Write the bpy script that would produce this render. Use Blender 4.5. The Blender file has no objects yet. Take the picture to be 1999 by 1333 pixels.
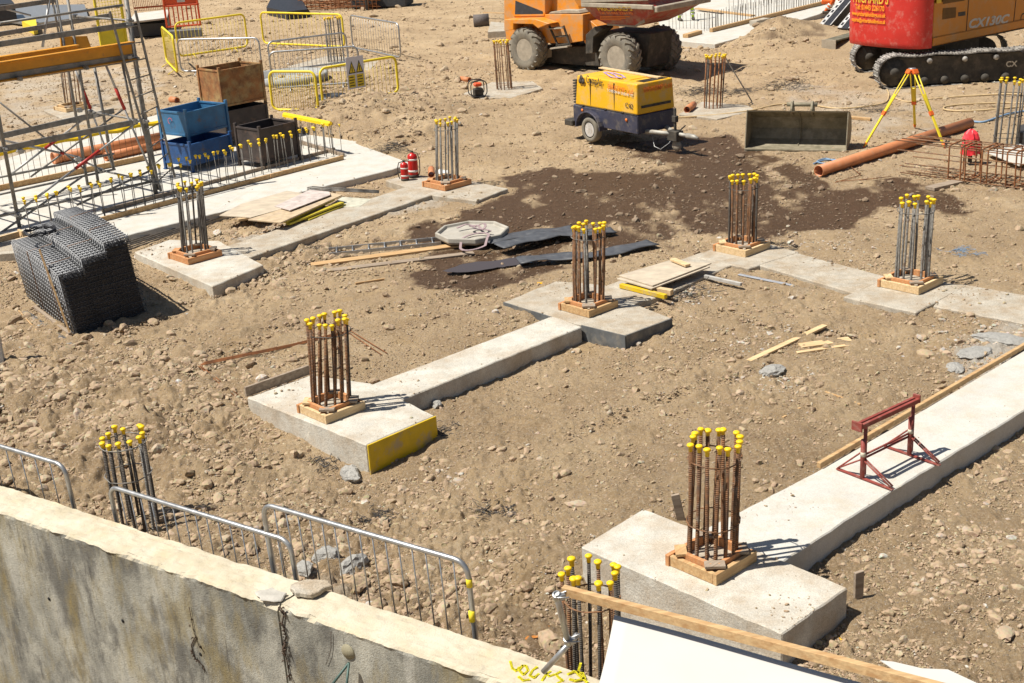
import bpy, bmesh, math, random
import numpy as np
from mathutils import Vector, Matrix, Quaternion
random.seed(7)
PI=math.pi
sc=bpy.context.scene; COL=sc.collection
# ---------------------------------------------------------------- camera
F,PIT,ROLL,HC=2623.0,.3504,-.0615,6.4
CX,CY=999.5,666.5
_x=Vector((1,0,0)); _u=Vector((0,math.sin(PIT),math.cos(PIT))); FW=Vector((0,math.cos(PIT),-math.sin(PIT)))
CXA=_x*math.cos(ROLL)+_u*math.sin(ROLL); CUA=-_x*math.sin(ROLL)+_u*math.cos(ROLL)
CAM=Vector((0,0,HC))
cd=bpy.data.cameras.new('camera'); cam=bpy.data.objects.new('camera',cd); COL.objects.link(cam)
m=Matrix((CXA,CUA,-FW)).transposed().to_4x4(); m.translation=CAM; cam.matrix_world=m
cd.sensor_width=36; cd.lens=36*F/1999; cd.clip_end=2000; cd.clip_start=.1; sc.camera=cam
def ray(px,py): return (CXA*((px-CX)/F)-CUA*((py-CY)/F)+FW)
def G(px,py,z=0.):
    d=ray(px,py); return CAM+d*((z-HC)/d.z)
def proj(P):
    d=Vector(P)-CAM; k=d.dot(FW); return CX+F*d.dot(CXA)/k, CY-F*d.dot(CUA)/k
def onplane(px,py,P0,N):
    d=ray(px,py); return CAM+d*((Vector(P0)-CAM).dot(N)/d.dot(N))
def facing(px,py,B):
    'point seen at px,py on the upright plane through B that faces the viewer'
    B=Vector(B); n=Vector((B.x,B.y,0)).normalized(); return onplane(px,py,B,n)
AZ=.733                                   # site grid direction
DA=Vector((math.cos(AZ),math.sin(AZ),0)); DB=Vector((-math.sin(AZ),math.cos(AZ),0))
# ---------------------------------------------------------------- noise
def _h(ix,iy,s):
    n=(ix.astype(np.int64)*374761393+iy.astype(np.int64)*668265263+s*1274126177)&0xffffffff
    n=((n^(n>>13))*1274126177)&0xffffffff; n=n^(n>>16); return (n&0xffff)/65535.
def vn(x,y,s=0):
    ix=np.floor(x);iy=np.floor(y);fx=x-ix;fy=y-iy;fx=fx*fx*(3-2*fx);fy=fy*fy*(3-2*fy)
    a=_h(ix,iy,s);b=_h(ix+1,iy,s);c=_h(ix,iy+1,s);d=_h(ix+1,iy+1,s)
    return (a+(b-a)*fx)*(1-fy)+(c+(d-c)*fx)*fy
def fbm(x,y,o=4,s=0):
    r=0;a=.5
    for i in range(o):
        r=r+a*(vn(x,y,s+i*17)-.5)*2;a*=.5;x=x*2.03+11.3;y=y*2.03-5.1
    return r
# ---------------------------------------------------------------- tags
def tag(o,label=None,cat=None,group=None,kind=None):
    if label:o['label']=label
    if cat:o['category']=cat
    if group:o['group']=group
    if kind:o['kind']=kind
    return o
def empty(name,loc,rz=0,label=None,cat=None,group=None,par=None,rot=None):
    o=bpy.data.objects.new(name,None);COL.objects.link(o);o.location=loc;o.empty_display_size=.1
    o.rotation_euler=rot if rot else (0,0,rz)
    tag(o,label,cat,group)
    if par:o.parent=par
    return o
def copy_tree(o,parent=None):
    c=o.copy();COL.objects.link(c);c.parent=parent
    for ch in list(o.children):copy_tree(ch,c)
    return c
# ---------------------------------------------------------------- mesh builder
class MB:
    def __init__(s): s.v=[];s.f=[];s.sm=[]
    def add(s,vs,fs,smooth=False):
        n=len(s.v);s.v+=[tuple(v) for v in vs];s.f+=[tuple(i+n for i in f) for f in fs];s.sm+=[smooth]*len(fs);return s
    def box(s,c,d,R=None,taper=None):
        'centre c, full dims d, rotation matrix R'
        c=Vector(c);vs=[]
        for z in(-1,1):
            for x,y in((-1,-1),(1,-1),(1,1),(-1,1)):
                k=taper if (taper and z>0) else 1
                p=Vector((x*d[0]/2*k,y*d[1]/2*k,z*d[2]/2))
                vs.append(c+(R@p if R else p))
        return s.add(vs,[(3,2,1,0),(4,5,6,7),(0,1,5,4),(1,2,6,5),(2,3,7,6),(3,0,4,7)])
    def beam(s,a,b,w,h,up=(0,0,1)):
        'rectangular bar a->b, w across, h along up'
        a=Vector(a);b=Vector(b);d=(b-a);L=d.length;d.normalize();u=Vector(up);r=d.cross(u)
        if r.length<1e-4:r=d.cross(Vector((1,0,0)))
        r.normalize();u=r.cross(d)
        R=Matrix((d,r*-1,u)).transposed()
        return s.box((a+b)/2,(L,w,h),R)
    def tube(s,pts,r,n=8,closed=False,cap=True,smooth=True):
        pts=[Vector(p) for p in pts];k=len(pts);rr=r if isinstance(r,(list,tuple)) else [r]*k
        t0=None;vs=[];ref=None
        for i,p in enumerate(pts):
            if closed:t=(pts[(i+1)%k]-pts[i-1])
            else:t=(pts[min(i+1,k-1)]-pts[max(i-1,0)])
            t.normalize()
            if ref is None:
                ref=t.cross(Vector((0,0,1)))
                if ref.length<.05:ref=t.cross(Vector((1,0,0)))
                ref.normalize()
            else:
                ref=(ref-t*ref.dot(t));ref.normalize()
            b=t.cross(ref)
            for j in range(n):
                a=2*PI*j/n;vs.append(p+ref*(math.cos(a)*rr[i])+b*(math.sin(a)*rr[i]))
        fs=[]
        for i in range(k if closed else k-1):
            for j in range(n):
                a=i*n+j;b2=i*n+(j+1)%n;c=((i+1)%k)*n+(j+1)%n;d=((i+1)%k)*n+j
                fs.append((a,b2,c,d))
        s.add(vs,fs,smooth)
        if cap and not closed:
            n0=len(s.v)-len(vs);s.f+=[tuple(n0+j for j in range(n))[::-1],tuple(n0+(k-1)*n+j for j in range(n))];s.sm+=[False,False]
        return s
    def pipe(s,a,b,ro,ri,n=24):
        'hollow open pipe'
        a=Vector(a);b=Vector(b);t=(b-a).normalized();ref=t.cross(Vector((0,0,1)))
        if ref.length<.05:ref=t.cross(Vector((1,0,0)))
        ref.normalize();q=t.cross(ref);vs=[]
        for p,r in((a,ro),(b,ro),(b,ri),(a,ri)):
            for j in range(n):
                an=2*PI*j/n;vs.append(p+ref*math.cos(an)*r+q*math.sin(an)*r)
        fs=[]
        for i in range(4):
            for j in range(n):
                fs.append((i*n+j,i*n+(j+1)%n,((i+1)%4)*n+(j+1)%n,((i+1)%4)*n+j))
        return s.add(vs,fs,True)
    def lathe(s,prof,n=16,M=None,smooth=True,cap=True):
        'prof [(r,z)] about z, M matrix 4x4'
        vs=[]
        for r,z in prof:
            for j in range(n):
                a=2*PI*j/n;p=Vector((r*math.cos(a),r*math.sin(a),z));vs.append(M@p if M else p)
        fs=[]
        for i in range(len(prof)-1):
            for j in range(n):fs.append((i*n+j,i*n+(j+1)%n,(i+1)*n+(j+1)%n,(i+1)*n+j))
        s.add(vs,fs,smooth);n0=len(s.v)-len(vs)
        if not cap:return s
        if prof[0][0]>1e-5:s.f.append(tuple(n0+j for j in range(n))[::-1]);s.sm.append(False)
        if prof[-1][0]>1e-5:s.f.append(tuple(n0+(len(prof)-1)*n+j for j in range(n)));s.sm.append(False)
        return s
    def prism(s,poly,vec):
        'poly 3D points, extruded by vec'
        poly=[Vector(p) for p in poly];vec=Vector(vec);n=len(poly)
        vs=poly+[p+vec for p in poly]
        fs=[tuple(range(n)),tuple(range(2*n-1,n-1,-1))]+[(i+n,(i+1)%n+n,(i+1)%n,i) for i in range(n)]
        return s.add(vs,fs)
    def build(s,name,mat,parent=None,bevel=0,smooth=None,recalc=True,segs=1):
        me=bpy.data.meshes.new(name);me.from_pydata(s.v,[],s.f)
        me.polygons.foreach_set('use_smooth',s.sm if smooth is None else [smooth]*len(s.f))
        if recalc:
            bm=bmesh.new();bm.from_mesh(me);bmesh.ops.recalc_face_normals(bm,faces=bm.faces);bm.to_mesh(me);bm.free()
        me.materials.append(mat)
        o=bpy.data.objects.new(name,me);COL.objects.link(o)
        if parent:o.parent=parent
        if bevel:
            b=o.modifiers.new('b','BEVEL');b.width=bevel;b.segments=segs;b.limit_method='ANGLE';b.angle_limit=.7
        return o
def Mat4(R,t):
    m=R.to_4x4();m.translation=Vector(t);return m
def Rz(a):return Matrix.Rotation(a,3,'Z')
def dirR(d):
    'rotation taking +z to d'
    return Vector((0,0,1)).rotation_difference(Vector(d)).to_matrix()
def arc(c,r,a0,a1,n,ex,ey):
    return [Vector(c)+Vector(ex)*(r*math.cos(a0+(a1-a0)*i/n))+Vector(ey)*(r*math.sin(a0+(a1-a0)*i/n)) for i in range(n+1)]
def rounded_loop(p0,ex,ey,w,h,r,n=5):
    'closed path: rectangle w x h from corner p0 with rounded corners'
    p0=Vector(p0);ex=Vector(ex).normalized();ey=Vector(ey).normalized();P=[]
    for cx,cy,a in((w-r,r,-PI/2),(w-r,h-r,0),(r,h-r,PI/2),(r,r,PI)):
        P+=arc(p0+ex*cx+ey*cy,r,a,a+PI/2,n,ex,ey)
    return P
# ---------------------------------------------------------------- materials
MATS={}
def N(nt,t,**k):
    n=nt.nodes.new(t)
    for a,b in k.items():
        if a.startswith('_'):n.inputs[a[1:].replace('_',' ')].default_value=b
        else:setattr(n,a,b)
    return n
def mat(name,col,rough=.7,metal=0,var=.25,scale=6,col2=None,mix=(.45,.65),bump=.15,bscale=40,stretch=None,spec=.4,dirt=None,dscale=3,dmix=(.5,.7),coord='Object',wave=None,bdist=.01,det=5,dmax=.85,grain=0):
    if name in MATS:return MATS[name]
    m=bpy.data.materials.new(name);m.use_nodes=True;nt=m.node_tree;L=nt.links.new
    bs=nt.nodes['Principled BSDF'];tc=N(nt,'ShaderNodeTexCoord')
    mp=N(nt,'ShaderNodeMapping')
    L(tc.outputs[coord],mp.inputs[0])
    if stretch:mp.inputs['Scale'].default_value=stretch
    def ns(sc_,de=det,ro=.6):
        n=N(nt,'ShaderNodeTexNoise',_Scale=sc_,_Detail=de,_Roughness=ro);L(mp.outputs[0],n.inputs['Vector']);return n
    n1=ns(scale)
    def ramp(src,a,b,c1,c2):
        r=N(nt,'ShaderNodeValToRGB');r.color_ramp.elements[0].position=a;r.color_ramp.elements[1].position=b
        r.color_ramp.elements[0].color=(*c1,1);r.color_ramp.elements[1].color=(*c2,1);L(src,r.inputs[0]);return r
    def mx(f,a,b,bt='MIX'):
        x=N(nt,'ShaderNodeMix',data_type='RGBA',blend_type=bt)
        for s_,i in((f,0),(a,6),(b,7)):
            if isinstance(s_,(int,float)):x.inputs[i].default_value=s_
            elif isinstance(s_,tuple):x.inputs[i].default_value=(*s_,1)
            else:L(s_,x.inputs[i])
        return x.outputs[2]
    lo=tuple(max(0,c*(1-var)) for c in col);hi=tuple(min(1,c*(1+var)) for c in col)
    c=ramp(n1.outputs['Fac'],.3,.7,lo,hi).outputs[0]
    if col2:
        n2=ns(scale*.6,8,.7);n2.inputs['Scale'].default_value=scale*.7
        off=N(nt,'ShaderNodeMapping');off.inputs['Location'].default_value=(7,3,5);L(mp.outputs[0],off.inputs[0]);L(off.outputs[0],n2.inputs['Vector'])
        c=mx(ramp(n2.outputs['Fac'],mix[0],mix[1],(0,0,0),(1,1,1)).outputs[0],c,col2)
    if dirt:
        n3=N(nt,'ShaderNodeTexNoise',_Scale=dscale,_Detail=10.,_Roughness=.7);g=N(nt,'ShaderNodeMapping');g.inputs['Location'].default_value=(-3,9,2);L(tc.outputs[coord],g.inputs[0]);L(g.outputs[0],n3.inputs['Vector'])
        c=mx(ramp(n3.outputs['Fac'],dmix[0],dmix[1],(0,0,0),(dmax,)*3).outputs[0],c,dirt)
    if grain:
        gn=ns(70,3,.8);gr=ramp(gn.outputs['Fac'],.36,.6,(1-grain,)*3,(1+grain*.25,)*3);c=mx(1.,c,gr.outputs[0],'MULTIPLY')
        g2=ns(11,6,.75);gr=ramp(g2.outputs['Fac'],.3,.62,(1-grain*.35,)*3,(1.04,)*3);c=mx(1.,c,gr.outputs[0],'MULTIPLY')
    L(c,bs.inputs['Base Color'])
    rr=N(nt,'ShaderNodeMapRange');rr.inputs[3].default_value=max(.05,rough-.12);rr.inputs[4].default_value=min(1,rough+.12)
    L(n1.outputs['Fac'],rr.inputs[0]);L(rr.outputs[0],bs.inputs['Roughness'])
    bs.inputs['Metallic'].default_value=metal;bs.inputs['Specular IOR Level'].default_value=spec
    if bump:
        nb=ns(bscale,4);h=nb.outputs['Fac']
        if wave:
            w=N(nt,'ShaderNodeTexWave',bands_direction='Z',_Scale=wave,_Distortion=.6);L(tc.outputs['Object'],w.inputs['Vector'])
            a=N(nt,'ShaderNodeMath',operation='ADD');L(w.outputs['Fac'],a.inputs[0]);L(h,a.inputs[1]);h=a.outputs[0]
        b=N(nt,'ShaderNodeBump',_Strength=bump,_Distance=bdist);L(h,b.inputs['Height']);L(b.outputs[0],bs.inputs['Normal'])
    MATS[name]=m;return m
DUST=(.36,.27,.18)
M_conc=mat('concrete',(.57,.535,.455),.9,var=.14,scale=3,dirt=(.42,.32,.21),dscale=2.2,dmix=(.43,.62),bump=.6,bscale=35,bdist=.012,dmax=.6,grain=.26)
M_conc2=mat('concrete_dusty',(.48,.43,.345),.9,var=.16,scale=4,dirt=(.38,.29,.19),dscale=2.5,dmix=(.42,.62),bump=.7,bscale=40,bdist=.014,dmax=.8,grain=.32)
M_concw=mat('concrete_white',(.55,.525,.465),.9,var=.07,scale=2,dirt=(.5,.42,.3),dscale=3,dmix=(.46,.66),bump=.35,bscale=50,bdist=.006,dmax=.5,grain=.16)
M_rust=mat('rebar_rust',(.26,.125,.055),.85,metal=.15,var=.4,scale=14,col2=(.15,.10,.07),bump=.8,wave=16,bscale=60,bdist=.012,dirt=(.34,.28,.22),dscale=9,dmix=(.55,.7))
M_rgrey=mat('rebar_grey',(.25,.235,.21),.7,metal=.3,var=.35,scale=12,col2=(.15,.09,.06),mix=(.55,.7),bump=.8,wave=16,bscale=60,bdist=.012)
M_rdark=mat('rebar_dark',(.105,.09,.075),.75,metal=.3,var=.4,scale=14,col2=(.24,.20,.17),mix=(.55,.75),bump=.8,wave=16,bscale=60,bdist=.012)
M_rorange=mat('rebar_orange',(.30,.12,.045),.85,metal=.1,var=.4,scale=10,col2=(.16,.07,.03),bump=.3,bscale=60)
M_cap=mat('cap_yellow',(.88,.58,.012),.45,var=.10,scale=9,bump=.05,dirt=(.5,.4,.2),dscale=18,dmix=(.62,.8),dmax=.4)
M_wood=mat('timber_pine',(.53,.35,.17),.8,var=.22,scale=5,stretch=(.6,6,6),col2=(.40,.22,.09),bump=.25,bscale=12)
M_woodl=mat('timber_pale',(.66,.48,.27),.8,var=.2,scale=5,stretch=(.6,6,6),col2=(.54,.36,.17),bump=.25,bscale=12)
M_woodo=mat('timber_orange',(.50,.22,.085),.75,var=.25,scale=5,stretch=(.6,6,6),col2=(.58,.32,.15),bump=.25,bscale=12)
M_woodg=mat('timber_grey',(.33,.26,.19),.85,var=.25,scale=5,stretch=(.6,6,6),col2=(.22,.16,.11),bump=.3,bscale=12)
M_ply=mat('plywood',(.50,.42,.31),.8,var=.2,scale=3,stretch=(1,2,1),dirt=(.40,.33,.26),dscale=3,bump=.15)
M_galv=mat('galvanised',(.42,.42,.41),.42,metal=.75,var=.2,scale=14,bump=.06)
M_scaf=mat('scaffold_tube',(.20,.195,.18),.6,metal=.45,var=.35,scale=7,col2=(.30,.28,.25),bump=.15,dirt=(.34,.29,.23),dscale=6,dmix=(.5,.66))
M_black=mat('black_plastic',(.028,.028,.032),.5,var=.35,scale=8,bump=.1)
M_steel=mat('dark_steel',(.09,.085,.08),.6,metal=.5,var=.3,scale=8,bump=.15)
# ================================================================ ground
HCTL=[ # px,py,z
(600,950,-.38),(470,860,-.28),(700,960,-.46),(780,900,-.34),(870,860,-.30),(840,780,-.27),(960,760,-.26),(1130,690,-.27),(1250,690,-.2),
(470,740,-.16),(560,690,-.1),(700,680,-.07),(800,640,-.05),(950,620,-.06),(1050,560,-.08),(960,570,-.07),(1180,540,-.03),(1300,560,-.07),
(1340,650,-.16),(1330,600,-.14),(1500,620,-.12),(1700,700,-.12),(1900,660,-.05),(1200,850,-.22),(1400,780,-.16),(1600,800,-.14),(1800,730,-.08),
(1000,1000,-.28),(1100,950,-.18),(1250,950,-.12),(1100,1050,-.16),(1500,920,-.06),(1650,850,-.04),(1620,1120,-.28),(1800,1000,-.28),(1950,900,-.27),
(1700,1180,-.3),(1900,1150,-.2),(1600,1250,-.36),(1850,1300,-.3),(1400,1250,-.6),(1200,1250,-.65),(1050,1250,-.55),(900,1180,-.5),(700,1100,-.45),
(550,1080,-.36),(400,1050,-.2),(300,1020,-.42),(250,1000,-.40),(230,960,-.36),(340,985,-.34),(150,900,-.2),(60,860,-.18),(100,760,.0),(250,820,.02),(380,900,-.12),(350,750,-.05),(60,700,-.12),
(150,680,-.12),(300,650,-.1),(420,600,-.12),(470,570,-.19),(540,520,-.16),(600,480,-.14),(700,440,-.1),(560,600,-.1),(700,560,-.1),(850,520,-.14),(950,510,-.14),
(250,540,-.14),(330,470,-.2),(450,450,-.17),(600,400,-.17),(740,350,-.14),(830,420,-.07),(980,400,-.06),(1100,400,-.1),(1300,450,-.08),(1400,520,-.05),(1500,540,-.06),
(1600,440,-.08),(1750,500,-.04),(1900,600,-.04),(1950,450,-.03),(1200,330,-.05),(900,300,-.03),(700,250,.06),(730,215,.25),(660,230,.08),(820,170,.02),(600,160,.0),(560,190,.05),
(400,120,.0),(200,150,-.04),(60,200,-.04),(1000,180,-.02),(1100,200,.03),(1400,215,-.03),(1500,330,.0),(1700,240,0),(1900,250,0),(1500,160,0),(1300,130,0),(1620,120,.02),
(1450,75,.15),(1520,60,.45),(1600,75,.2),(1400,90,.05),(900,40,0),(1200,20,0),(700,50,0),(560,30,0),(300,20,0),(1700,20,0),(640,-200,0),(1400,-300,0),(100,-200,0),(1999,100,0),(-300,500,-.2),(2400,700,-.1),(2400,1100,-.2),(-300,800,-.3),(600,20,-.1)]
_c=[(G(a,b,z),z) for a,b,z in HCTL]
_cx=np.array([p.x for p,_ in _c]);_cy=np.array([p.y for p,_ in _c]);_cz=np.array([z for _,z in _c])
def hbase(x,y):
    x=np.asarray(x,float);y=np.asarray(y,float);num=np.zeros_like(x);den=np.zeros_like(x)
    sc_=1/(np.maximum(y,6))
    for a,b,z in zip(_cx,_cy,_cz):
        d2=((x-a)**2+(y-b)**2)*sc_**1.5*4+.02
        w=1/d2**2.2;num+=w*z;den+=w
    return num/den
WALL_Z=.12
MOUNDS=[(G(a,b).x,G(a,b).y,c,d,e) for a,b,c,d,e in ((1530,78,1.2,1.1,.42),(1475,96,.9,.8,.2),(700,222,1.5,1.8,.30),(880,300,1.5,1.2,.05),(1660,98,1.6,1.0,.15))]
wA=G(0,944,WALL_Z);wB=G(1100,1300,WALL_Z)
_wd=(wB-wA).normalized();_wn=Vector((-_wd.y,_wd.x,0))   # towards the site
if _wn.y<0:_wn=-_wn
def hground(x,y,zb=None):
    z=hbase(x,y) if zb is None else zb
    for mx_,my_,sx_,sy_,mh in MOUNDS:z=z+mh*np.exp(-((x-mx_)/sx_)**2-((y-my_)/sy_)**2)*(1+.35*fbm(x*1.5,y*1.5,3,71))
    z=z+.035*fbm(x*.8,y*.8,4,3)+.016*fbm(x*3.5,y*3.5,4,9)
    # trench in front of left frame edge (dark pit)
    return z
def hz(x,y):return float(hground(np.array([x]),np.array([y]))[0])
def T(px,py,dz=0):
    z=0.
    for i in range(8):
        p=G(px,py,z+dz);z=hz(p.x,p.y)
    return G(px,py,z+dz)
# keep-out polygons (filled by slabs)
KEEP=[]
def inpoly(X,Y,poly):
    r=np.zeros(X.shape,bool);n=len(poly)
    for i in range(n):
        x1,y1=poly[i];x2,y2=poly[(i+1)%n]
        c=((y1>Y)!=(y2>Y));xi=(x2-x1)*(Y-y1)/((y2-y1) if abs(y2-y1)>1e-9 else 1e-9)+x1
        r^=c&(X<xi)
    return r
RUTS=[[(560,330),(800,250),(1000,215),(1180,100)],[(620,345),(860,262),(1060,225),(1240,110)],[(1330,120),(1480,150),(1650,175)],[(1300,140),(1460,178),(1640,205)],[(430,60),(800,90),(1000,130)],[(300,130),(560,230),(880,235)],[(900,420),(700,470),(430,560),(250,640)],[(960,560),(760,600),(520,640),(330,740)],[(1400,600),(1560,640),(1800,660)],[(1100,830),(1300,760),(1500,700)]]
WET=[ # px polygons of damp soil, weight
([(790,520),(840,560),(960,560),(1040,545),(1100,530),(1090,470),(1180,500),(1290,480),(1330,440),(1420,450),(1480,465),(1600,440),(1700,430),(1760,400),(1850,420),(1900,430),(1870,380),(1760,350),(1640,370),(1560,330),(1500,330),(1470,300),(1330,265),(1200,285),(1240,310),(1330,320),(1180,335),(1040,330),(960,345),(1000,375),(930,395),(880,430),(780,465),(900,480)],1.),
([(1260,275),(1420,260),(1470,300),(1400,330),(1300,310)],.8),
([(1040,1090),(1110,1060),(1150,1150),(1060,1200),(900,1180),(700,1130),(660,1060),(760,1040),(930,1080)],.35),
([(1430,300),(1470,290),(1520,320),(1470,340)],.9),([(1420,90),(1480,48),(1580,48),(1610,90),(1500,108)],.45),([(640,240),(700,200),(780,225),(740,255)],.3)]
PALE=[([(1020,170),(1200,190),(1100,280),(900,280)],.0),([(1540,165),(1800,180),(1850,290),(1560,250)],.35),([(0,150),(330,130),(300,200),(0,330)],.45),
([(1540,490),(1700,560),(1560,560),(1460,500)],.5),([(1840,700),(1999,620),(1999,700),(1900,760)],.9),([(510,440),(640,400),(600,470),(470,480)],.7),([(720,380),(900,370),(800,420),(640,400)],.8),([(560,1060),(740,1080),(700,1180),(560,1160)],.6)]
SHP=[]
def wpoly(l):return [(G(a,b,-.05).x,G(a,b,-.05).y) for a,b in l]
def soft(X,Y,l,s=.25):
    p=wpoly(l);wx=.25*fbm(X*1.2,Y*1.2,4,31)*np.minimum(Y/14,2);wy=.45*fbm(X*1.2+9,Y*1.2,4,37)*np.minimum(Y/14,2)
    acc=np.zeros(X.shape)
    for k in range(6):
        a=k*PI/3;acc+=inpoly(X+wx+math.cos(a)*.1,Y+wy+math.sin(a)*.15,p)
    return acc/6
def mesh_np(name,V,Fq,mat_,attrs={},smooth=True):
    me=bpy.data.meshes.new(name);me.vertices.add(len(V));me.vertices.foreach_set('co',V.astype(np.float32).ravel())
    k=Fq.shape[1];me.loops.add(Fq.size);me.loops.foreach_set('vertex_index',Fq.astype(np.int32).ravel())
    me.polygons.add(len(Fq));me.polygons.foreach_set('loop_start',np.arange(0,Fq.size,k,dtype=np.int32));me.polygons.foreach_set('loop_total',np.full(len(Fq),k,np.int32))
    me.polygons.foreach_set('use_smooth',np.full(len(Fq),smooth))
    for n,a in attrs.items():
        at=me.attributes.new(n,'FLOAT','POINT');at.data.foreach_set('value',a.astype(np.float32))
    me.update(calc_edges=True);me.materials.append(mat_)
    o=bpy.data.objects.new(name,me);COL.objects.link(o);return o
def soil_mat():
    m=bpy.data.materials.new('soil');m.use_nodes=True;nt=m.node_tree;L=nt.links.new;bs=nt.nodes['Principled BSDF']
    tc=N(nt,'ShaderNodeTexCoord')
    def ns(s,d=8,r=.6,w=None):
        n=N(nt,'ShaderNodeTexNoise',_Scale=s,_Detail=d,_Roughness=r);L(tc.outputs['Object'],n.inputs['Vector']);return n.outputs['Fac']
    def rp(src,st):
        r=N(nt,'ShaderNodeValToRGB');e=r.color_ramp.elements
        while len(e)<len(st):e.new(.5)
        for i,(p,c) in enumerate(st):e[i].position=p;e[i].color=(*c,1) if isinstance(c,tuple) else (c,c,c,1)
        L(src,r.inputs[0]);return r.outputs[0]
    def mx(f,a,b,bt='MIX'):
        x=N(nt,'ShaderNodeMix',data_type='RGBA',blend_type=bt)
        for s_,i in((f,0),(a,6),(b,7)):
            if isinstance(s_,(int,float)):x.inputs[i].default_value=s_
            elif isinstance(s_,tuple):x.inputs[i].default_value=(*s_,1)
            else:L(s_,x.inputs[i])
        return x.outputs[2]
    def at(n):
        a=N(nt,'ShaderNodeAttribute',attribute_name=n);return a.outputs['Fac']
    c=rp(ns(.55,10,.7),[(.28,(.26,.172,.088)),(.45,(.41,.285,.155)),(.58,(.51,.368,.208)),(.72,(.61,.47,.295))])
    c=mx(rp(ns(9,8,.7),[(.38,0.),(.68,.7)]),c,(.36,.25,.15))
    c=mx(rp(ns(38,4,.7),[(.5,0.),(.72,.75)]),c,(.64,.54,.40))
    c=mx(rp(ns(1.6,6,.6),[(.55,0.),(.75,.55)]),c,(.43,.29,.14))
    # gravel flecks
    vo=N(nt,'ShaderNodeTexVoronoi',_Scale=26.);L(tc.outputs['Object'],vo.inputs['Vector'])
    fl=rp(vo.outputs['Distance'],[(.12,1.),(.3,0.)])
    sep=N(nt,'ShaderNodeSeparateColor');L(vo.outputs['Color'],sep.inputs[0])
    sel=rp(sep.outputs[0],[(.62,0.),(.7,1.)])
    fm=N(nt,'ShaderNodeMath',operation='MULTIPLY');L(fl,fm.inputs[0]);L(sel,fm.inputs[1])
    c=mx(fm.outputs[0],c,mx(sep.outputs[1],(.33,.24,.17),(.62,.54,.44)))
    c=mx(at('pale'),c,mx(ns(20),(.50,.45,.37),(.58,.54,.47)))
    wt=at('wet');wc=mx(rp(ns(14,8,.7),[(.4,0.),(.7,.7)]),(.095,.053,.026),(.165,.098,.052))
    c=mx(wt,c,wc)
    L(c,bs.inputs['Base Color'])
    mr=N(nt,'ShaderNodeMapRange');L(wt,mr.inputs[0]);mr.inputs[3].default_value=.95;mr.inputs[4].default_value=.5;L(mr.outputs[0],bs.inputs['Roughness'])
    bs.inputs['Specular IOR Level'].default_value=.25
    h=N(nt,'ShaderNodeMath',operation='MULTIPLY_ADD');L(fm.outputs[0],h.inputs[0]);h.inputs[1].default_value=.5;L(ns(30,8,.75),h.inputs[2])
    b=N(nt,'ShaderNodeBump',_Strength=1.,_Distance=.03);L(h.outputs[0],b.inputs['Height'])
    b2=N(nt,'ShaderNodeBump',_Strength=.6,_Distance=.01);L(ns(120,4,.7),b2.inputs['Height']);L(b.outputs[0],b2.inputs['Normal'])
    L(b2.outputs[0],bs.inputs['Normal']);return m
M_soil=soil_mat()
STONE_HOT=[(100,760,260,2.6),(250,880,200,2.),(450,800,120,1.5),(800,190,140,1.2),(540,500,120,2.2),(700,1090,180,1.8),(900,1120,220,1.5),(1750,1180,200,1.6),(1900,1050,150,1.4),(1480,800,130,1.2),(1330,640,120,1.6),(1000,600,130,1.2),(480,440,90,2.2),(1480,420,120,1.2),(1850,380,120,.8),(640,420,100,2.),(900,960,150,1.),(1300,400,120,1.),(600,970,150,1.8),(1900,680,120,1.5),(680,240,120,2.),(560,170,160,2.2),(1420,90,90,2.5),(1350,440,90,1.6),(1560,640,120,.7)]
def cover_maps(X,Y):
    wet=np.zeros(X.shape)
    for l,w in WET:wet=np.maximum(wet,soft(X,Y,l)*w)
    pale=np.zeros(X.shape)
    for l,w in PALE:pale=np.maximum(pale,soft(X,Y,l)*w)
    wet=np.clip((wet*(1.05+1.1*fbm(X*1.7,Y*.9,4,77))+.55*fbm(X*5,Y*3,5,78)-.28)*2.2,0,1)*np.clip(wet*1.5,0,1)
    pale=pale*np.clip(.6+1.6*fbm(X*2.,Y*2.,5,79),0,1)
    return wet,pale*(1-wet)
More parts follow.
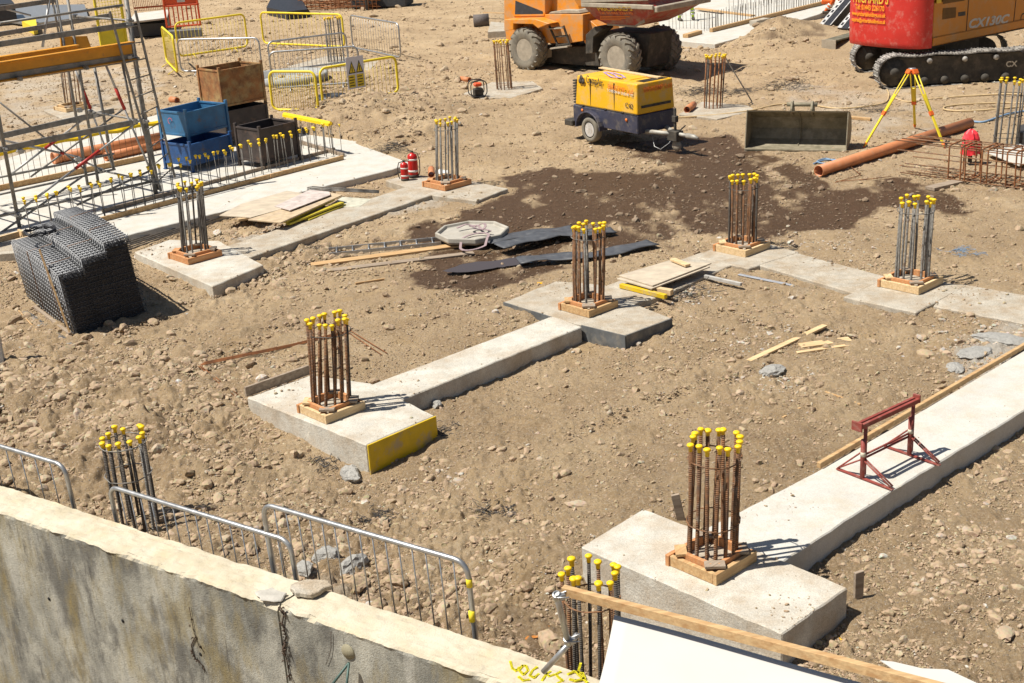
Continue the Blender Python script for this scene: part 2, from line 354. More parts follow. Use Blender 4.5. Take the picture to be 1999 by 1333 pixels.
def build_ground():
    # polar sheet round the viewer's foot, rows closer together near by
    angs=np.radians(np.linspace(-31,31,1100));pys=np.concatenate([np.concatenate([np.linspace(2100,1560,24),np.linspace(1556,1340,60)]),np.arange(1338,-40,-1.5),np.array([-60,-100,-150,-200,-235,-260,-277])])
    rs=np.array([HC/math.tan(math.radians(20.07)+math.atan((p-CY)/F)) for p in pys])
    A,R=np.meshgrid(angs,rs);X=R*np.sin(A);Y=R*np.cos(A)
    ci=np.unique(np.append(np.arange(0,X.shape[0],8),X.shape[0]-1));cj=np.unique(np.append(np.arange(0,X.shape[1],8),X.shape[1]-1))
    hb_=hbase(X[np.ix_(ci,cj)],Y[np.ix_(ci,cj)]);ii=np.arange(X.shape[0]);jj=np.arange(X.shape[1])
    t1=np.stack([np.interp(ii,ci,hb_[:,k]) for k in range(len(cj))],1);zb_=np.stack([np.interp(jj,cj,t1[k]) for k in range(len(ii))],0)
    Z=hground(X,Y,zb_);wob=.25*fbm(X*.5,Y*.5,2,15);rg=np.clip(.6+fbm(X*3,Y*3,2,16),0,1.5)
    for R_l in RUTS:
        P_=[G(a,b,-.05) for a,b in R_l]
        for p,q in zip(P_[:-1],P_[1:]):
            ux,uy=q.x-p.x,q.y-p.y;L2=ux*ux+uy*uy;t=np.clip(((X-p.x)*ux+(Y-p.y)*uy)/L2,0,1)
            dd=np.hypot(X-p.x-ux*t,Y-p.y-uy*t)+wob;lug=.5+.5*np.sin(t*math.sqrt(L2)*28+dd*9)
            w_=np.exp(-(dd/.2)**2);Z=Z-w_*(.03+.02*lug)+.028*np.exp(-((np.abs(dd)-.33)/.11)**2)*rg
    dX=(X-wA.x)*_wn.x+(Y-wA.y)*_wn.y      # distance behind the wall line
    # clods and pebbles pressed in the soil
    cl=np.zeros(X.shape)
    for s,amp,th,sd,yf in((4.,.035,.60,50,60),(9.,.026,.58,51,30),(18.,.017,.55,52,16),(30.,.010,.52,53,11)):
        v=vn(X*s+.4*fbm(X*2,Y*2,2,5),Y*s,sd);cl+=amp*np.clip(v-th,0,1)*2.2*np.clip(2-Y/yf,0,1)
    rough=np.clip(.75+1.2*fbm(X*.45,Y*.45,3,61),.15,1.8)
    for a,b,r,k in STONE_HOT:
        p=G(a,b,-.1);rr=r/F*p.length*1.1;rough+=k*.6*np.exp(-((X-p.x)**2+((Y-p.y)*.45)**2)/rr**2)
    wet,pale=cover_maps(X,Y)
    Z=Z+cl*rough*(1-.5*wet)*np.clip(60/np.maximum(Y,1),.0,1)
    Z=np.where(dX<.12,np.minimum(Z,-.5),Z)
    Z=np.where(dX<-.05,-4.3,Z)
    # keep soil under the slabs
    for poly,zt in KEEP:
        jx=.10*fbm(X*2.5,Y*2.5,3,81);jy=.10*fbm(X*2.5,Y*2.5,3,82)
        Z=np.where(inpoly(X+jx,Y+jy,poly),np.minimum(Z,zt-.12),Z)
    # pit at the left edge of the view
    pp=wpoly([(-300,600),(-10,690),(8,700),(8,830),(-200,860)])
    Z=np.where(inpoly(X,Y,pp),Z-.8,Z)
    n,mm=X.shape;V=np.stack([X,Y,Z],-1).reshape(-1,3)
    i=np.arange((n-1)*mm).reshape(n-1,mm)[:,:-1].ravel()
    Fq=np.stack([i,i+1,i+mm+1,i+mm],1)
    o=mesh_np('ground',V,Fq,M_soil,{'wet':wet.ravel(),'pale':pale.ravel()});tag(o,kind='structure')
    # the same soil carried on at either side of what the photo shows, and the low ground before the wall
    mb=MB()
    for sg in(-1,1):
        rr=[24,30,40,80,200,700] if sg<0 else [6.5,12,24,60,200,700];aa=[30.8,45,60,80];vs=[(r_*math.sin(math.radians(a*sg)),r_*math.cos(math.radians(a*sg)),-.2 if r_<100 else -1.) for r_ in rr for a in aa]
        mb.add(vs,[(k*4+j,k*4+j+1,(k+1)*4+j+1,(k+1)*4+j) for k in range(5) for j in range(3)])
    mb.add([(-40,-30,-4.05),(40,-30,-4.05),(40,16,-4.05),(-40,16,-4.05)],[(0,1,2,3)])
    ob=mb.build('ground',M_soil);tag(ob,kind='structure')
def stone_mat():
    m=bpy.data.materials.new('stones');m.use_nodes=True;nt=m.node_tree;L=nt.links.new;bs=nt.nodes['Principled BSDF']
    a=N(nt,'ShaderNodeAttribute',attribute_name='tint');r=N(nt,'ShaderNodeValToRGB');e=r.color_ramp.elements
    st=[(0,(.25,.165,.09)),(.3,(.39,.275,.155)),(.55,(.49,.36,.215)),(.78,(.58,.46,.31)),(.93,(.50,.45,.38)),(1,(.74,.70,.62))]
    while len(e)<len(st):e.new(.5)
    for i,(p,c) in enumerate(st):e[i].position=p;e[i].color=(*c,1)
    L(a.outputs['Fac'],r.inputs[0])
    tc=N(nt,'ShaderNodeTexCoord');n=N(nt,'ShaderNodeTexNoise',_Scale=25.,_Detail=6.);L(tc.outputs['Object'],n.inputs['Vector'])
    x=N(nt,'ShaderNodeMix',data_type='RGBA',blend_type='MULTIPLY');x.inputs[0].default_value=.5;L(r.outputs[0],x.inputs[6]);L(n.outputs['Color'],x.inputs[7])
    g=N(nt,'ShaderNodeMix',data_type='RGBA');g.inputs[7].default_value=(.40,.29,.19,1);mr=N(nt,'ShaderNodeMapRange');L(n.outputs['Fac'],mr.inputs[0]);mr.inputs[1].default_value=.4;mr.inputs[2].default_value=.65;L(mr.outputs[0],g.inputs[0]);L(x.outputs[2],g.inputs[6])
    w=N(nt,'ShaderNodeAttribute',attribute_name='wet');y=N(nt,'ShaderNodeMix',data_type='RGBA');y.inputs[7].default_value=(.15,.10,.065,1);wm=N(nt,'ShaderNodeMath',operation='MULTIPLY');L(w.outputs['Fac'],wm.inputs[0]);wm.inputs[1].default_value=.7
    L(wm.outputs[0],y.inputs[0]);L(g.outputs[2],y.inputs[6]);L(y.outputs[2],bs.inputs['Base Color']);bs.inputs['Roughness'].default_value=.9
    b=N(nt,'ShaderNodeBump',_Strength=.5,_Distance=.01);L(n.outputs['Fac'],b.inputs['Height']);L(b.outputs[0],bs.inputs['Normal']);return m
M_stone=stone_mat()
def stone_protos(k,sub,seed):
    out=[];rng=np.random.RandomState(seed)
    for i in range(k):
        bm=bmesh.new();bmesh.ops.create_icosphere(bm,subdivisions=sub,radius=1)
        v=np.array([x.co[:] for x in bm.verts]);f=np.array([[y.index for y in x.verts] for x in bm.faces]);bm.free()
        for _ in range(rng.randint(5,9)):      # flat facets
            d=rng.normal(size=3);d/=np.linalg.norm(d);t=rng.uniform(.45,.8);s=v@d;v=v-np.outer(np.clip(s-t,0,None),d)*.92
        v+=rng.normal(size=v.shape)*.04;out.append((v,f))
    return out
def scatter(name,P,size,protos,rng,tint,wet,flat=(.45,.8)):
    Vs=[];Fs=[];Ts=[];Ws=[];off=0;idx=rng.randint(0,len(protos),len(P))
    for k,(v,f) in enumerate(protos):
        s=np.where(idx==k)[0]
        if not len(s):continue
        n=len(s);a=rng.uniform(0,2*PI,n);el=rng.uniform(.7,1.35,n);fl=rng.uniform(*flat,n);tl=rng.normal(0,.25,n)
        x=v[None,:,0]*(size[s]*el)[:,None];y=v[None,:,1]*(size[s]/el)[:,None];z=v[None,:,2]*(size[s]*fl)[:,None]
        z,x=z*np.cos(tl)[:,None]-x*np.sin(tl)[:,None],z*np.sin(tl)[:,None]+x*np.cos(tl)[:,None]
        xx=x*np.cos(a)[:,None]-y*np.sin(a)[:,None];yy=x*np.sin(a)[:,None]+y*np.cos(a)[:,None]
        V=np.stack([xx+P[s,0][:,None],yy+P[s,1][:,None],z+P[s,2][:,None]],-1);nv=len(v)
        Vs.append(V.reshape(-1,3));Fs.append((f[None]+(np.arange(n)*nv)[:,None,None]+off).reshape(-1,3));off+=n*nv
        Ts.append(np.repeat(tint[s],nv));Ws.append(np.repeat(wet[s],nv))
    return mesh_np(name,np.concatenate(Vs),np.concatenate(Fs),M_stone,{'tint':np.concatenate(Ts),'wet':np.concatenate(Ws)},smooth=False)
CRUMB=[(1570,1195,.26,.9),(560,752,.5,.3),(1500,975,.3,.5),(1890,570,.6,.5),(900,385,.6,.5),(600,440,.6,.25),(300,490,.4,.4),(1090,556,.5,.4),(780,740,.3,.3),(1620,520,.5,.35),(500,540,.3,.3)]
def build_stones(NST=150000):
    rng=np.random.RandomState(5);P=[];
    # candidates spread over the seen ground, thinned by density
    n=NST*5;py=rng.uniform(-10,1345,n);px=rng.uniform(-60,2060,n)
    d=np.array([CXA.x,CXA.y,CXA.z])[None]*((px-CX)/F)[:,None]-np.array(CUA)[None]*((py-CY)/F)[:,None]+np.array(FW)[None]
    t=(-.1-HC)/d[:,2];X=d[:,0]*t;Y=d[:,1]*t
    den=.16+.7*np.clip(fbm(X*.35,Y*.35,3,91)+.05,0,1)+.9*np.clip(fbm(X*1.2,Y*1.2,3,92)-.02,0,1)
    for a,b,r,k in STONE_HOT:den+=.28*k*np.exp(-((px-a)**2+((py-b)*1.7)**2)/r**2)
    wet,pale=cover_maps(X,Y);den*=(1-.45*wet)
    ok=rng.uniform(0,1,n)<den*.5
    for poly,zt in KEEP:ok&=~inpoly(X,Y,poly)
    dX=(X-wA.x)*_wn.x+(Y-wA.y)*_wn.y;ok&=dX>.2
    X=X[ok];Y=Y[ok];wet=wet[ok];pxx=px[ok];pyy=py[ok];Z=hground(X,Y)
    u=rng.uniform(0,1,len(X));size=.0072*(1-u)**(-.38);size=np.clip(size,.006,.065)*(1+.035*np.maximum(Y-13,0))
    hot=np.zeros(len(X))
    for a,b,r,k in STONE_HOT[:7]:hot+=k*np.exp(-((pxx-a)**2+((pyy-b)*1.5)**2)/r**2)
    size*=1+.3*np.clip(hot,0,1.5)
    GR=[(1930,690,.75,700),(1980,640,.6,350),(480,455,.5,350),(740,395,.7,400),(620,1120,.35,160),(1505,740,.35,220),(1350,580,.45,220),(705,940,.22,160),(1470,650,.5,250),(1600,480,.9,300),(880,900,.3,90),(1280,640,.4,160)]
    gx=[];
    for a,b,r,k in GR:
        q_=G(a,b,-.1);gx.append(np.stack([q_.x+rng.normal(0,r*.6,k),q_.y+rng.normal(0,r*.6,k)],-1))
    gx=np.concatenate(gx);ok=np.ones(len(gx),bool)
    for poly,zt in KEEP:ok&=~inpoly(gx[:,0],gx[:,1],poly)
    gx=gx[ok];gs=np.clip(.011*(1-rng.uniform(0,1,len(gx)))**-.4,.01,.07);gp=np.stack([gx[:,0],gx[:,1],hground(gx[:,0],gx[:,1])+gs*.3],-1)
    o=scatter('concrete_rubble',gp,gs,stone_protos(8,1,23),rng,rng.uniform(.88,1.,len(gx)),np.zeros(len(gx)),flat=(.3,.7));tag(o,'crumbled pale grey concrete waste lying in patches on the soil','rubble',kind='stuff')
    # crumbs on the slab tops, mostly near their edges
    tint=np.clip(rng.beta(2,2.2,len(X))*.9+(rng.uniform(0,1,len(X))>.965)*.4,0,1)
    Pp=np.stack([X,Y,Z+size*.12+.008],-1)
    big=size>.022*(1+.035*np.maximum(Y-13,0))
    for sel,sb,lb in((big,2,'larger loose brown stones strewn over the bare soil'),(~big,1,'fine loose gravel strewn over the bare soil')):
        o=scatter('rubble',Pp[sel],size[sel],stone_protos(12,sb,3),rng,tint[sel],wet[sel]);tag(o,lb,'rubble',kind='stuff')
    print('stones',len(X))
    PX=[]
    for k,(poly,zt) in enumerate(KEEP):
        pa=np.array(poly);x0,y0=pa.min(0);x1,y1=pa.max(0);n=int(min(26000,(x1-x0)*(y1-y0)*400));x=rng.uniform(x0,x1,n);y=rng.uniform(y0,y1,n)
        near=np.full(n,9.)
        for i in range(len(pa)):
            a=pa[i];b=pa[(i+1)%len(pa)];ab=b-a;t=np.clip(((x-a[0])*ab[0]+(y-a[1])*ab[1])/(ab@ab+1e-9),0,1);near=np.minimum(near,np.hypot(x-a[0]-ab[0]*t,y-a[1]-ab[1]*t))
        hotc=np.zeros(n)
        for a_,b_,r_,w_ in CRUMB:
            q_=G(a_,b_);hotc+=w_*np.exp(-((x-q_.x)**2+(y-q_.y)**2)/r_**2)
        keep=inpoly(x,y,poly)&(rng.uniform(0,1,n)<.006+hotc+.16*np.exp(-near/.07)*np.clip(fbm(x*1.3,y*1.3,3,44)+.25,0,1)*1.6)
        for a,b in zip(x[keep],y[keep]):PX.append((a,b,zt))
    PX=np.array(PX);m_=len(PX);sz=.005*(1-rng.uniform(0,1,m_))**-.4;sz=np.clip(sz,.004,.03);PX[:,2]+=sz*.35
    o=scatter('crumbs',PX,sz,stone_protos(6,1,9),rng,rng.uniform(.1,.9,m_),np.zeros(m_));tag(o,'soil crumbs and small stones scattered on the concrete tops','rubble',kind='stuff')
def boulder(px,py,s,label,tint=.5,fl=.6,zoff=0,kind=None,col=None,cat='rock',sub=3,ang=None,el=1.3):
    rng=np.random.RandomState(int(px*7+py));v,f=stone_protos(1,sub,int(px+py))[0]
    if col is not None: v=v*(1+.22*np.array([math.sin(i*12.9)*1 for i in range(len(v))])[:,None]*.35)
    p=T(px,py) if zoff==0 else G(px,py,zoff)
    a=rng.uniform(0,6) if ang is None else ang;ca,sa=math.cos(a),math.sin(a)
    x=v[:,0]*s*el;y=v[:,1]*s/el;z=v[:,2]*s*fl
    V=np.stack([x*ca-y*sa,x*sa+y*ca,z+s*fl*.45],-1)
    o=mesh_np('concrete_lump' if col is not None else 'boulder',V,f,col or M_stone,{'tint':np.full(len(V),tint),'wet':np.zeros(len(V))},smooth=False);o.location=p
    tag(o,label,cat);return o
# ================================================================ concrete pads, beams, slabs
def slab(name,label,cat,pts,z=0.,depth=.9,mt=None,jit=.006,step=.12,bev=.012,keep=True,world=None,group=None):
    W=world or [G(a,b,z) for a,b in pts]
    rng=random.Random(len(W)+int(W[0].x*100));P=[]
    for i,p in enumerate(W):
        q=W[(i+1)%len(W)];n=max(1,int((q-p).length/step))
        for k in range(n):
            t=p.lerp(q,k/n)
            if k:t+=Vector((rng.uniform(-1,1)*jit,rng.uniform(-1,1)*jit,0))
            t.z=z+rng.uniform(-1,1)*jit*.5;P.append(t)
    o=MB().prism(P,(0,0,-depth)).build(name,mt or M_conc,bevel=bev);tag(o,label,cat,group)
    if keep:KEEP.append(([(p.x,p.y) for p in W],z))
    return o
# pad 2 (with the yellow board) : world rectangle from its seen corners
slab('concrete_pad','square concrete pad with yellow board on its right end','concrete pad',[(482,775),(606,732),(724,748),(848,811),(715,868)],0,mt=M_conc)
slab('ground_beam','concrete ground beam between the yellow boarded pad and the black edged pad','ground beam',[(724,751),(1080,616),(1136,638),(769,786)],-.004,mt=M_conc)
o=MB().prism([G(715,868,.012)+DB*-.012,G(848,811,.012)+DB*-.012,G(848,811,.012)+DB*-.034,G(715,868,.012)+DB*-.034],(0,0,-.42)).build('edge_board',mat('yellow_board',(.64,.43,.01),.45,var=.15,scale=4,dirt=(.42,.33,.2),dscale=4,dmix=(.52,.66),bump=.05),bevel=.002)
tag(o,'yellow faced board standing against the right end of a pad','board')
o=MB().prism([G(482,775,0)+DB*.005,G(606,731,0)+DB*.005,G(606,731,0)+DB*.045,G(482,775,0)+DB*.045],(0,0,.13)).build('edge_board',M_woodg,bevel=.003)
tag(o,'weathered grey brown plank on edge along the back of the yellow boarded pad','board')
# pad 3 black edged
slab('concrete_pad','concrete pad with black plastic edging under the middle rebar column','concrete pad',[(984,589),(1086,548),(1180,556),(1294,577),(1236,592),(1310,621),(1220,654),(1136,634),(1078,618)],0,mt=M_conc2)
W=[G(984,589),G(1078,618)];
o=MB().prism([W[0]-DA*.004,W[1]-DA*.004,W[1]-DA*.02,W[0]-DA*.02],(0,0,-.3)).build('edge_membrane',mat('membrane_grey',(.12,.125,.125),.7,var=.3,dirt=(.3,.26,.2),dscale=4,dmix=(.5,.7),bump=.1));tag(o,'black plastic membrane along the left edge of the middle pad','membrane')
W=[G(1136,634),G(1220,654),G(1310,621)]
o=MB().prism([W[0]+DA*-.004,W[1]-DA*.004-DB*.004,W[1]-DA*.02-DB*.02,W[0]-DA*.02],(0,0,-.4)).prism([W[1]-DB*.006,W[2]-DB*.006,W[2]-DB*.022,W[1]-DB*.022],(0,0,-.4)).build('edge_membrane',mat('membrane_grey',(.12,.125,.125),.7,var=.3,dirt=(.3,.26,.2),dscale=4,dmix=(.5,.7),bump=.1));tag(o,'black plastic membrane round the front corner of the middle pad','membrane')
slab('ground_beam','short dusty ground beam with plywood resting on it behind the middle pad','ground beam',[(1180,558),(1370,492),(1440,512),(1300,574)],-.01,mt=M_conc2,depth=.5)
slab('concrete_pad','dusty concrete pad under the rebar column beyond the plywood sheets','concrete pad',[(1352,500),(1452,462),(1560,492),(1462,524)],0,mt=M_conc2,depth=.5)
slab('ground_beam','dusty ground beam running right between two capped rebar columns','ground beam',[(1470,514),(1530,487),(1735,541),(1668,572)],-.006,mt=M_conc2,depth=.5)
slab('concrete_pad','dusty concrete pad under the grey rebar column at right','concrete pad',[(1646,579),(1748,535),(1888,557),(1788,610)],-.003,mt=M_conc2,depth=.5)
slab('ground_beam','dusty ground beam running off the right edge from the grey rebar column pad','ground beam',[(1840,578),(1872,553),(2260,622),(2260,682),(1822,597)],-.008,mt=M_conc2,depth=.5)
# pad 3 right foreground + long beam
slab('concrete_pad','large pale concrete pad in the right foreground under a rusty rebar column','concrete pad',[(1134,1067),(1255,993),(1350,1028),(1533,1096),(1655,1147),(1527,1237),(1209,1100)],0,mt=M_conc,depth=1.1)
slab('ground_beam','long pale ground beam carrying the red trestle','ground beam',[(1338,1050),(1461,989),(1594,920),(2300,508),(2300,618),(1733,963),(1531,1094),(1440,1100)],-.004,mt=M_concw)
# row R1
slab('concrete_pad','concrete pad under the rebar column beside the black mesh stack','concrete pad',[(262,492),(330,468),(428,470),(514,517),(415,559)],0,mt=M_conc)
slab('ground_beam','narrow ground beam between the left rebar column and the fire extinguishers','ground beam',[(425,486),(800,362),(850,378),(484,503)],-.004,mt=M_conc2)
slab('concrete_pad','thin dusty concrete pad under the rebar column by the fire extinguishers','concrete pad',[(752,352),(800,340),(905,350),(992,368),(930,392),(850,382)],0,mt=M_conc2,depth=.4)
slab('concrete_slab','long pale concrete strip along the near row of capped starter bars','concrete slab',[(205,432),(640,300),(690,278),(802,318),(768,330),(500,396),(244,460)],0,mt=M_concw,depth=.5)
slab('concrete_slab','broad pale concrete slab under the scaffolding at left','concrete slab',[(-80,372),(-60,330),(310,222),(700,276),(640,300),(205,432),(160,470),(0,480),(-80,470)],-.008,mt=M_concw,depth=.5)
slab('concrete_pad','small dusty concrete pad under a rebar column at far left','concrete pad',[(85,215),(160,200),(215,215),(130,235)],-.0,mt=M_conc2,depth=.3)
slab('concrete_pad','round edged dusty pad under the rebar column left of the dumper','concrete pad',[(905,182),(960,160),(1040,158),(1060,172),(1000,190),(940,192)],.01,mt=M_conc2,depth=.3)
slab('concrete_pad','dusty concrete pad under the rebar column behind the yellow compressor','concrete pad',[(1325,222),(1370,198),(1460,205),(1475,215),(1400,232)],.01,mt=M_conc2,depth=.3)
slab('concrete_pad','concrete pad under the far column inside the crowd barriers','concrete pad',[(560,130),(640,108),(740,118),(720,138),(600,140)],.01,mt=M_conc2,depth=.3)
slab('concrete_pad','concrete pad lying under the timber tray near the mesh stack','concrete pad',[(-60,470),(0,455),(90,450),(120,470),(40,492),(-60,500)],-.002,mt=M_conc2,depth=.4)
# far slab at the top right
zf=.25
slab('concrete_slab','raised far concrete slab edge beyond the dumper and dirt heap','concrete slab',[(1310,78),(1330,52),(1500,0),(1680,-45),(1700,-10),(1610,22),(1600,27),(1500,58),(1396,86),(1330,80)],zf,mt=M_concw,depth=.6)
slab('concrete_slab','far concrete slab with starter bars where workers stand','concrete slab',[(1290,60),(1280,10),(1400,-60),(1700,-80),(1660,-40),(1330,60)],zf-.05,mt=M_concw,depth=.6)

# ---------------------------------------------------------------- retaining wall
def wall_mat():
    m=bpy.data.materials.new('wall_concrete');m.use_nodes=True;nt=m.node_tree;L=nt.links.new;bs=nt.nodes['Principled BSDF']
    tc=N(nt,'ShaderNodeTexCoord');ge=N(nt,'ShaderNodeNewGeometry');sx=N(nt,'ShaderNodeSeparateXYZ');L(ge.outputs['Normal'],sx.inputs[0])
    def ns(s,st=(1,1,1),d=8,r=.65,loc=(0,0,0)):
        mp=N(nt,'ShaderNodeMapping');mp.inputs['Scale'].default_value=st;mp.inputs['Location'].default_value=loc;L(tc.outputs['Object'],mp.inputs[0])
        n=N(nt,'ShaderNodeTexNoise',_Scale=s,_Detail=d,_Roughness=r);L(mp.outputs[0],n.inputs['Vector']);return n.outputs['Fac']
    def rp(src,a,b,c1,c2):
        r=N(nt,'ShaderNodeValToRGB');e=r.color_ramp.elements;e[0].position=a;e[1].position=b
        for k,c in((0,c1),(1,c2)):e[k].color=(*c,1) if isinstance(c,tuple) else (c,c,c,1)
        L(src,r.inputs[0]);return r.outputs[0]
    def mx(f,a,b,bt='MIX'):
        x=N(nt,'ShaderNodeMix',data_type='RGBA',blend_type=bt)
        for s_,i in((f,0),(a,6),(b,7)):
            if isinstance(s_,(int,float)):x.inputs[i].default_value=s_
            elif isinstance(s_,tuple):x.inputs[i].default_value=(*s_,1)
            else:L(s_,x.inputs[i])
        return x.outputs[2]
    face=rp(ns(1.6,(1,1,.55)),.38,.62,(.21,.205,.175),(.50,.48,.40))
    face=mx(rp(ns(2.2,(1,1,.6),loc=(3,1,2)),.48,.6,0.,.7),face,(.105,.10,.09))
    face=mx(rp(ns(2.2,(1,1,.35),d=10,r=.72,loc=(8,4,1)),.48,.68,0.,.8),face,(.31,.235,.085))
    face=mx(rp(ns(5,(1,1,.16),d=12,r=.78,loc=(1,9,3)),.56,.64,0.,.6),face,(.07,.065,.06))
    face=mx(rp(ns(4,(1,1,.13),d=10,loc=(5,5,5)),.54,.7,0.,.6),face,(.56,.54,.47))
    face=mx(rp(ns(22,d=8,r=.8),.54,.66,0.,.55),face,(.11,.105,.09));face=mx(rp(ns(75,d=5),.55,.7,0.,.5),face,(.07,.07,.06));face=mx(rp(ns(30,d=8,r=.8,loc=(4,4,4)),.6,.7,0.,.4),face,(.6,.58,.5))
    top=rp(ns(3.5),.35,.68,(.50,.43,.30),(.63,.565,.44));top=mx(rp(ns(1.6,loc=(3,3,3)),.55,.7,0.,.6),top,(.58,.43,.24))
    top=mx(rp(ns(14,d=9,r=.75),.55,.70,0.,.6),top,(.36,.32,.25))
    f=rp(sx.outputs['Z'],.35,.6,0.,1.)
    c=mx(f,face,top);L(c,bs.inputs['Base Color']);bs.inputs['Roughness'].default_value=.92;bs.inputs['Specular IOR Level'].default_value=.2
    h=N(nt,'ShaderNodeMath',operation='ADD');L(ns(9,d=10,r=.7),h.inputs[0]);L(ns(60,d=6),h.inputs[1])
    b=N(nt,'ShaderNodeBump',_Strength=.55,_Distance=.015);L(h.outputs[0],b.inputs['Height']);L(b.outputs[0],bs.inputs['Normal']);return m
M_wall=wall_mat()
wN=G(456,1153,WALL_Z);wid=abs((wN-wA).dot(_wn));print('wall width',wid)
def wpt(s,t,z):   # s along wall from wA, t towards viewer
    p=wA+_wd*s-_wn*t;p.z=z;return p
wall=empty('retaining_wall',wpt(0,0,-4),label='stained grey concrete retaining wall crossing the lower left foreground',cat='wall')
sJ=(G(552,1175,WALL_Z)-wA).dot(_wd)
def panel(s0,s1,seed):
    # rows run round the section: back bottom, back top, front top, front bottom
    n=int((s1-s0)/.022);rng=np.random.RandomState(seed);sec=[(0,-4,0,0)]+[(0,z,0,0) for z in(-1,-.3,WALL_Z-.03)]
    sec+=[(.012,WALL_Z,1,0)]+[(k*wid/12,WALL_Z,1,0) for k in range(1,12)]+[(wid-.02,WALL_Z-.003,1,1),(wid-.002,WALL_Z-.022,1,1)]
    sec+=[(wid,WALL_Z-.06-.12*k,0,0) for k in range(22)]+[(wid,-4,0,0)]
    S=np.linspace(s0,s1,n+1);V=[];
    for (t,z,tp,ed) in sec:
        tt=np.full(n+1,t);zz=np.full(n+1,z)
        if tp:
            zz=zz+.014*fbm(S*2.2,np.full(n+1,t*5.+3),4,7)+.014*fbm(S*9,np.full(n+1,t*18.),3,8)-.012*(np.abs(t-wid/2)/wid)
        if ed:tt=tt+.035*fbm(S*6,S*0+2,5,12)-.02*np.clip(fbm(S*1.7,S*0+5,3,13)-.25,0,1)*2
        elif z>-3.9 and t>.1 and not tp:tt=tt+.006*fbm(S*1.5,np.full(n+1,z*1.5),3,14)
        V.append(np.stack([wA.x+_wd.x*S-_wn.x*tt,wA.y+_wd.y*S-_wn.y*tt,zz+0*S],-1))
    m_=len(sec);V=np.array(V).reshape(-1,3);w=n+1
    Fq=[(i*w+j,(i+1)*w+j,(i+1)*w+j+1,i*w+j+1) for i in range(m_-1) for j in range(n)]
    o=mesh_np('wall_panel',V-np.array(wall.location)[None],np.array(Fq)[:,::-1],M_wall,smooth=False);o.parent=wall
    # ends
    for j in(0,n):
        MB().add([tuple(V[i*w+j]-np.array(wall.location)) for i in range(m_)],[tuple(range(m_))]).build('wall_end',M_wall,wall)
panel(-6,sJ-.012,1);panel(sJ+.012,9.5,2)
def wface(px,py,off=0):
    p=onplane(px,py,wpt(0,wid,0),_wn);return p-_wn*off
hole=mat('hole_dark',(.012,.012,.011),.9,bump=0)
for a,b in((96,1169),(240,1212),(392,1277)):
    p=wface(a,b)-wall.location;R=dirR(-_wn)
    MB().lathe([(.022,0),(.018,.004),(.0,.004)],12,Mat4(R,p-_wn*.002)).build('tie_hole',hole,wall)
# yellow spray marks on the wall top
sp=mat('spray_yellow',(.78,.68,.02),.85,var=.1,bump=0)
strk=[[(996,1292),(1000,1306),(1008,1311),(1014,1304)],[(1020,1300),(1014,1310),(1022,1318),(1031,1311),(1027,1301),(1019,1301)],[(1049,1303),(1040,1310),(1034,1320),(1043,1324),(1052,1317)],[(1058,1330),(1066,1318),(1075,1312)],[(1062,1312),(1072,1322),(1083,1318)],[(1012,1322),(1022,1330),(1034,1328)],[(1095,1312),(1085,1318),(1092,1325),(1099,1330),(1088,1336)],[(1108,1318),(1120,1312),(1138,1316),(1142,1326),(1124,1330),(1112,1327)],[(1134,1296),(1128,1316),(1146,1333)]]
mb=MB()
for st in strk:
    P=[G(a,b,WALL_Z) for a,b in st]
    for i in range(len(P)-1):
        a,b=P[i],P[i+1];d=(b-a).normalized();n_=Vector((-d.y,d.x,0))*.010;k=8;
        for j in range(k):
            u,v=a.lerp(b,j/k),a.lerp(b,(j+1)/k+.06)
            if ((u-wA).dot(-_wn))>wid-.03:continue
            u=u.copy();v=v.copy();u.z=v.z=WALL_Z+.012;mb.prism([u-n_,u+n_,v+n_,v-n_],(0,0,-.012))
mb.build('spray_marking',sp,None).parent=wall
bpy.data.objects['spray_marking'].matrix_parent_inverse=Matrix.Translation(-Vector(wall.location))
# broken lumps on the wall joint
def chunk(name,label,cat,pts,z,h,mt):
    W=[G(a,b,z) for a,b in pts];rng=random.Random(len(pts)+int(pts[0][0]));P=[]
    for i,p in enumerate(W):
        q=W[(i+1)%len(W)]
        for k in range(3):P.append(p.lerp(q,k/3)+Vector((rng.uniform(-1,1),rng.uniform(-1,1),0))*.012)
    o=MB().prism(P,(0,0,h)).build(name,mt,bevel=.008);return tag(o,label,cat)
chunk('concrete_fragment','flat broken concrete fragment lying on the wall top at the joint','concrete lump',[(566,1150),(600,1138),(642,1142),(648,1150),(610,1168),(575,1166)],WALL_Z+.012,.05,M_conc2)
chunk('concrete_fragment','thin grey flake of broken concrete at the wall edge left of the joint','concrete lump',[(497,1158),(530,1150),(562,1160),(548,1176),(510,1174)],WALL_Z+.008,.02,mat('conc_grey',(.45,.42,.36),.9,bump=.5))
# dry roots hanging on the face
mroot=mat('dry_root',(.07,.045,.03),.9,bump=.2)
def root(label,pts,r,knots=0):
    P=[wface(a,b,.012) for a,b in pts];mb=MB().tube(P,[r*(1-.4*i/len(P)) for i in range(len(P))],6)
    rng=random.Random(int(pts[0][0]))
    for i in range(knots):
        t=rng.random()*(len(P)-1.01);i0=int(t);p=P[i0].lerp(P[i0+1],t-i0)+Vector((rng.uniform(-.02,.02),rng.uniform(-.02,.02),0))-_wn*.008
        d=Vector((rng.uniform(-1,1),rng.uniform(-1,1),rng.uniform(-1,.3)))*.035;mb.tube([p,p+d*.5+Vector((0,0,.01)),p+d],[.004,.009,.002],5)
    tag(mb.build('dry_root',mroot),label,'root')
root('knobbly dead root hanging down the wall face below the joint',[(548,1183),(556,1195),(553,1215),(560,1240),(556,1262),(562,1290),(568,1325)],.008,40)
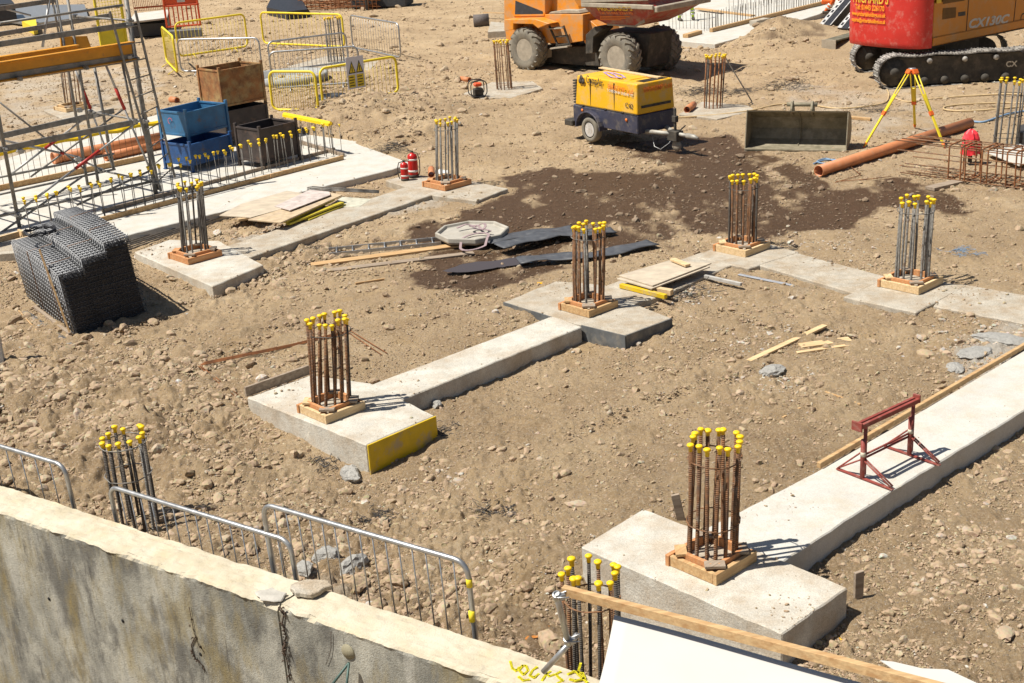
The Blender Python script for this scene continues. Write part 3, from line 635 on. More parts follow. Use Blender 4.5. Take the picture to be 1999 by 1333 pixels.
root('thin dark root hanging on the wall face left of the joint',[(371,1184),(376,1210),(381,1235),(391,1262)],.004,5)
root('curled dead root on the wall face beside a tie hole',[(384,1240),(375,1258),(381,1282),(397,1297),(402,1313)],.006,9)
root('single thin dark root hanging from the wall edge right of the joint',[(648,1232),(648,1262),(645,1278),(638,1296)],.003,0)
# steel prop foot at the bottom of the picture
pr=empty('steel_prop',wface(680,1300,.05),label='green steel prop with two splayed legs against the wall face',cat='prop')
mg=mat('prop_green',(.06,.10,.085),.5,metal=.3,bump=.1)
for q in((640,1365),(706,1365)):
    a=wface(690,1287,.06)-pr.location;b=wface(q[0],q[1],.25)-pr.location;MB().tube([a,b],.012,8).build('leg',mg,pr)
p=wface(680,1272,.0)-pr.location;MB().lathe([(.075,0),(.07,.012),(0,.014)],20,Mat4(dirR(-_wn),p)).build('plate',mat('conc_patch',(.30,.27,.18),.8,bump=.3),pr)

# ================================================================ starter bar columns
def cap_mesh(s=1.):
    s*=.92
    return [(0.0001,.03*s),(.016*s,-.012*s),(.019*s,-.03*s),(.021*s,-.03*s),(.022*s,.010*s),(.033*s,.024*s),(.038*s,.034*s),(.0365*s,.044*s),(.026*s,.053*s),(.0001,.057*s)]
_pc={}
def column(label,base,top,z0=0.,r=.25,n=12,mt=None,mt2=None,rb=.0165,kick=True,seed=1,rings=(.87,),grp='capped rebar columns',capS=1.,drop=.05,square=False):
    rng=random.Random(seed);B=G(base[0],base[1],z0);Tp=facing(top[0],top[1],B);ax=Tp-B;L=ax.length
    # the upright plane puts the top where it was seen
    root_=empty('rebar_column',B,label=label,cat='rebar column',group=grp)
    for i in range(n):
        a=2*PI*(i+.35*rng.random())/n;x,y=r*math.cos(a),r*math.sin(a)
        if square:
            mx_=max(abs(x),abs(y));x,y=x/mx_*r*.85,y/mx_*r*.85
        h=L-.025+rng.uniform(-drop*.7,.02);sp_=1+rng.uniform(-.06,.06)
        p0=Vector((x,y,0));p2=Vector((x*sp_,y*sp_,0))+ax*(h/L)+Vector((rng.uniform(-1,1),rng.uniform(-1,1),0))*.026
        p1=p0.lerp(p2,.5)+Vector((rng.uniform(-1,1),rng.uniform(-1,1),0))*.006
        mm=mt if (mt2 is None or rng.random()<.6) else mt2
        ob=MB().tube([p0-Vector((0,0,.1)),p0,p1,p2],rb*rng.uniform(.9,1.08),8).build('bar',mm,root_,recalc=False)
        d=(p2-p1).normalized();R=dirR(d)@Matrix.Rotation(rng.uniform(-.12,.12),3,'X')
        s=capS*rng.uniform(.93,1.08);c=MB().lathe(cap_mesh(s),12,Mat4(R,p2)).build('cap',M_cap,ob,recalc=False)
    for k in rings:
        P=[];
        for j in range(20):
            a=2*PI*j/20;q=(r+rb*1.3)*(1+.02*rng.uniform(-1,1));x,y=q*math.cos(a),q*math.sin(a)
            if square:
                mx_=max(abs(x),abs(y));x,y=x/mx_*q*.86,y/mx_*q*.86
            P.append(Vector((x,y,0))+ax*k+Vector((0,0,rng.uniform(-.01,.01))))
        MB().tube(P,.0065,6,closed=True).build('link',mt2 or mt,root_)
    return root_
def kicker(label,c,w=.6,l=.6,h=.11,rz=AZ,mts=(M_wood,M_woodo),z0=0.,seed=1):
    rng=random.Random(seed);o=empty('kicker_form',G(c[0],c[1],z0),rz,label,'timber form','timber kicker forms round the columns')
    t=.045;a,b=mts
    for k,(cx,cy,dx,dy) in enumerate(((0,-w/2+t/2,l,t),(0,w/2-t/2,l+.03,t),(-l/2+t/2,0,t,w-2*t-.002),(l/2-t/2,0,t,w-2*t-.002))):
        MB().box((cx,cy,h/2+.002),(dx,dy,h+rng.uniform(-.006,.006))).build('side_board',a if k%2==0 else b,o,bevel=.003)
    i=.40*w
    for k in range(4):   # inner boards make an eight sided opening
        an=k*PI/2;R=Rz(an);c_=R@Vector((w/2-t-.032,0,h/2+.025))
        MB().box(c_,(.04,w*.62,h+.05),R).build('inner_board',b,o,bevel=.003)
    for k in range(4):
        an=PI/4+k*PI/2;R=Rz(an);c_=R@Vector((w*.475,0,h+.035))
        MB().box(c_,(.11,.19,.03),R@Matrix.Rotation(rng.uniform(-.08,.08),3,'Y')).build('corner_block',M_woodg if k!=1 else a,o,bevel=.003)
    MB().box((0,0,h*.35),(w-.2,l-.2,h*.6)).build('concrete_fill',M_conc2,o)
    return o
CO=[
('rusty rebar column with yellow caps on the large right foreground pad',(1390,1096),(1397,858),dict(r=.225,n=15,rb=.0185,mt=M_rust,mt2=M_rust,seed=3,rings=(.86,.35))),
('rust and grey capped rebar column on the yellow boarded pad',(648,799),(643,622),dict(r=.23,n=14,rb=.0185,mt=M_rust,mt2=M_rdark,seed=4)),
('capped rebar column standing on the black edged middle pad',(1149,599),(1147,440),dict(r=.215,n=14,rb=.0185,mt=M_rust,mt2=M_rgrey,seed=5)),
('capped rebar column just beyond the grey plywood sheets',(1449,484),(1453,346),dict(r=.225,n=14,rb=.0185,mt=M_rust,mt2=M_rdark,seed=6)),
('grey capped rebar column on the right hand dusty pad',(1779,553),(1790,388),dict(r=.24,n=13,rb=.0185,mt=M_rgrey,mt2=M_rgrey,seed=7)),
('capped rebar column on the pad beside the black mesh stack',(382,499),(369,360),dict(r=.225,mt=M_rdark,mt2=M_rgrey,seed=8)),
('grey capped rebar column beside the fire extinguishers',(873,360),(870,234),dict(r=.225,mt=M_rgrey,mt2=M_rgrey,seed=9)),
('dark capped rebar column behind the wall and left barrier, foreground',(270,1032),(238,850),dict(z0=-.40,r=.225,rb=.0185,mt=M_rdark,mt2=M_rgrey,seed=10,rings=(.93,.6))),
('dark capped rebar column behind the timber rail at bottom right',(1163,1380),(1153,1112),dict(z0=-.5,r=.215,mt=M_rdark,mt2=M_rust,seed=11,rings=(.80,))),
('thin rusty rebar column left of the orange dumper',(985,174),(978,80),dict(r=.215,mt=M_rust,mt2=None,seed=12,rb=.014,rings=(.9,.1))),
('rusty rebar column behind the compressor with a leaning bar',(1392,210),(1397,108),dict(r=.225,n=14,mt=M_rorange,mt2=M_rdark,seed=13,rb=.015)),
('tall grey rebar column at the right edge behind the rebar cage',(1962,292),(1978,156),dict(r=.24,mt=M_rgrey,mt2=M_rdark,seed=14,rings=(.8,.5,.2))),
('far grey rebar column inside the ring of crowd barriers',(657,120),(648,34),dict(r=.27,n=14,mt=M_rgrey,mt2=M_rdark,seed=15,rb=.015,rings=(.85,.5,.15))),
('rebar column behind the scaffolding at far left',(146,208),(135,118),dict(r=.26,mt=M_rust,mt2=M_rdark,seed=16,rb=.014)),
]
for l,b,t,k in CO:column(l,b,t,**k)
# leaning bar beside the compressor column
B=T(1468,203);o=MB().tube([B+Vector((-.12,0,0)),B+Vector((0,0,.06)),facing(1416,112,B)],.016,8).build('leaning_bar',M_rdark);tag(o,'dark steel bar leaning on the rebar column behind the compressor','steel bar')
KI=[('timber form round the rusty column on the right foreground pad',(1389,1099),(M_wood,M_woodo),.60),
('pale timber form round the column on the yellow boarded pad',(648,802),(M_woodl,M_woodo),.60),
('timber form round the column on the black edged pad',(1149,602),(M_wood,M_woodo),.62),
('pale timber form round the column beyond the plywood sheets',(1448,487),(M_woodl,M_woodo),.66),
('pale orange timber form round the grey column at right',(1777,556),(M_woodl,M_woodo),.68),
('orange timber form round the column beside the mesh stack',(382,502),(M_woodo,M_woodo),.68),
('orange timber form round the column by the fire extinguishers',(873,362),(M_woodo,M_woodo),.72),
('timber form round the column behind the scaffolding',(143,213),(M_woodl,M_wood),.8)]
for i,(l,c,ms,w) in enumerate(KI):kicker(l,c,w,w,mts=ms,seed=i+2,h=.11)
# ================================================================ shared pieces
def zat(B,py,lo=-3,hi=12):
    for i in range(45):
        m_=(lo+hi)/2
        if proj((B.x,B.y,m_))[1]>py:lo=m_
        else:hi=m_
    return m_
def text(s,size,o,ex,ey,mt,parent=None,name='lettering',ext=.0015,shear=0,bold=0,sx=1.,fit=None,wrap=None):
    cu=bpy.data.curves.new(name,'FONT');cu.body=s;cu.size=size;cu.extrude=ext;cu.align_x='LEFT';cu.offset=bold;cu.shear=shear;cu.resolution_u=3
    t=bpy.data.objects.new(name,cu);COL.objects.link(t)
    dg=bpy.context.evaluated_depsgraph_get();me=bpy.data.meshes.new_from_object(t.evaluated_get(dg));bpy.data.objects.remove(t)
    if fit:
        xs=[v.co.x for v in me.vertices];sx=fit/max(1e-3,max(xs)-min(xs))
    if wrap:
        for v in me.vertices:v.co=wrap(v.co.x*sx,v.co.y,v.co.z)
        me.materials.clear();me.materials.append(mt);ob=bpy.data.objects.new(name,me);COL.objects.link(ob);ob.parent=parent;return ob
    ex=Vector(ex).normalized();ey=Vector(ey);ey=(ey-ex*ey.dot(ex)).normalized();ez=ex.cross(ey)
    M=Matrix((ex*sx,ey,ez)).transposed().to_4x4();M.translation=Vector(o);me.transform(M)
    me.materials.clear();me.materials.append(mt)
    ob=bpy.data.objects.new(name,me);COL.objects.link(ob)
    if parent:ob.parent=parent
    return ob
M_yel=mat('paint_yellow',(.78,.60,.03),.45,var=.08,scale=8,dirt=(.42,.30,.12),dscale=9,dmix=(.6,.78),bump=.04)
M_red=mat('red_paint',(.42,.03,.02),.5,var=.15,bump=.05)
def crowd_barrier(label,tl,tr,bl,br,gz=0.,mt=None,pm=None,n=18,rad=.019,group='crowd barriers round the excavation',feet=True,name='crowd_barrier',world=None,h=None,lean=0.,rp=.0055,r=.14,legs=1.):
    mt=mt or M_galv;pm=pm or mt
    if world:P0,P1=world
    else:
        P0=G(bl[0],bl[1],gz+.14);P1=G(br[0],br[1],gz+.14)
        h=((zat(P0,tl[1])-gz-.14)+(zat(P1,tr[1])-gz-.14))/2
    mid=(P0+P1)/2;o=empty(name,(mid.x,mid.y,gz),label=label,cat='crowd barrier',group=group);off=Vector((mid.x,mid.y,gz))
    ex=(P1-P0);L=ex.length;ex.normalize();nrm=Vector((-ex.y,ex.x,0));ey=(Vector((0,0,1))+nrm*lean).normalized()
    a=P0-off
    MB().tube(rounded_loop(a,ex,ey,L,h,r),rad,8,closed=True).build('frame',mt,o)
    mb=MB()
    for i in range(n):
        p=a+ex*(L*(i+1)/(n+1));mb.tube([p+ey*.002,p+ey*(h-.002)],rp,5)
    mb.build('infill_bars',pm,o)
    if feet:
        nz=Vector((nrm.x,nrm.y,0))
        for t in(.2,.8):
            p=a+ex*(L*t);mb=MB()
            mb.tube([p+ey*.02,p-nz*.26*legs-Vector((0,0,.13))],.014,6);mb.tube([p+ey*.02,p+nz*.26*legs-Vector((0,0,.13))],.014,6)
            mb.build('foot',mt,o)
    return o
def starter(mb,p,h,r=.007,lean=(0,0)):
    mb.tube([p-Vector((0,0,.08)),p+Vector((lean[0],lean[1],h))],r,5)
def bar_row(label,P,Q,h,n,rb=.007,caps=True,double=.0,seed=1,mt=None,grp='rows of thin starter bars',capm=None,cs=.75,jit=.03,prune=0):
    rng=random.Random(seed);o=empty('starter_bar_row',P,label=label,cat='starter bars',group=grp);d=(Q-P);L=d.length;d.normalize();nn=Vector((-d.y,d.x,0))
    rows=(0,) if not double else (0,double)
    for i in range(n):
        for k,w in enumerate(rows):
            if rng.random()<prune:continue
            p=d*(L*(i+(.35 if k else 0)+rng.uniform(-.1,.1))/max(1,n-1))+nn*w;lean=(rng.uniform(-jit,jit),rng.uniform(-jit,jit));hh=h*rng.uniform(.94,1.05)
            mb=MB();starter(mb,p,hh,rb,lean);b=mb.build('bar',mt or M_rdark,o,recalc=False)
            if caps:MB().lathe(cap_mesh(cs),9,Mat4(Matrix.Rotation(rng.uniform(-.3,.3),3,'X'),p+Vector((lean[0],lean[1],hh-.01)))).build('cap',capm or M_cap,b,recalc=False)
    return o
# ================================================================ left: starter rows, kerbs, strips
P=G(62,468);Q=G(652,303)
bar_row('near row of thin capped starter bars behind the timber kerb at left',P,Q,.72,34,double=.16,seed=3,mt=M_rgrey,cs=1.05,rb=.009)
def kerb(label,a,b,w=.05,h=.12,mt=None,z=0.,name='timber_kerb'):
    A_=G(a[0],a[1],z);B_=G(b[0],b[1],z);n=max(1,round((B_-A_).length/2.4));o=empty(name,A_,label=label,cat='timber')
    for i in range(n):
        p=(B_-A_)*(i/n);q=(B_-A_)*((i+1)/n-.004);MB().beam(p+Vector((0,0,h/2)),q+Vector((0,0,h/2)),w,h).build('board',mt or M_woodg,o,bevel=.003)
    return o
kerb('long brown timber kerb in front of the near starter bar row',(196,434),(672,311),mt=M_wood,h=.10)
kerb('brown timber kerb lying just inside the near starter bar row',(200,415),(655,293),mt=M_woodg,h=.07)
kerb('long brown timber kerb before the far starter bar row under the yellow strip',(-30,378),(285,312),mt=M_wood,h=.12)
kerb('timber kerb crossing behind the dark stillages at the slab end',(560,272),(672,306),mt=M_woodg,h=.08)
P=G(-30,369);Q=G(316,296)
bar_row('far row of starter bars topped by the wavy yellow strip',P,Q,.72,30,caps=False,seed=5,mt=M_rust,jit=.015,rb=.006)
P2=G(562,282);Q2=G(652,303)
bar_row('short row of starter bars under the straight yellow strip by the dark stillage',P2,Q2,.70,7,caps=True,double=.12,seed=6,mt=M_rgrey)
def strip(label,A_,B_,z,w=.13,wav=0.):
    A_=A_.copy();B_=B_.copy();A_.z=B_.z=z;d=(B_-A_);L=d.length;d.normalize();nn=Vector((-d.y,d.x,0));n=max(2,int(L/.12));V=[];Fq=[]
    sec=[(-w/2,-.06),(-w/2+.01,.0),(-.02,.035),(.02,.035),(w/2-.01,.0),(w/2,-.06),(w/2-.012,-.055),(0,.018),(-w/2+.012,-.055)]
    for i in range(n+1):
        t=i/n;c=d*(L*t)+nn*(wav*math.sin(t*23))+Vector((0,0,wav*math.sin(t*31)))
        k_=1+.25*(wav>0)*math.sin(t*60)
        for a,b in sec:V.append(c+nn*a*k_+Vector((0,0,b)))
    m_=len(sec)
    for i in range(n):
        for j in range(m_):Fq.append((i*m_+j,i*m_+(j+1)%m_,(i+1)*m_+(j+1)%m_,(i+1)*m_+j))
    o=MB().add(V,Fq).add([V[j] for j in range(m_)],[tuple(range(m_))]).build('cap_strip',M_cap,None);o.location=A_;return tag(o,label,'protective strip')
dd=(Q-P).normalized();strip('wavy yellow protective strip along the far starter bar row',P-dd*.3,P+dd*((Q-P).length+.1),.74,wav=.018)
strip('short yellow protective strip over the bars beside the dark stillage',P2,Q2,.75)
# big orange pipes lying on the slab
M_opipe=mat('clay_pipe',(.55,.21,.085),.55,var=.14,scale=5,dirt=(.42,.28,.18),dscale=7,dmix=(.55,.75),bump=.08)
def pipe_(label,a,b,r,ri=None,z=0.,mt=None,name='drain_pipe',cat='pipe',socket=0,group=None):
    A_=G(a[0],a[1],z+r);B_=G(b[0],b[1],z+r);mb=MB();c=(A_+B_)/2
    mb.pipe(A_-c,B_-c,r,ri or r*.88)
    if socket:
        d=(B_-A_).normalized();mb.pipe(A_-c-d*.01,A_-c+d*socket,r*1.16,r*1.0)
    o=mb.build(name,mt or M_opipe,None,recalc=True);o.location=c;return tag(o,label,cat,group)
pipe_('thick orange pipe lying behind the far starter bars',(104,309),(312,268),.125,socket=.16)
pipe_('second orange pipe lying behind the thick one near the blue stillages',(205,306),(320,280),.10)
# ================================================================ stillages
def stillage(label,n_,l_,r_,z1,z0,mt,like=None,az=None,ww=(1.28,.97),inner=None,seed=1,legs=.14,gz=None,grp='steel stillages stacked on the slab',open_front=0):
    P0=G(n_[0],n_[1],z1);PR=G(r_[0],r_[1],z1);PL=G(l_[0],l_[1],z1)
    d1=(PR-P0);d2=(PL-P0);w1,w2=d1.length,d2.length;d1.normalize();d2.normalize();e1=(d1+Vector((d2.y,-d2.x,0))).normalized();e2=Vector((-e1.y,e1.x,0))
    if az is not None:
        e1=Vector((math.cos(math.radians(az)),math.sin(math.radians(az)),0));e2=Vector((-e1.y,e1.x,0));w1,w2=ww
    if like:P0,e1,e2,w1,w2=like
    print('stillage',label[:30],round(w1,2),round(w2,2))
    
    C0=P0+e1*w1/2+e2*w2/2;C0.z=z0;R=Matrix((e1,e2,Vector((0,0,1)))).transposed();rz=math.atan2(e1.y,e1.x)
    o=empty('stillage',C0,rz,label,'stillage',grp);H=z1-z0;t=.012;hb=H-legs
    for sx,sy,nm in((0,-1,'side_panel'),(0,1,'side_panel'),(-1,0,'side_panel'),(1,0,'side_panel')):
        mb=MB();L=(w1 if sx==0 else w2)-.1;d=(L,t,hb-.02) if sx==0 else (t,L,hb-.02)
        c=Vector((sx*(w1/2-.03),sy*(w2/2-.03),legs+hb/2))
        mb.box(c,d)
        # folded rims and a recessed frame line
        for zz,hh in((legs+hb-.02,.04),(legs+.02,.05)):
            mb.box((c.x,c.y,zz),(d[0]+ (0 if sx==0 else .03),d[1]+(.03 if sx==0 else 0),hh))
        mb.build(nm,mt,o,bevel=.002)
    for sx in(-1,1):
        for sy in(-1,1):
            MB().box((sx*(w1/2-.028),sy*(w2/2-.028),(H+.07)/2),(.06,.06,H+.07)).box((sx*(w1/2-.028),sy*(w2/2-.028),.006),(.1,.1,.012)).build('corner_post',mt,o,bevel=.003)
    MB().box((0,0,legs+.012),(w1-.08,w2-.08,.02)).build('base',inner or mt,o)
    return o,(P0,e1,e2,w1,w2),w2
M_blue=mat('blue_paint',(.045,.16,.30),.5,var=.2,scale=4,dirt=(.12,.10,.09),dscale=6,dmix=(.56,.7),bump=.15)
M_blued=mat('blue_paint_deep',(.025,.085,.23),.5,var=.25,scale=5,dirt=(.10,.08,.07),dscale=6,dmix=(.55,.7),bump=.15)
M_rustbox=mat('rusted_sheet',(.30,.13,.045),.85,var=.35,scale=4,col2=(.36,.24,.10),mix=(.45,.6),dirt=(.14,.06,.03),dscale=5,dmix=(.5,.68),bump=.3)
M_darkbox=mat('dark_rusted_sheet',(.055,.042,.036),.7,var=.35,scale=4,col2=(.15,.09,.06),mix=(.55,.75),bump=.25)
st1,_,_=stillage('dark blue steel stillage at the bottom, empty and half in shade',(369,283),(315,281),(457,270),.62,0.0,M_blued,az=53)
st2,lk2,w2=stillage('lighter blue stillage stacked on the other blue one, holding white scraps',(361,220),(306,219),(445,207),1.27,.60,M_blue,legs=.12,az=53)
w1=lk2[3]
st3,lk,_=stillage('bright orange rusted stillage on top of the stack',(426,138),(382,133),(514,129),1.85,.86,M_rustbox,legs=.11,inner=M_darkbox,az=44)
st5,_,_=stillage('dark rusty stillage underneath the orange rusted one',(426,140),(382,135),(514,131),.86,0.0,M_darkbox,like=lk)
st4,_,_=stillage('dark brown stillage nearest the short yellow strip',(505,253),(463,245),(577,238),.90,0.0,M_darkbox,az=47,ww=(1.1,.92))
# dented end plate inside the front face of the dark stillage
M_rag=mat('white_rag',(.72,.70,.66),.8,var=.06,bump=.3,scale=8)
def rag(label,p,s,mt=M_rag,n=9,seed=1,h=.5,name='cloth',cat='cloth'):
    rng=np.random.RandomState(seed);X,Y=np.meshgrid(np.linspace(-1,1,n),np.linspace(-1,1,n));Z=.35*np.abs(fbm(X*1.5+seed,Y*1.5,3,seed))*2*h+.04
    X2=X+.25*fbm(X*2,Y*2,2,seed+3);Y2=Y+.25*fbm(X*2,Y*2,2,seed+4);V=np.stack([X2*s,Y2*s*.8,Z*s],-1).reshape(-1,3);i=np.arange((n-1)*n).reshape(n-1,n)[:,:-1].ravel()
    o=mesh_np(name,V,np.stack([i,i+1,i+n+1,i+n],1),mt);o.location=p;md=o.modifiers.new('s','SOLIDIFY');md.thickness=.004;md=o.modifiers.new('u','SUBSURF');md.levels=1;md.render_levels=1;return tag(o,label,cat)
c=st2.location
rag('crumpled white sack lying in the upper blue stillage',Vector((c.x+.1,c.y+.05,1.02)),.2,seed=4,h=.9,name='sack',cat='sack')
c=st3.location
rag('pale crumpled wrapping lying in the orange rusted stillage',Vector((c.x,c.y+.1,1.64)),.2,seed=6,h=.8,name='sack',cat='sack')
# red numeral sprayed on the blue stillage, and its missing lower sheet
cr=MB();
for k in range(10):
    a0=-1.2+k*.42;a1=a0+.45
    cr.beam((-w1/2+.028-.03-.010,.05+.07*math.cos(a0),.45+.07*math.sin(a0)),(-w1/2+.028-.03-.010,.05+.07*math.cos(a1),.45+.07*math.sin(a1)),.012,.004,up=(1,0,0))
cr.build('spray_mark',mat('spray_pink',(.65,.12,.12),.8,bump=0),st2)
# ================================================================ mesh stack
def mesh_stack():
    M=mat('stack_mesh_lit',(.30,.30,.30),.6,metal=0,var=.25,scale=9,bump=.15)  # paler mesh colour for top and sunlit side, light put into the colour
    Me=mat('stack_wire_shaded',(.10,.10,.105),.5,var=.3,bump=0)  # darker copy of the wire for the shaded face, shade put into the colour
    Md=mat('stack_core_shaded',(.030,.030,.033),.6,var=.3,bump=.1)  # near-black body, shade of the face and mesh gaps put into the colour
    near=G(148,657,-.13);e1=(G(290,612,-.13)-near);W=1.3;e1.normalize();e2=Vector((-e1.y,e1.x,0))
    Lg=2.35;dv_=G(56,581,-.13)-near;ksh=dv_.dot(e1)/Lg;ysc=dv_.dot(e2)/Lg;print('stack',ksh,ysc);o=empty('mesh_stack',near,math.atan2(e1.y,e1.x),label='black bundled stack of curved reinforcement mesh stepping up in three tiers',cat='mesh stack')
    H=zat(near,535)+.13;print('mesh H',H)
    # local x along the dark face, y away; three tiers rising to the right
    tiers=[(0,.42,1.0),(.42,.84,1.15),(.84,1.26,1.30)]
    def zt(y,h):    # sheets sag: the pile bows down to the viewer
        t=y/Lg;return h*(1+.03*math.sin(PI*t))+.02*math.sin(PI*t)
    for x0,x1,hh in tiers:
        hs=H*hh
        # dark body
        mb=MB();n=14
        for i in range(n):
            y0,y1=Lg*i/n,Lg*(i+1)/n;za,zb=zt(y0,hs)-.09,zt(y1,hs)-.09;I=.045
            Il=I if x0==0 else -.002;Ir=I if x1>1.2 else .0;mb.add([(x0+Il,y0,.02),(x1-Ir,y0,.02),(x1-Ir,y1,.02),(x0+Il,y1,.02),(x0+Il,y0,za),(x1-Ir,y0,za),(x1-Ir,y1,zb),(x0+Il,y1,zb)],[(3,2,1,0),(4,5,6,7),(0,1,5,4),(1,2,6,5),(2,3,7,6),(3,0,4,7)])
        mb.build('bundle_core',Md,o)
        # top grid: longitudinal wires and cross wires
        mb=MB();k=6
        for j in range(k+1):
            x=x0+(x1-x0)*j/k
            for lay in range(2):
                mb.tube([(x,Lg*i/14,zt(Lg*i/14,hs)-lay*.035) for i in range(15)],.012,4,cap=True)
        ny=24
        for i in range(ny+1):
            y=Lg*i/ny;mb.tube([(x0-.005,y,zt(y,hs)+.012),(x1+.005,y,zt(y,hs)+.012)],.0115,4)
        # lit long sides: layered sheet edges
        prev=0 if x0==0 else H*tiers[[t[0] for t in tiers].index(x0)-1][2]
        nl=13
        for q in range(nl):
            f=(q+.5)/nl;hz_=f*hs
            if hz_<prev-.1:continue
            mb.tube([(x0-.004,Lg*i/10,zt(Lg*i/10,hs)*f) for i in range(11)],.011,4)
        for i in range(0,ny+1):
            y=Lg*i/ny;zz=zt(y,hs);zb=max(.01,prev-.12)
            mb.tube([(x0-.012,y,zb),(x0-.012,y,zz)],.010,4)
        mb.build('mesh_sheets',M,o)
        # ragged wire ends on the dark face
        mb=MB();rng=random.Random(int(x0*50)+3)
        for j in range(k*2+1):
            x=x0+(x1-x0)*j/(k*2)
            z=.02
            while z<hs-.02:
                z+=rng.uniform(.028,.045);mb.tube([(x+rng.uniform(-.006,.006),.03,z),(x+rng.uniform(-.02,.02),-.025-rng.random()*.035,z+rng.uniform(-.02,.02))],.0048,4)
        for q in range(nl):
            z=hs*(q+.5)/nl;mb.tube([(x0,-.004-rng.random()*.012,z),(x1,-.004-rng.random()*.012,z+rng.uniform(-.01,.01))],.0055,4)
        for q in range(90):
            x=rng.uniform(x0,x1);z=hs+rng.uniform(-.10,.02);mb.tube([(x,.02,z),(x+rng.uniform(-.04,.04),-.03-rng.random()*.03,z+rng.uniform(-.02,.05))],.0045,4)
        mb.build('wire_ends',Me,o)
    # tie wires
    Mt=mat('tie_wire',(.30,.17,.10),.7,bump=0);mb=MB()
    for y in(.55,1.45):
        mb.tube([(-.02,y,.05),(-.02,y,zt(y,H)),(.42,y,zt(y,H)+.02),(.42,y,zt(y,H*1.19)+.01),(.84,y,zt(y,H*1.19)+.02),(.84,y,zt(y,H*1.36)),(1.27,y,zt(y,H*1.36)+.02),(1.27,y,.3)],.006,5)
    mb.build('tie_wire',Mt,o)
    for ch in o.children:
        for v in ch.data.vertices:v.co.x+=-.10*v.co.z+ksh*v.co.y;v.co.y*=ysc
    return o,near,e1,e2,H,zt
ms,nr,e1m,e2m,Hm,ztm=mesh_stack()
# stake against the stack, small one behind it
a=nr-e1m*.05+e2m*.03;b=onplane(77,487,nr-e1m*.06,e1m)
o=MB().beam(a+Vector((0,0,.02))+e1m*-.01,b,.045,.03,up=(1,.3,0)).build('timber_stake',M_wood,bevel=.003);tag(o,'yellowish timber stake leaning on the lit side of the mesh stack','stake')
# wire coil on top
Rm_=random.Random(4);mb=MB();c0=nr+e1m*.55+e2m*1.65;zc=nr.z+ztm(1.65,Hm*1.19)+.05;
for k in range(9):
    mb.tube([c0+Vector((0,0,zc-c0.z+Rm_.uniform(-.02,.04)))+Vector((math.cos(a)*(.22+.03*Rm_.random()),math.sin(a)*(.22+.03*Rm_.random()),.015*math.sin(a*2+k))) for a in [2*PI*j/22 for j in range(22)]],.007,5,closed=True)
o=mb.build('wire_coil',M_black);tag(o,'flattened coil of black wire lying on the mesh stack','wire coil')
# plastic spacer strip, stick beside the stack
def groundstick(label,a,b,w,h,mt,cat='timber',name='plank',dz=.0,z=None,lift=(0,0),bev=.003,grp=None):
    A_=T(*a) if z is None else G(a[0],a[1],z);B_=T(*b) if z is None else G(b[0],b[1],z)
    A_=A_+Vector((0,0,h/2+dz+lift[0]+.008));B_=B_+Vector((0,0,h/2+dz+lift[1]+.008));c=(A_+B_)/2
    o=MB().beam(A_-c,B_-c,w,h).build(name,mt,bevel=bev);o.location=c;return tag(o,label,cat,grp)
mb=MB();A_=T(50,611);B_=T(140,674);d=(B_-A_);L=d.length;d.normalize();nn=Vector((-d.y,d.x,0))
for k in(-1,0,1):mb.tube([nn*k*.035+Vector((0,0,.02)),d*L+nn*k*.035+Vector((0,0,.02))],.007,4)
for i in range(46):mb.tube([d*(L*i/45)-nn*.04+Vector((0,0,.027)),d*(L*i/45)+nn*.04+Vector((0,0,.027))],.006,4)
o=mb.build('mesh_strip',mat('spacer_grey',(.23,.24,.25),.6,bump=.05));o.location=A_;tag(o,'narrow grey ladder shaped mesh strip on the soil below the mesh stack','mesh strip')
groundstick('thin stick lying on the soil left of the grey mesh strip',(37,608),(72,647),.02,.02,M_wood,'stick','stick')
groundstick('dark timber under the lit side of the mesh stack',(70,605),(138,658),.05,.06,M_woodg,'timber','timber_bearer')
# timber tray near the stack
kerb('pale timber board behind the mesh stack, left end of the tray',(-12,476),(38,462),mt=M_woodl,h=.11)
kerb('pale timber board behind the mesh stack, nearer side of the tray',(33,478),(78,466),mt=M_woodl,h=.11)
kerb('pale timber board behind the mesh stack, crossing side of the tray',(38,458),(62,470),mt=M_woodl,h=.11)
# tarpaulin piece / crate corner at the far left edge
# ================================================================ scaffolding at the left
P1b=G(38,443);P5b=G(304,378);dirA=(P5b-P1b).normalized();nA=Vector((-dirA.y,dirA.x,0))
P4b=P5b+nA*2.2
def SF(px,py):return onplane(px,py,P1b,nA)
def SB(px,py):return onplane(px,py,P4b,nA)
sc_o=empty('scaffold',(P1b+P5b)/2,label='grey tube scaffold tower with ladder and long orange beams at upper left',cat='scaffold')
so_=Vector(sc_o.location)
def stube(pts,r=.030,m_=None,name='tube',n=8):return MB().tube([p-so_ for p in pts],r,n).build(name,m_ or M_scaf,sc_o)
def clamp(p,name='coupler'):
    MB().box(p-so_,(.10,.10,.09),Rz(.7)).tube([p-so_+Vector((-.09,0,0)),p-so_+Vector((.09,0,.0))],.018,6).build(name,M_galv,sc_o,bevel=.008)
def vpost(px,py,ztop,plane=None,r=.030,name='standard',zb=0):
    B=G(px,py,zb);return B,stube([B,B+Vector((0,0,ztop))],r,name=name)
B1,_=vpost(38,443,4.6,r=.04)
B5,_=vpost(304,378,4.4,r=.05)
BB2=B1+nA*2.2+dirA*.05;print('B2 proj',proj(BB2),'B4',proj(B5+nA*2.2))
for p,h in((BB2+dirA*.5,4.4),(B5+nA*2.2-dirA*.1,4.2),(B5+nA*2.2-dirA*.36,4.2)):stube([p,p+Vector((0,0,h))],.034,name='standard')
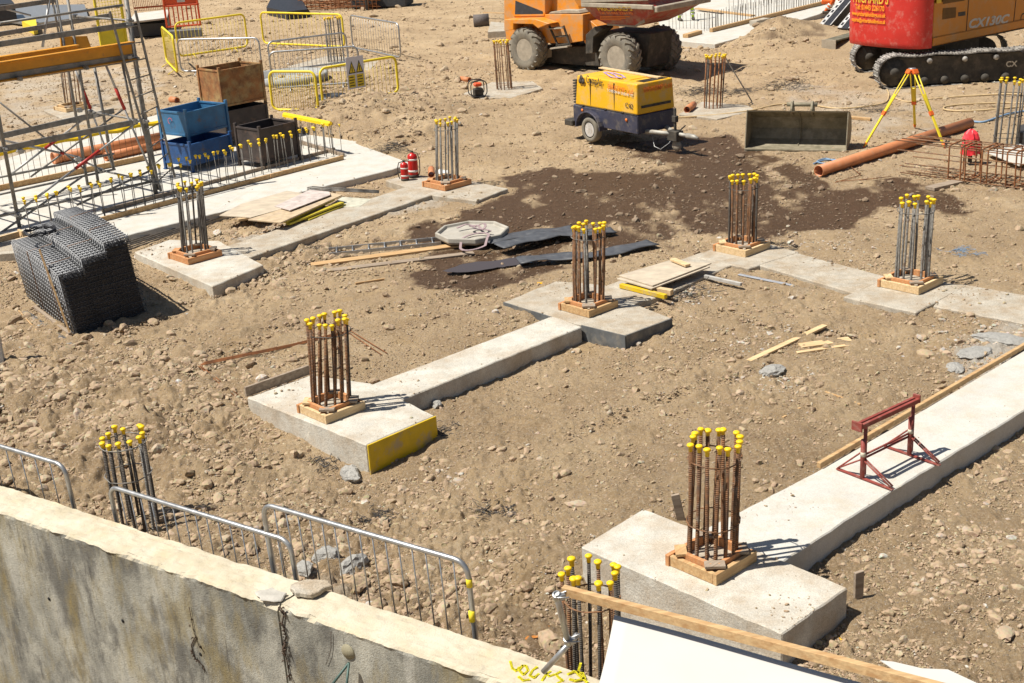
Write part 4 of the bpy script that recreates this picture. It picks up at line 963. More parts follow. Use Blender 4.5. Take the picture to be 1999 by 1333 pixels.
# front plane rails (seen ends given)
for nm,f,a,b,r in(('ledger',SF,(-60,162),(262,112),.045),('guard_rail',SF,(-60,95),(250,48),.03),('ledger',SF,(-40,300),(268,237),.032),('ledger',SF,(-40,430),(305,352),.028),
                  ('guard_rail',SB,(-40,73),(215,30),.026),('guard_rail',SB,(-40,22),(110,0),.026),('ledger',SB,(-40,275),(222,216),.032),('ledger',SB,(-40,354),(222,300),.026),
                  ('ledger',SB,(-40,388),(225,330),.026)):
    A_,B_=f(*a),f(*b)
    if nm=='guard_rail' or nm=='ledger' and r>.03:MB().beam(A_-so_,B_-so_,.05,r*3.6).build(nm,M_scaf,sc_o,bevel=.003)
    else:stube([A_,B_],r,name=nm)
for zz in(.25,1.55,2.85,3.6):
    for B in(B1,B5):
        stube([B+Vector((0,0,zz))-nA*.15,B+nA*2.35+Vector((0,0,zz))],.024,name='transom');clamp(B+Vector((0,0,zz)));clamp(B+nA*2.2+Vector((0,0,zz)))
# push-pull braces with red adjusters
M_scl=mat('scaffold_light',(.42,.41,.39),.5,metal=.5,var=.2,bump=.1)
def pushpull(f,a,b,t0=.38,t1=.55,r=.026):
    A_,B_=f(*a)-so_,f(*b)-so_;o=MB().tube([A_,A_.lerp(B_,t0)],r,8).build('brace',M_scl,sc_o);MB().tube([A_.lerp(B_,t1),B_],r*.85,8).build('inner_tube',M_scl,o)
    MB().tube([A_.lerp(B_,t0-.01),A_.lerp(B_,t1+.01)],r*1.35,8).build('adjuster',M_red,o)
pushpull(SB,(20,341),(181,219),.42,.62);pushpull(SF,(34,414),(283,227),.45,.62)
pushpull(SB,(148,138),(221,328),.2,.37);pushpull(SF,(207,128),(302,352),.2,.36)
pushpull(SB,(-20,268),(152,306),.8,.82);pushpull(SB,(164,315),(206,334),.1,.12)
stube([SB(97,-5),SB(83,92)],.03,m_=M_scl,name='brace');stube([SB(102,0),SB(116,72)],.024,name='brace')
stube([SB(-10,12),SB(60,30)],.02,m_=M_scl,name='brace')
for a,b,f,r_ in (((0,455),(160,345),SF,.024),((60,345),(245,210),SB,.022),((262,110),(310,370),SF,.035),((0,200),(165,330),SB,.022),((150,400),(300,330),SF,.024),((0,405),(300,345),SB,.024),((236,110),(262,240),SF,.026),((184,129),(222,330),SB,.034),((0,45),(240,10),SF,.026)):
    stube([f(*a),f(*b)],r_,name='brace')
for a,f in (((184,225),SB),((222,245),SB),((262,237),SF),((155,215),SB),((152,310),SB),((252,112),SF),((250,50),SF),((40,295),SF),((300,350),SF)):clamp(f(*a))
# ladder: two rails on the front plane
lad=empty('ladder',(0,0,0),par=sc_o)
La,Lb=SF(229,95)-so_-nA*.12,SF(308,372)-so_-nA*.12;Ra,Rb=SF(258,20)-so_-nA*.12,SF(335,345)-so_-nA*.12
La=Lb+(La-Lb)*1.25
MB().beam(La,Lb,.045,.03,up=nA).build('rail',M_scaf,lad);MB().beam(Ra,Rb,.045,.03,up=nA).build('rail',M_scaf,lad)
for k in range(10):
    t=.06+k*.095;MB().tube([Lb.lerp(La,t),Rb.lerp(Ra,t)],.014,6).build('rung',M_scaf,lad)
# orange beams lying on the tower, running left
M_or=mat('orange_beam',(.62,.27,.02),.5,var=.12,scale=4,dirt=(.35,.16,.05),dscale=5,dmix=(.58,.75),bump=.05)
def cbeam(label,A_,B_,h=.24,w=.12):
    d=(B_-A_);L=d.length;d.normalize();n_=Vector((-d.y,d.x,0)).normalized();z=d.cross(n_)*1.;z=Vector((0,0,1))
    t=.012;sec=[(-w/2,-h/2),(w/2,-h/2),(w/2,-h/2+t),(t,-h/2+t*3),(t,h/2-t*3),(w/2,h/2-t),(w/2,h/2),(-w/2,h/2),(-w/2,h/2-t),(-t,h/2-t*3),(-t,-h/2+t*3),(-w/2,-h/2+t)]
    sec=[(a,b) for a,b in sec];n=len(sec);V=[n_*a+z*b for a,b in sec]+[n_*a+z*b+d*L for a,b in sec]
    fs=[tuple(range(n)),tuple(range(2*n-1,n-1,-1))]+[(i,(i+1)%n,(i+1)%n+n,i+n) for i in range(n)]
    o=MB().add(V,fs).build('steel_beam',M_or,bevel=.003);o.location=A_;tag(o,label,'beam',group='orange beams on the scaffold');return o
R_=SF(262,98);A_=R_-dirA*6.2
A_.z=R_.z=SF(130,121).z+.02;print('beam z',R_.z)
cbeam('nearest long orange steel beam resting on the scaffold ledger',A_,R_,.36,.18)
cbeam('second orange steel beam just behind the nearest one on the scaffold',A_+nA*.9,R_+nA*.9-dirA*.75,.34,.16)
cbeam('farthest orange steel beam on the scaffold',A_+nA*2.2,R_+nA*2.2-dirA*2.9,.22,.12)
for k in range(4):
    p=R_-dirA*(1.2+k*1.4)-Vector((0,0,.17));MB().beam(p-so_-nA*.2,p-so_+nA*2.4,.06,.07).build('transom',M_scaf,sc_o)
# orange sheet / tray behind
o=MB().prism([SB(120,100),SB(178,92),SB(170,70),SB(118,72)],nA*.03).build('orange_panel',M_or);tag(o,'small orange steel panel between the scaffold beams','panel')
# yellow gate
gt=empty('yellow_gate',SB(212,60),label='yellow steel gate with a wire mesh window on the scaffold',cat='gate');go=Vector(gt.location)
A0=SB(176,-20);A1=SB(234,-22);A2=SB(250,88);A3=SB(203,100)
ex=(A1-A0);ex=Vector((dirA.x,dirA.y,0));wd_=1.05;O=SB(200,100);up=Vector((0,0,1));hh=1.95
def gp(u,v):return O+ex*u+up*v-go
mb=MB()
for a,b in(((0,0),(0,hh)),((.62,0),(.62,hh)),((0,0),(.62,0)),((0,.42),(.62,.42)),((0,1.15),(.62,1.15)),((0,hh),(.62,hh))):mb.beam(gp(*a),gp(*b),.05,.05,up=nA)
mb.build('gate_frame',M_yel,gt,bevel=.004)
MB().prism([gp(.02,.03),gp(.6,.03),gp(.6,.4),gp(.02,.4)],nA*.01).build('kick_plate',M_yel,gt)
MB().prism([gp(.02,1.17),gp(.6,1.17),gp(.6,hh-.02),gp(.02,hh-.02)],nA*.01).build('head_plate',M_yel,gt)
mb=MB()
for k in range(9):mb.tube([gp(.03+k*.07,.44),gp(.03+k*.07,1.13)],.005,4)
for k in range(10):mb.tube([gp(.03,.46+k*.07),gp(.6,.46+k*.07)],.005,4)
mb.build('mesh_window',M_yel,gt)
# ================================================================ far barriers and backdrop at the top left
far=[('yellow crowd barrier at the back left, slanting beside the red barrier',(330,46),(480,26),(350,110),(484,90),M_yel),
('narrow yellow crowd barrier seen end on at far left of the ring',(318,49),(344,74),(325,118),(347,141),M_yel),
('galvanised crowd barrier directly behind the rusty stillage',(352,70),(510,81),(354,139),(512,137),M_galv),
('long yellow crowd barrier at the back of the ring',(509,23),(673,29),(515,84),(673,91),M_yel),
('galvanised crowd barrier at the right end of the ring, seen at a slant',(683,29),(778,46),(689,92),(783,112),M_galv),
('galvanised crowd barrier in the middle standing before the far rebar column',(527,84),(677,61),(529,140),(680,120),M_galv),
('galvanised crowd barrier nearest the manhole ring',(536,104),(700,88),(533,172),(704,160),M_galv),
('bent yellow crowd barrier with the warning sign',(606,140),(752,104),(631,207),(778,180),M_yel),
('low yellow crowd barrier behind the rusty stillage legs',(515,137),(607,142),(533,214),(622,215),M_yel)]
bs_=[]
for i,(l,tl,tr,bl,br,m_) in enumerate(far):
    bs_.append(crowd_barrier(l,tl,tr,bl,br,gz=.0,mt=m_,n=18 if abs(tl[0]-tr[0])>50 else 14,rad=.036 if m_ is M_yel else .030,rp=.0065,r=.18))
# warning sign on the bent barrier
ff=bs_[7];o_=[c for c in ff.children if c.name.startswith('frame')][0]
sg=empty('warning_sign',G(690,195),label='white and yellow warning sign with two triangles hung on the bent barrier',cat='sign')
s0=Vector(sg.location);Bp=G(697,192,.14)
P0=G(631,207,.14);P1=G(778,180,.14);ex=(P1-P0).normalized();nn=Vector((ex.y,-ex.x,0))
if nn.y>0:nn=-nn
O=onplane(680,175,P0+nn*.05,nn);W=.42*1.35;H=.62*1.4
def sp_(u,v,d=0):return O+ex*u+Vector((0,0,v))+nn*d-s0
MB().prism([sp_(0,0),sp_(W,0),sp_(W,H),sp_(0,H)],nn*.006).build('board',mat('sign_white',(.66,.67,.72),.5,bump=0,var=.05),sg)
M_sy=mat('sign_yellow',(.75,.58,.03),.5,bump=0,var=.05);M_sk=mat('sign_black',(.015,.015,.015),.5,bump=0)
mb=MB();mk=MB()
for u0 in(.06,.30):
    mk.prism([sp_(u0,.42,.008),sp_(u0+.23,.42,.008),sp_(u0+.115,.42+.34,.008)],nn*.002);mb.prism([sp_(u0+.035,.45,.011),sp_(u0+.195,.45,.011),sp_(u0+.115,.42+.27,.011)],nn*.002)
    mk.prism([sp_(u0+.105,.47,.014),sp_(u0+.125,.47,.014),sp_(u0+.13,.61,.014),sp_(u0+.10,.61,.014)],nn*.002)
mb.prism([sp_(.04,.04,.008),sp_(.25,.04,.008),sp_(.25,.38,.008),sp_(.04,.38,.008)],nn*.002).prism([sp_(.31,.04,.008),sp_(.53,.04,.008),sp_(.53,.38,.008),sp_(.31,.38,.008)],nn*.002)
for u0,w in((.06,.17),(.33,.17)):
    for k in range(4):mk.prism([sp_(u0,.08+k*.075,.0105),sp_(u0+w*(1-.15*(k%2)),.08+k*.075,.0105),sp_(u0+w*(1-.15*(k%2)),.105+k*.075,.0105),sp_(u0,.105+k*.075,.0105)],nn*.002)
mb.build('sign_face',M_sy,sg);mk.build('sign_symbol',M_sk,sg)
# manhole ring and black hole behind barriers
def ringo(label,p,r,h,mt,name,cat,t=.08):
    M=Mat4(Matrix.Identity(3),(0,0,0));prof=[(r-t,0),(r-t,h),(r,h),(r,0)];o=MB().lathe([(r,0),(r,h),(r-t,h),(r-t,.01)],32).build(name,mt);o.location=p;return tag(o,label,cat)
ringo('grey concrete manhole ring lying among the crowd barriers',G(560,158,.0),1.3,.22,mat('ring_grey',(.33,.33,.31),.85,bump=.2),'manhole_ring','manhole ring',.14)
o=MB().lathe([(.0001,0),(.46,0),(.47,.12),(.43,.2),(.25,.22),(.2,.16),(.0001,.15)],24).build('plastic_chamber',M_black);o.location=G(648,207);o.scale=(1,1,1.5);tag(o,'black round plastic chamber lid behind the bent yellow barrier','chamber')
# orange plastic barrier with grey foot
M_orp=mat('orange_plastic',(.72,.10,.03),.5,var=.1,dirt=(.4,.2,.12),dscale=8,dmix=(.6,.8),bump=.05)
B=G(328,75);ex=(G(397,70)-B);L=ex.length;ex.normalize();hb=zat(B,-12);ob=empty('plastic_barrier',B,label='orange red plastic barrier on a grey block at the top left',cat='plastic barrier');nz=Vector((-ex.y,ex.x,0))
def bp(u,v,d=0):return ex*u*L+Vector((0,0,v*hb))+nz*d
mb=MB()
for a,b in(((0.02,.24),(0.02,1)),((.96,.24),(.96,1)),((0,.26),(1,.26)),((0,.72),(1,.72)),((0,1),(1,1))):mb.beam(bp(*a),bp(*b),.07,.11,up=nz)
for k in range(7):
    u=.13+k*.125;mb.beam(bp(u,.28),bp(u,.72),.05,.05,up=nz)
mb.prism([bp(.04,.74),bp(.95,.74),bp(.95,.99),bp(.04,.99)],nz*.03);mb.build('panel',M_orp,ob,bevel=.01)
MB().prism([bp(.4,.79,-.03),bp(.62,.79,-.03),bp(.62,.94,-.03),bp(.4,.94,-.03)],nz*.01).build('label',mat('plate_white',(.6,.6,.58),.6,bump=0),ob)
MB().beam(bp(.02,.09),bp(.98,.09),.42,.32).build('foot_block',mat('grey_block',(.20,.20,.19),.85,bump=.2),ob,bevel=.03)
# red slatted fence, white site boards, dark pile behind
B0=G(262,22,0);B1_=G(335,16,0);hB=1.3;fo=empty('slatted_fence',B0,label='rust red slatted plastic fence behind the white boards at the top left',cat='fence')
d=(B1_-B0);L=d.length;d.normalize();mb=MB()
for k in range(22):mb.beam(d*(L*k/21),d*(L*k/21)+Vector((0,0,hB)),.09,.02,up=d)
for z in(.15,.7,1.2):mb.beam(Vector((0,0,z)),d*L+Vector((0,0,z)),.05,.08)
mb.build('slats',mat('fence_red',(.42,.10,.035),.7,bump=.1),fo)
def ctopped(label,pts,z,h,mt,name,cat,mside=None,bev=.006):
    W=[G(a,b,z) for a,b in pts];o=MB().prism(W,(0,0,-h)).build(name,mt,bevel=bev);return tag(o,label,cat)
ctopped('stack of pale boards on bearers beside the orange plastic barrier',[(255,36),(262,26),(330,18),(326,34),(258,42)],.75,.07,M_concw,'board_stack','boards')
ctopped('dark stack of sheets beneath the pale boards at the top left',[(256,48),(262,36),(330,28),(326,44)],.55,.5,M_black,'board_stack','boards')
ctopped('long grey steel panels on the ground behind the scaffold',[(-60,30),(-40,12),(165,8),(172,32),(60,46)],.2,.1,M_galv,'steel_sheets','panels')
ctopped('yellow steel plate standing on the ground behind the scaffold rails',[(42,40),(70,36),(72,50),(64,52)],.35,.35,M_yel,'steel_plate','plate')
ctopped('dark machinery mass at the top left edge of the yard',[(-60,0),(20,-3),(28,6),(-60,12)],1.,1.,M_black,'machine_body','machine')
# distant rebar heap and dark skip at the top
hp=MB();rng=random.Random(9)
for k in range(70):
    a=G(590+rng.uniform(-22,10),16+rng.uniform(-8,8));b=G(735+rng.uniform(-12,10),8+rng.uniform(-9,9));a.z=rng.uniform(.05,.75);b.z=a.z+rng.uniform(-.1,.1);hp.tube([a,b],.014,4)
for k in range(18):
    a=G(600+k*8,20+rng.uniform(-2,2));hp.tube([a,a+Vector((0,0,.8))],.014,4)
tag(hp.build('rebar_heap',M_rorange),'heap of rusty reinforcement cages at the top edge of the yard','rebar heap')
o=MB().box((0,0,.5),(2.6,1.4,1.)).box((0,0,1.02),(2.7,1.5,.07)).build('skip',mat('skip_dark',(.05,.052,.055),.7,bump=.15),bevel=.03);o.location=G(745,14)+Vector((0,.7,0));o.rotation_euler=(0,0,-.2);tag(o,'dark steel skip at the top edge right of the rebar heap','skip')
groundstick('dark upright post in front of the skip at the top edge',(716,18),(717,20),.1,1.6,M_steel,'post','post')
ctopped('dark timber and netting heap at the top edge left of the rebar heap',[(520,14),(560,22),(600,18),(590,0),(530,-6)],.35,.4,M_black,'debris_heap','heap')
# netting roll and slab left of the dumper
o=MB().tube([G(925,52)+Vector((0,0,.22)),G(955,50)+Vector((0,0,.22))],.24,14).build('wire_roll',mat('wire_dark',(.13,.11,.10),.8,var=.5,scale=40,bump=.8,bscale=60));tag(o,'small roll of wire mesh left of the dumper','wire roll')
ctopped('grey slab piece behind the wire roll at the left of the dumper',[(952,62),(990,60),(996,45),(958,42)],.25,.3,M_conc2,'concrete_block','concrete block')
groundstick('thin plank lying over the grey slab left of the dumper',(945,36),(1000,38),.12,.03,M_wood,dz=.22)
# ================================================================ vehicles and plant
class Frame:
    def __init__(s,O,az):
        s.O=Vector(O);a=math.radians(az);s.a=a;s.ex=Vector((math.cos(a),math.sin(a),0));s.ey=Vector((-math.sin(a),math.cos(a),0))
    def l(s,px,py,y=0):
        P=onplane(px,py,s.O+s.ey*y,s.ey)-s.O;return Vector((P.dot(s.ex),y,P.z))
    def root(s,name,label,cat,group=None):return empty(name,s.O,s.a,label,cat,group)
    def poly(s,pts,y,dep):
        return [s.l(a,b,y) for a,b in pts],Vector((0,dep,0))
M_dor=mat('plant_orange',(.72,.25,.015),.45,var=.07,scale=3,dirt=(.46,.32,.19),dscale=3,dmix=(.42,.66),bump=.06)
M_dust=mat('dried_mud',(.36,.31,.235),.9,var=.2,scale=6,bump=.4)
M_tyre=mat('tyre_dusty',(.22,.195,.15),.9,var=.2,scale=5,col2=(.12,.11,.095),mix=(.5,.7),bump=.3)
M_under=mat('underbody',(.055,.048,.038),.8,var=.4,scale=5,dirt=(.14,.115,.085),dscale=4,bump=.2)
M_skip=mat('skip_red',(.33,.045,.03),.6,var=.15,scale=3,dirt=(.32,.25,.18),dscale=3.5,dmix=(.42,.68),bump=.15)
M_glass=mat('dark_glass',(.03,.035,.045),.12,bump=0,spec=.6)
M_ytx=mat('letter_yellow',(.75,.50,.05),.6,bump=0,var=.05);M_wtx=mat('letter_white',(.75,.72,.66),.6,bump=0,var=.03);M_otx=mat('letter_orange',(.75,.20,.03),.6,bump=0,var=.05)
def tyre(c,R_,w,parent,side=-1,lugs=18,rimc=None,rr=.52,rimm=None,hubm=None):
    'axis along local y, outer face at side'
    M=Mat4(Matrix.Rotation(PI/2*1,3,'X'),c)     # z -> -y
    prof=[(R_*rr,-w*.42),(R_*.72,-w*.5),(R_*.9,-w*.47),(R_*.955,-w*.34),(R_*.965,0),(R_*.955,w*.34),(R_*.9,w*.47),(R_*.72,w*.5),(R_*rr,w*.42)]
    wr=empty('wheel',(0,0,0),par=parent)
    mb=MB().lathe(prof,40,M,cap=False)
    for k in range(lugs):
        for s_ in(-1,1):
            a=2*PI*(k+(.5 if s_>0 else 0))/lugs;P=[]
            for t in(0,.5,1):
                an=a+t*.30;r_=R_*(1.0 if t<1 else .93);P.append(Vector((math.cos(an)*r_,math.sin(an)*r_,s_*w*(.03+.45*t))))
            for i in(0,1):
                p,q=P[i],P[i+1];mid=(p+q)/2;u=Vector((mid.x,mid.y,0)).normalized()
                P4=M@p,M@q
                mb.beam(M@(p-u*.03),M@(q-u*.03),R_*.095,R_*.12,up=(M.to_3x3()@u))
    mb.build('tyre',M_tyre,wr)
    rm=MB().lathe([(.0001,side*-w*-.12),(R_*.28,side*-w*-.12),(R_*.40,side*-w*.0),(R_*.46,side*-w*.2),(R_*.53,side*-w*.42),(R_*.55,side*-w*.40)],28,M)
    rm.build('rim',rimm or M_dust,wr)
    MB().lathe([(R_*.20,side*-w*-.1),(R_*.20,side*-w*.10),(R_*.12,side*-w*.2),(.0001,side*-w*.2)],16,M).build('hub',hubm or M_dust,wr)
    return wr
# ---- dumper
D=Frame(G(1028,138),-47);dm=D.root('dumper','orange site dumper with a red and mud covered skip and big dusty tyres','dumper')
c1=D.l(1021,95,.0);c2=D.l(1200,112,.0);print('dumper wheels',c1,c2)
R_=.66
tyre(Vector((c1.x,.24,R_-.03)),R_,.48,dm);tyre(Vector((c2.x,.24,R_-.03)),R_,.48,dm)
tyre(Vector((c1.x,2.05,R_-.03)),R_,.48,dm,side=1);tyre(Vector((c2.x,2.05,R_-.03)),R_,.48,dm,side=1)
def dpr(name,pts,y,dep,m_,bev=.012,par=None):
    P,v=D.poly(pts,y,dep);return MB().prism(P,v).build(name,m_,par or dm,bevel=bev)
body=dpr('body',[(984,-60),(984,34),(988,78),(1062,84),(1112,84),(1124,82),(1138,80),(1138,28),(1064,28),(1064,-60)],.45,1.45,M_dor)
dpr('fender',[(984,38),(1044,37),(1072,46),(1050,55),(1040,47),(1002,46),(1002,58),(984,60)],.02,.42,M_dor)
dpr('window',[(1006,1),(1059,22),(1060,27),(1005,28)],.44,.02,M_glass,.002)
dpr('window_frame',[(1003,28.5),(1062,27.5),(1062,30.5),(1003,31.5)],.43,.03,M_dor,.002)
dpr('engine_cover',[(1064,26),(1134,26),(1128,12),(1096,-40),(1072,-40)],.75,1.0,M_dor)
dpr('mud_layer',[(1070,27),(1132,26),(1128,20),(1100,19),(1075,23)],.5,1.2,M_dust)
mb=MB()
for a,b in(((1072,50),(1091,92)),((1100,50),(1113,88)),((1074,55),(1101,53)),((1082,72),(1108,69)),((1086,88),(1112,85))):mb.beam(D.l(*a,.30),D.l(*b,.30),.05,.05,up=(0,1,0))
mb.build('step_ladder',M_under,dm)
MB().beam(D.l(1071,56,.25),D.l(1100,54,.25),.16,.03).build('step',M_dust,dm)
MB().beam(D.l(1078,94,.2),D.l(1112,90,.2),.2,.04).build('step',M_dust,dm)
dpr('mudguard',[(1143,68),(1160,52),(1172,51),(1176,57),(1158,72),(1157,104),(1143,105)],.3,.5,M_under)
dpr('hitch_frame',[(1138,78),(1138,30),(1150,38),(1166,52),(1175,72),(1170,96),(1150,98)],.7,.9,M_dor)
dpr('chassis',[(1000,96),(1000,118),(1150,128),(1262,132),(1270,66),(1180,60),(1150,90)],.75,1.0,M_under)
dpr('hydraulic_tank',[(1040,98),(1040,112),(1064,114),(1064,97)],.45,.4,M_dust)
# skip: near side outline, carried across and flaring at the lip
sk_=[(1122,-30),(1136,10),(1150,40),(1166,51),(1222,55),(1246,42),(1277,20),(1266,6),(1262,-30)]
P=[D.l(a,b,.0) for a,b in sk_]
def inset(p,k):
    q=p.copy();zt_=P[0].z;f=(P[4].z-p.z)/(P[4].z-P[6].z+.0001);q.y=(.42-.42*min(1,max(0,f)))if k==0 else(1.88+.42*min(1,max(0,f)));return q
A_=[inset(p,0) for p in P];B_=[inset(p,1) for p in P];n=len(P)
o=MB().add(A_+B_,[tuple(range(n)),tuple(range(2*n-1,n-1,-1))]+[(i+n,(i+1)%n+n,(i+1)%n,i) for i in range(n-1)]).build('skip',M_skip,dm,bevel=.015)
lip=P[6];MB().beam(A_[6]+Vector((.04,0,.02)),B_[6]+Vector((.12,0,.05)),.14,.16).beam(A_[1]+Vector((.0,-.02,.02)),A_[6]+Vector((0,-.03,.08)),.07,.13).beam(A_[1]+Vector((0,-.03,.15)),A_[7]+Vector((.02,-.03,.16)),.05,.18).build('skip_rim',M_dust,o,bevel=.02)
MB().beam(A_[4]+Vector((0,-.01,.02)),A_[5]+Vector((.02,-.012,0)),.03,.1).beam(A_[3],A_[4]+Vector((0,-.01,0)),.03,.06).build('skip_seam',M_dust,o,bevel=.01)
def dtext(s,size,px,py,y,px2,py2,m_,F_=D,par=None,bold=.0,name='lettering',shear=0,sx=1.,upv=(0,0,1)):
    a=F_.l(px,py,y);b=F_.l(px2,py2,y);return text(s,size,a,b-a,upv,m_,par,name,bold=bold,shear=shear,fit=(b-a).length)
upv=(A_[2]-P[2]);sl_=Vector((0,-.42,P[6].z-P[4].z)).normalized()
def onface(px,py):    # near sloping face of the skip
    p0=D.O+D.ex*A_[4].x+D.ey*A_[4].y+Vector((0,0,A_[4].z));nn_=(D.ex).cross(D.ey*sl_.y+Vector((0,0,sl_.z)))
    q=onplane(px,py,p0,nn_)-D.O;return Vector((q.dot(D.ex),q.dot(D.ey),q.z))+Vector((0,-.02,-.01))
for s_,sz,a,b,m_,bd in(("PRICHARD'S",.215,(1169,20),(1236,20),M_ytx,.004),("Tel: 01443 226170",.13,(1171,26),(1237,27),M_otx,.002)):
    p,q=onface(*a),onface(*b);t=text(s_,sz,p,q-p,sl_,m_,o,bold=bd,fit=(q-p).length)
mb=MB()
for k in range(3):mb.beam(onface(1172,31+k*3),onface(1222+8*(1-k),31.5+k*3),.004,.03)
mb.build('stripe',M_otx,o)
# ---- excavator
E_=Frame(G(1818,92,1.0)*1.0-Vector((0,0,1.0)),36);ev=E_.root('excavator','orange tracked excavator with a scraped red counterweight at top right','excavator')
M_exo=mat('excavator_orange',(.56,.20,.012),.38,var=.05,scale=2,dirt=(.42,.27,.14),dscale=2.5,dmix=(.5,.75),bump=.02)
M_exr=mat('excavator_red',(.58,.035,.025),.45,var=.1,scale=2,dirt=(.60,.22,.17),dscale=5,dmix=(.52,.72),bump=.05)
W_=2.45
MB().box((2.6,W_/2,1.62),(5.16,W_,1.0)).build('house',M_exo,ev,bevel=.03)
MB().box((2.6,W_/2,2.6),(5.1,W_-.1,1.0)).build('upper_house',M_exo,ev,bevel=.05)
MB().box((2.6,-.015,1.13),(5.16,.05,.22)).build('sill',M_exo,ev,bevel=.02)
MB().box((2.6,W_/2,1.0),(4.9,W_-.2,.1)).box((2.0,W_/2,.8),(1.5,1.5,.4)).build('turntable',M_under,ev)
# counterweight: rounded plan
pl=[(0,-.012),(-.12,.0),(-.30,.14),(-.40,.40),(-.46,.85),(-.47,1.25),(-.46,1.65),(-.40,2.1),(-.3,2.35),(-.12,2.46),(0,2.46)]
rows=[(.98,.90),(1.04,.97),(1.12,1.0),(1.5,1.02),(2.2,1.0),(2.9,.96)];n=len(pl);V=[];
for z,k in rows:
    for x,y in pl:V.append((x*k*1.25+(.0 if k>=.97 else .0),1.225+(y-1.225)*(.985+.015*k),z))
fs=[(i*n+j,i*n+j+1,(i+1)*n+j+1,(i+1)*n+j) for i in range(len(rows)-1) for j in range(n-1)]
cw=MB().add(V,fs,True).add(V[:n],[tuple(range(n))]).add(V[-n:],[tuple(range(n))]).build('counterweight',M_exr,ev)
def etext(s,size,a,b,m_,y=-.005,**k):return dtext(s,size,*a,y,*b,m_,F_=E_,par=ev,**k)
etext('CX130C',.32,(1889,55),(1968,44),mat('letter_grey',(.52,.50,.46),.5,bump=0),bold=.012,shear=.25,sx=.86)
etext('C',.36,(1991,44),(1999,43),M_under)
# panel lines, vents, handle
for a,b in(((1893,-25),(1886,64)),((1986,-25),(1978,50))):MB().beam(E_.l(*a,-.004),E_.l(*b,-.004),.02,.012,up=(0,1,0)).build('panel_gap',M_under,ev)

def epr(name,pts,m_,y=-.01,d=.02):
    P,v=E_.poly(pts,y,d);return MB().prism(P,v).build(name,m_,ev,bevel=.004)
epr('vent',[(1841,16),(1867,14),(1866,34),(1840,38)],mat('vent_brown',(.16,.08,.02),.8,bump=0));epr('vent',[(1841,0),(1883,-6),(1883,1),(1841,8)],mat('vent_brown',(.16,.08,.02),.8))
epr('door_handle',[(1871,24),(1885,22),(1885,30),(1871,32)],M_under);epr('warning_label',[(1829,-12),(1838,-14),(1838,5),(1829,7)],M_ytx)
M_otx2=mat('letter_amber',(.90,.36,.02),.6,bump=0,var=.03)
# counterweight lettering, following its face
def cwp(y,z):      # point on the counterweight skin
    for i in range(len(pl)-1):
        if pl[i][1]<=y<=pl[i+1][1]:
            t=(y-pl[i][1])/(pl[i+1][1]-pl[i][1]);return Vector(((pl[i][0]+(pl[i+1][0]-pl[i][0])*t)*1.27-.012,y,z))
for s_,sz,y0,y1,z,m_ in(("PRICHARD'S",.42,2.15,.95,2.10,M_ytx),("Tel: 01443 226170",.19,2.05,1.05,1.92,M_otx2),("www.prichardsholdings.co.uk",.15,2.2,1.0,1.76,M_otx2),("enquiries@prichardsholdings.co.uk",.14,2.2,1.0,1.60,M_otx2)):
    text(s_,sz,(0,0,0),(1,0,0),(0,1,0),m_,cw,bold=.003,fit=y0-y1,wrap=(lambda u,v,w,y0=y0,z=z:cwp(y0-u,z+v)+Vector((-.012-w,0,0))))
# tracks
def track(y0,y1,parent,Fr,L=4.2):
    R=.42;w=y1-y0;cy=(y0+y1)/2;per=[];N_=15
    tr=empty('track',(0,0,0),par=parent)
    pts=[]
    for i in range(17):
        a=PI/2+PI*i/16;pts.append((R+R*math.cos(a),R+R*math.sin(a)))
    x=R
    while x<L-R:pts.append((x,.02));x+=.14
    for i in range(17):
        a=-PI/2+PI*i/16;pts.append((L-R+R*math.cos(a),R+R*math.sin(a)))
    x=L-R
    while x>R:pts.append((x,2*R+.0-.03*math.sin((x-R)/(L-2*R)*PI*3)**2));x-=.14
    # shoes at even spacing
    P=[Vector((a,0,b)) for a,b in pts];cl=P+[P[0]];acc=[0]
    for i in range(len(P)):acc.append(acc[-1]+(cl[i+1]-cl[i]).length)
    T_=acc[-1];ns=int(T_/.155);mb=MB()
    for k in range(ns):
        s_=T_*k/ns;j=max(i for i in range(len(acc)) if acc[i]<=s_);j=min(j,len(P)-1);t=(s_-acc[j])/max(1e-6,acc[j+1]-acc[j]);p=cl[j].lerp(cl[j+1],t);d=(cl[j+1]-cl[j]).normalized();nrm=Vector((d.z,0,-d.x))
        c=Vector((p.x,cy,p.z));Rm2=Matrix((d,Vector((0,1,0)),nrm)).transposed()
        mb.box(c,(.15,w,.03),Rm2);mb.box(c+nrm*.025-d*.05,(.02,w,.035),Rm2);mb.box(c+nrm*.02+d*.03,(.015,w,.02),Rm2)
    mb.build('track_shoes',M_dust2,tr)
    MB().prism([Vector((a*.93+.03*L/4,y0+.1,.06+(b-.0)*.86)) for a,b in pts],(0,w-.2,0)).build('track_frame',M_under,tr)
    for k in range(6):MB().lathe([(.0001,0),(.10,0),(.10,.1),(.0001,.1)],12,Mat4(Matrix.Rotation(PI/2,3,'X'),(R+.25+k*.52,y0+.09,.17))).build('roller',M_under,tr)
    MB().lathe([(.34,0),(.34,.05),(.12,.08),(.12,.12),(.0001,.12)],20,Mat4(Matrix.Rotation(PI/2,3,'X'),(R,y0+.12,R))).build('idler',M_under,tr)
    for x in(1.3,2.2,3.0):MB().lathe([(.0001,0),(.07,0),(.07,.09),(.0001,.09)],10,Mat4(Matrix.Rotation(PI/2,3,'X'),(x,y0+.08,.68))).build('carrier_roller',M_dust2,tr)
    return tr
M_dust2=mat('track_dusty',(.42,.395,.35),.8,var=.25,scale=8,col2=(.09,.08,.07),mix=(.4,.6),bump=.2)
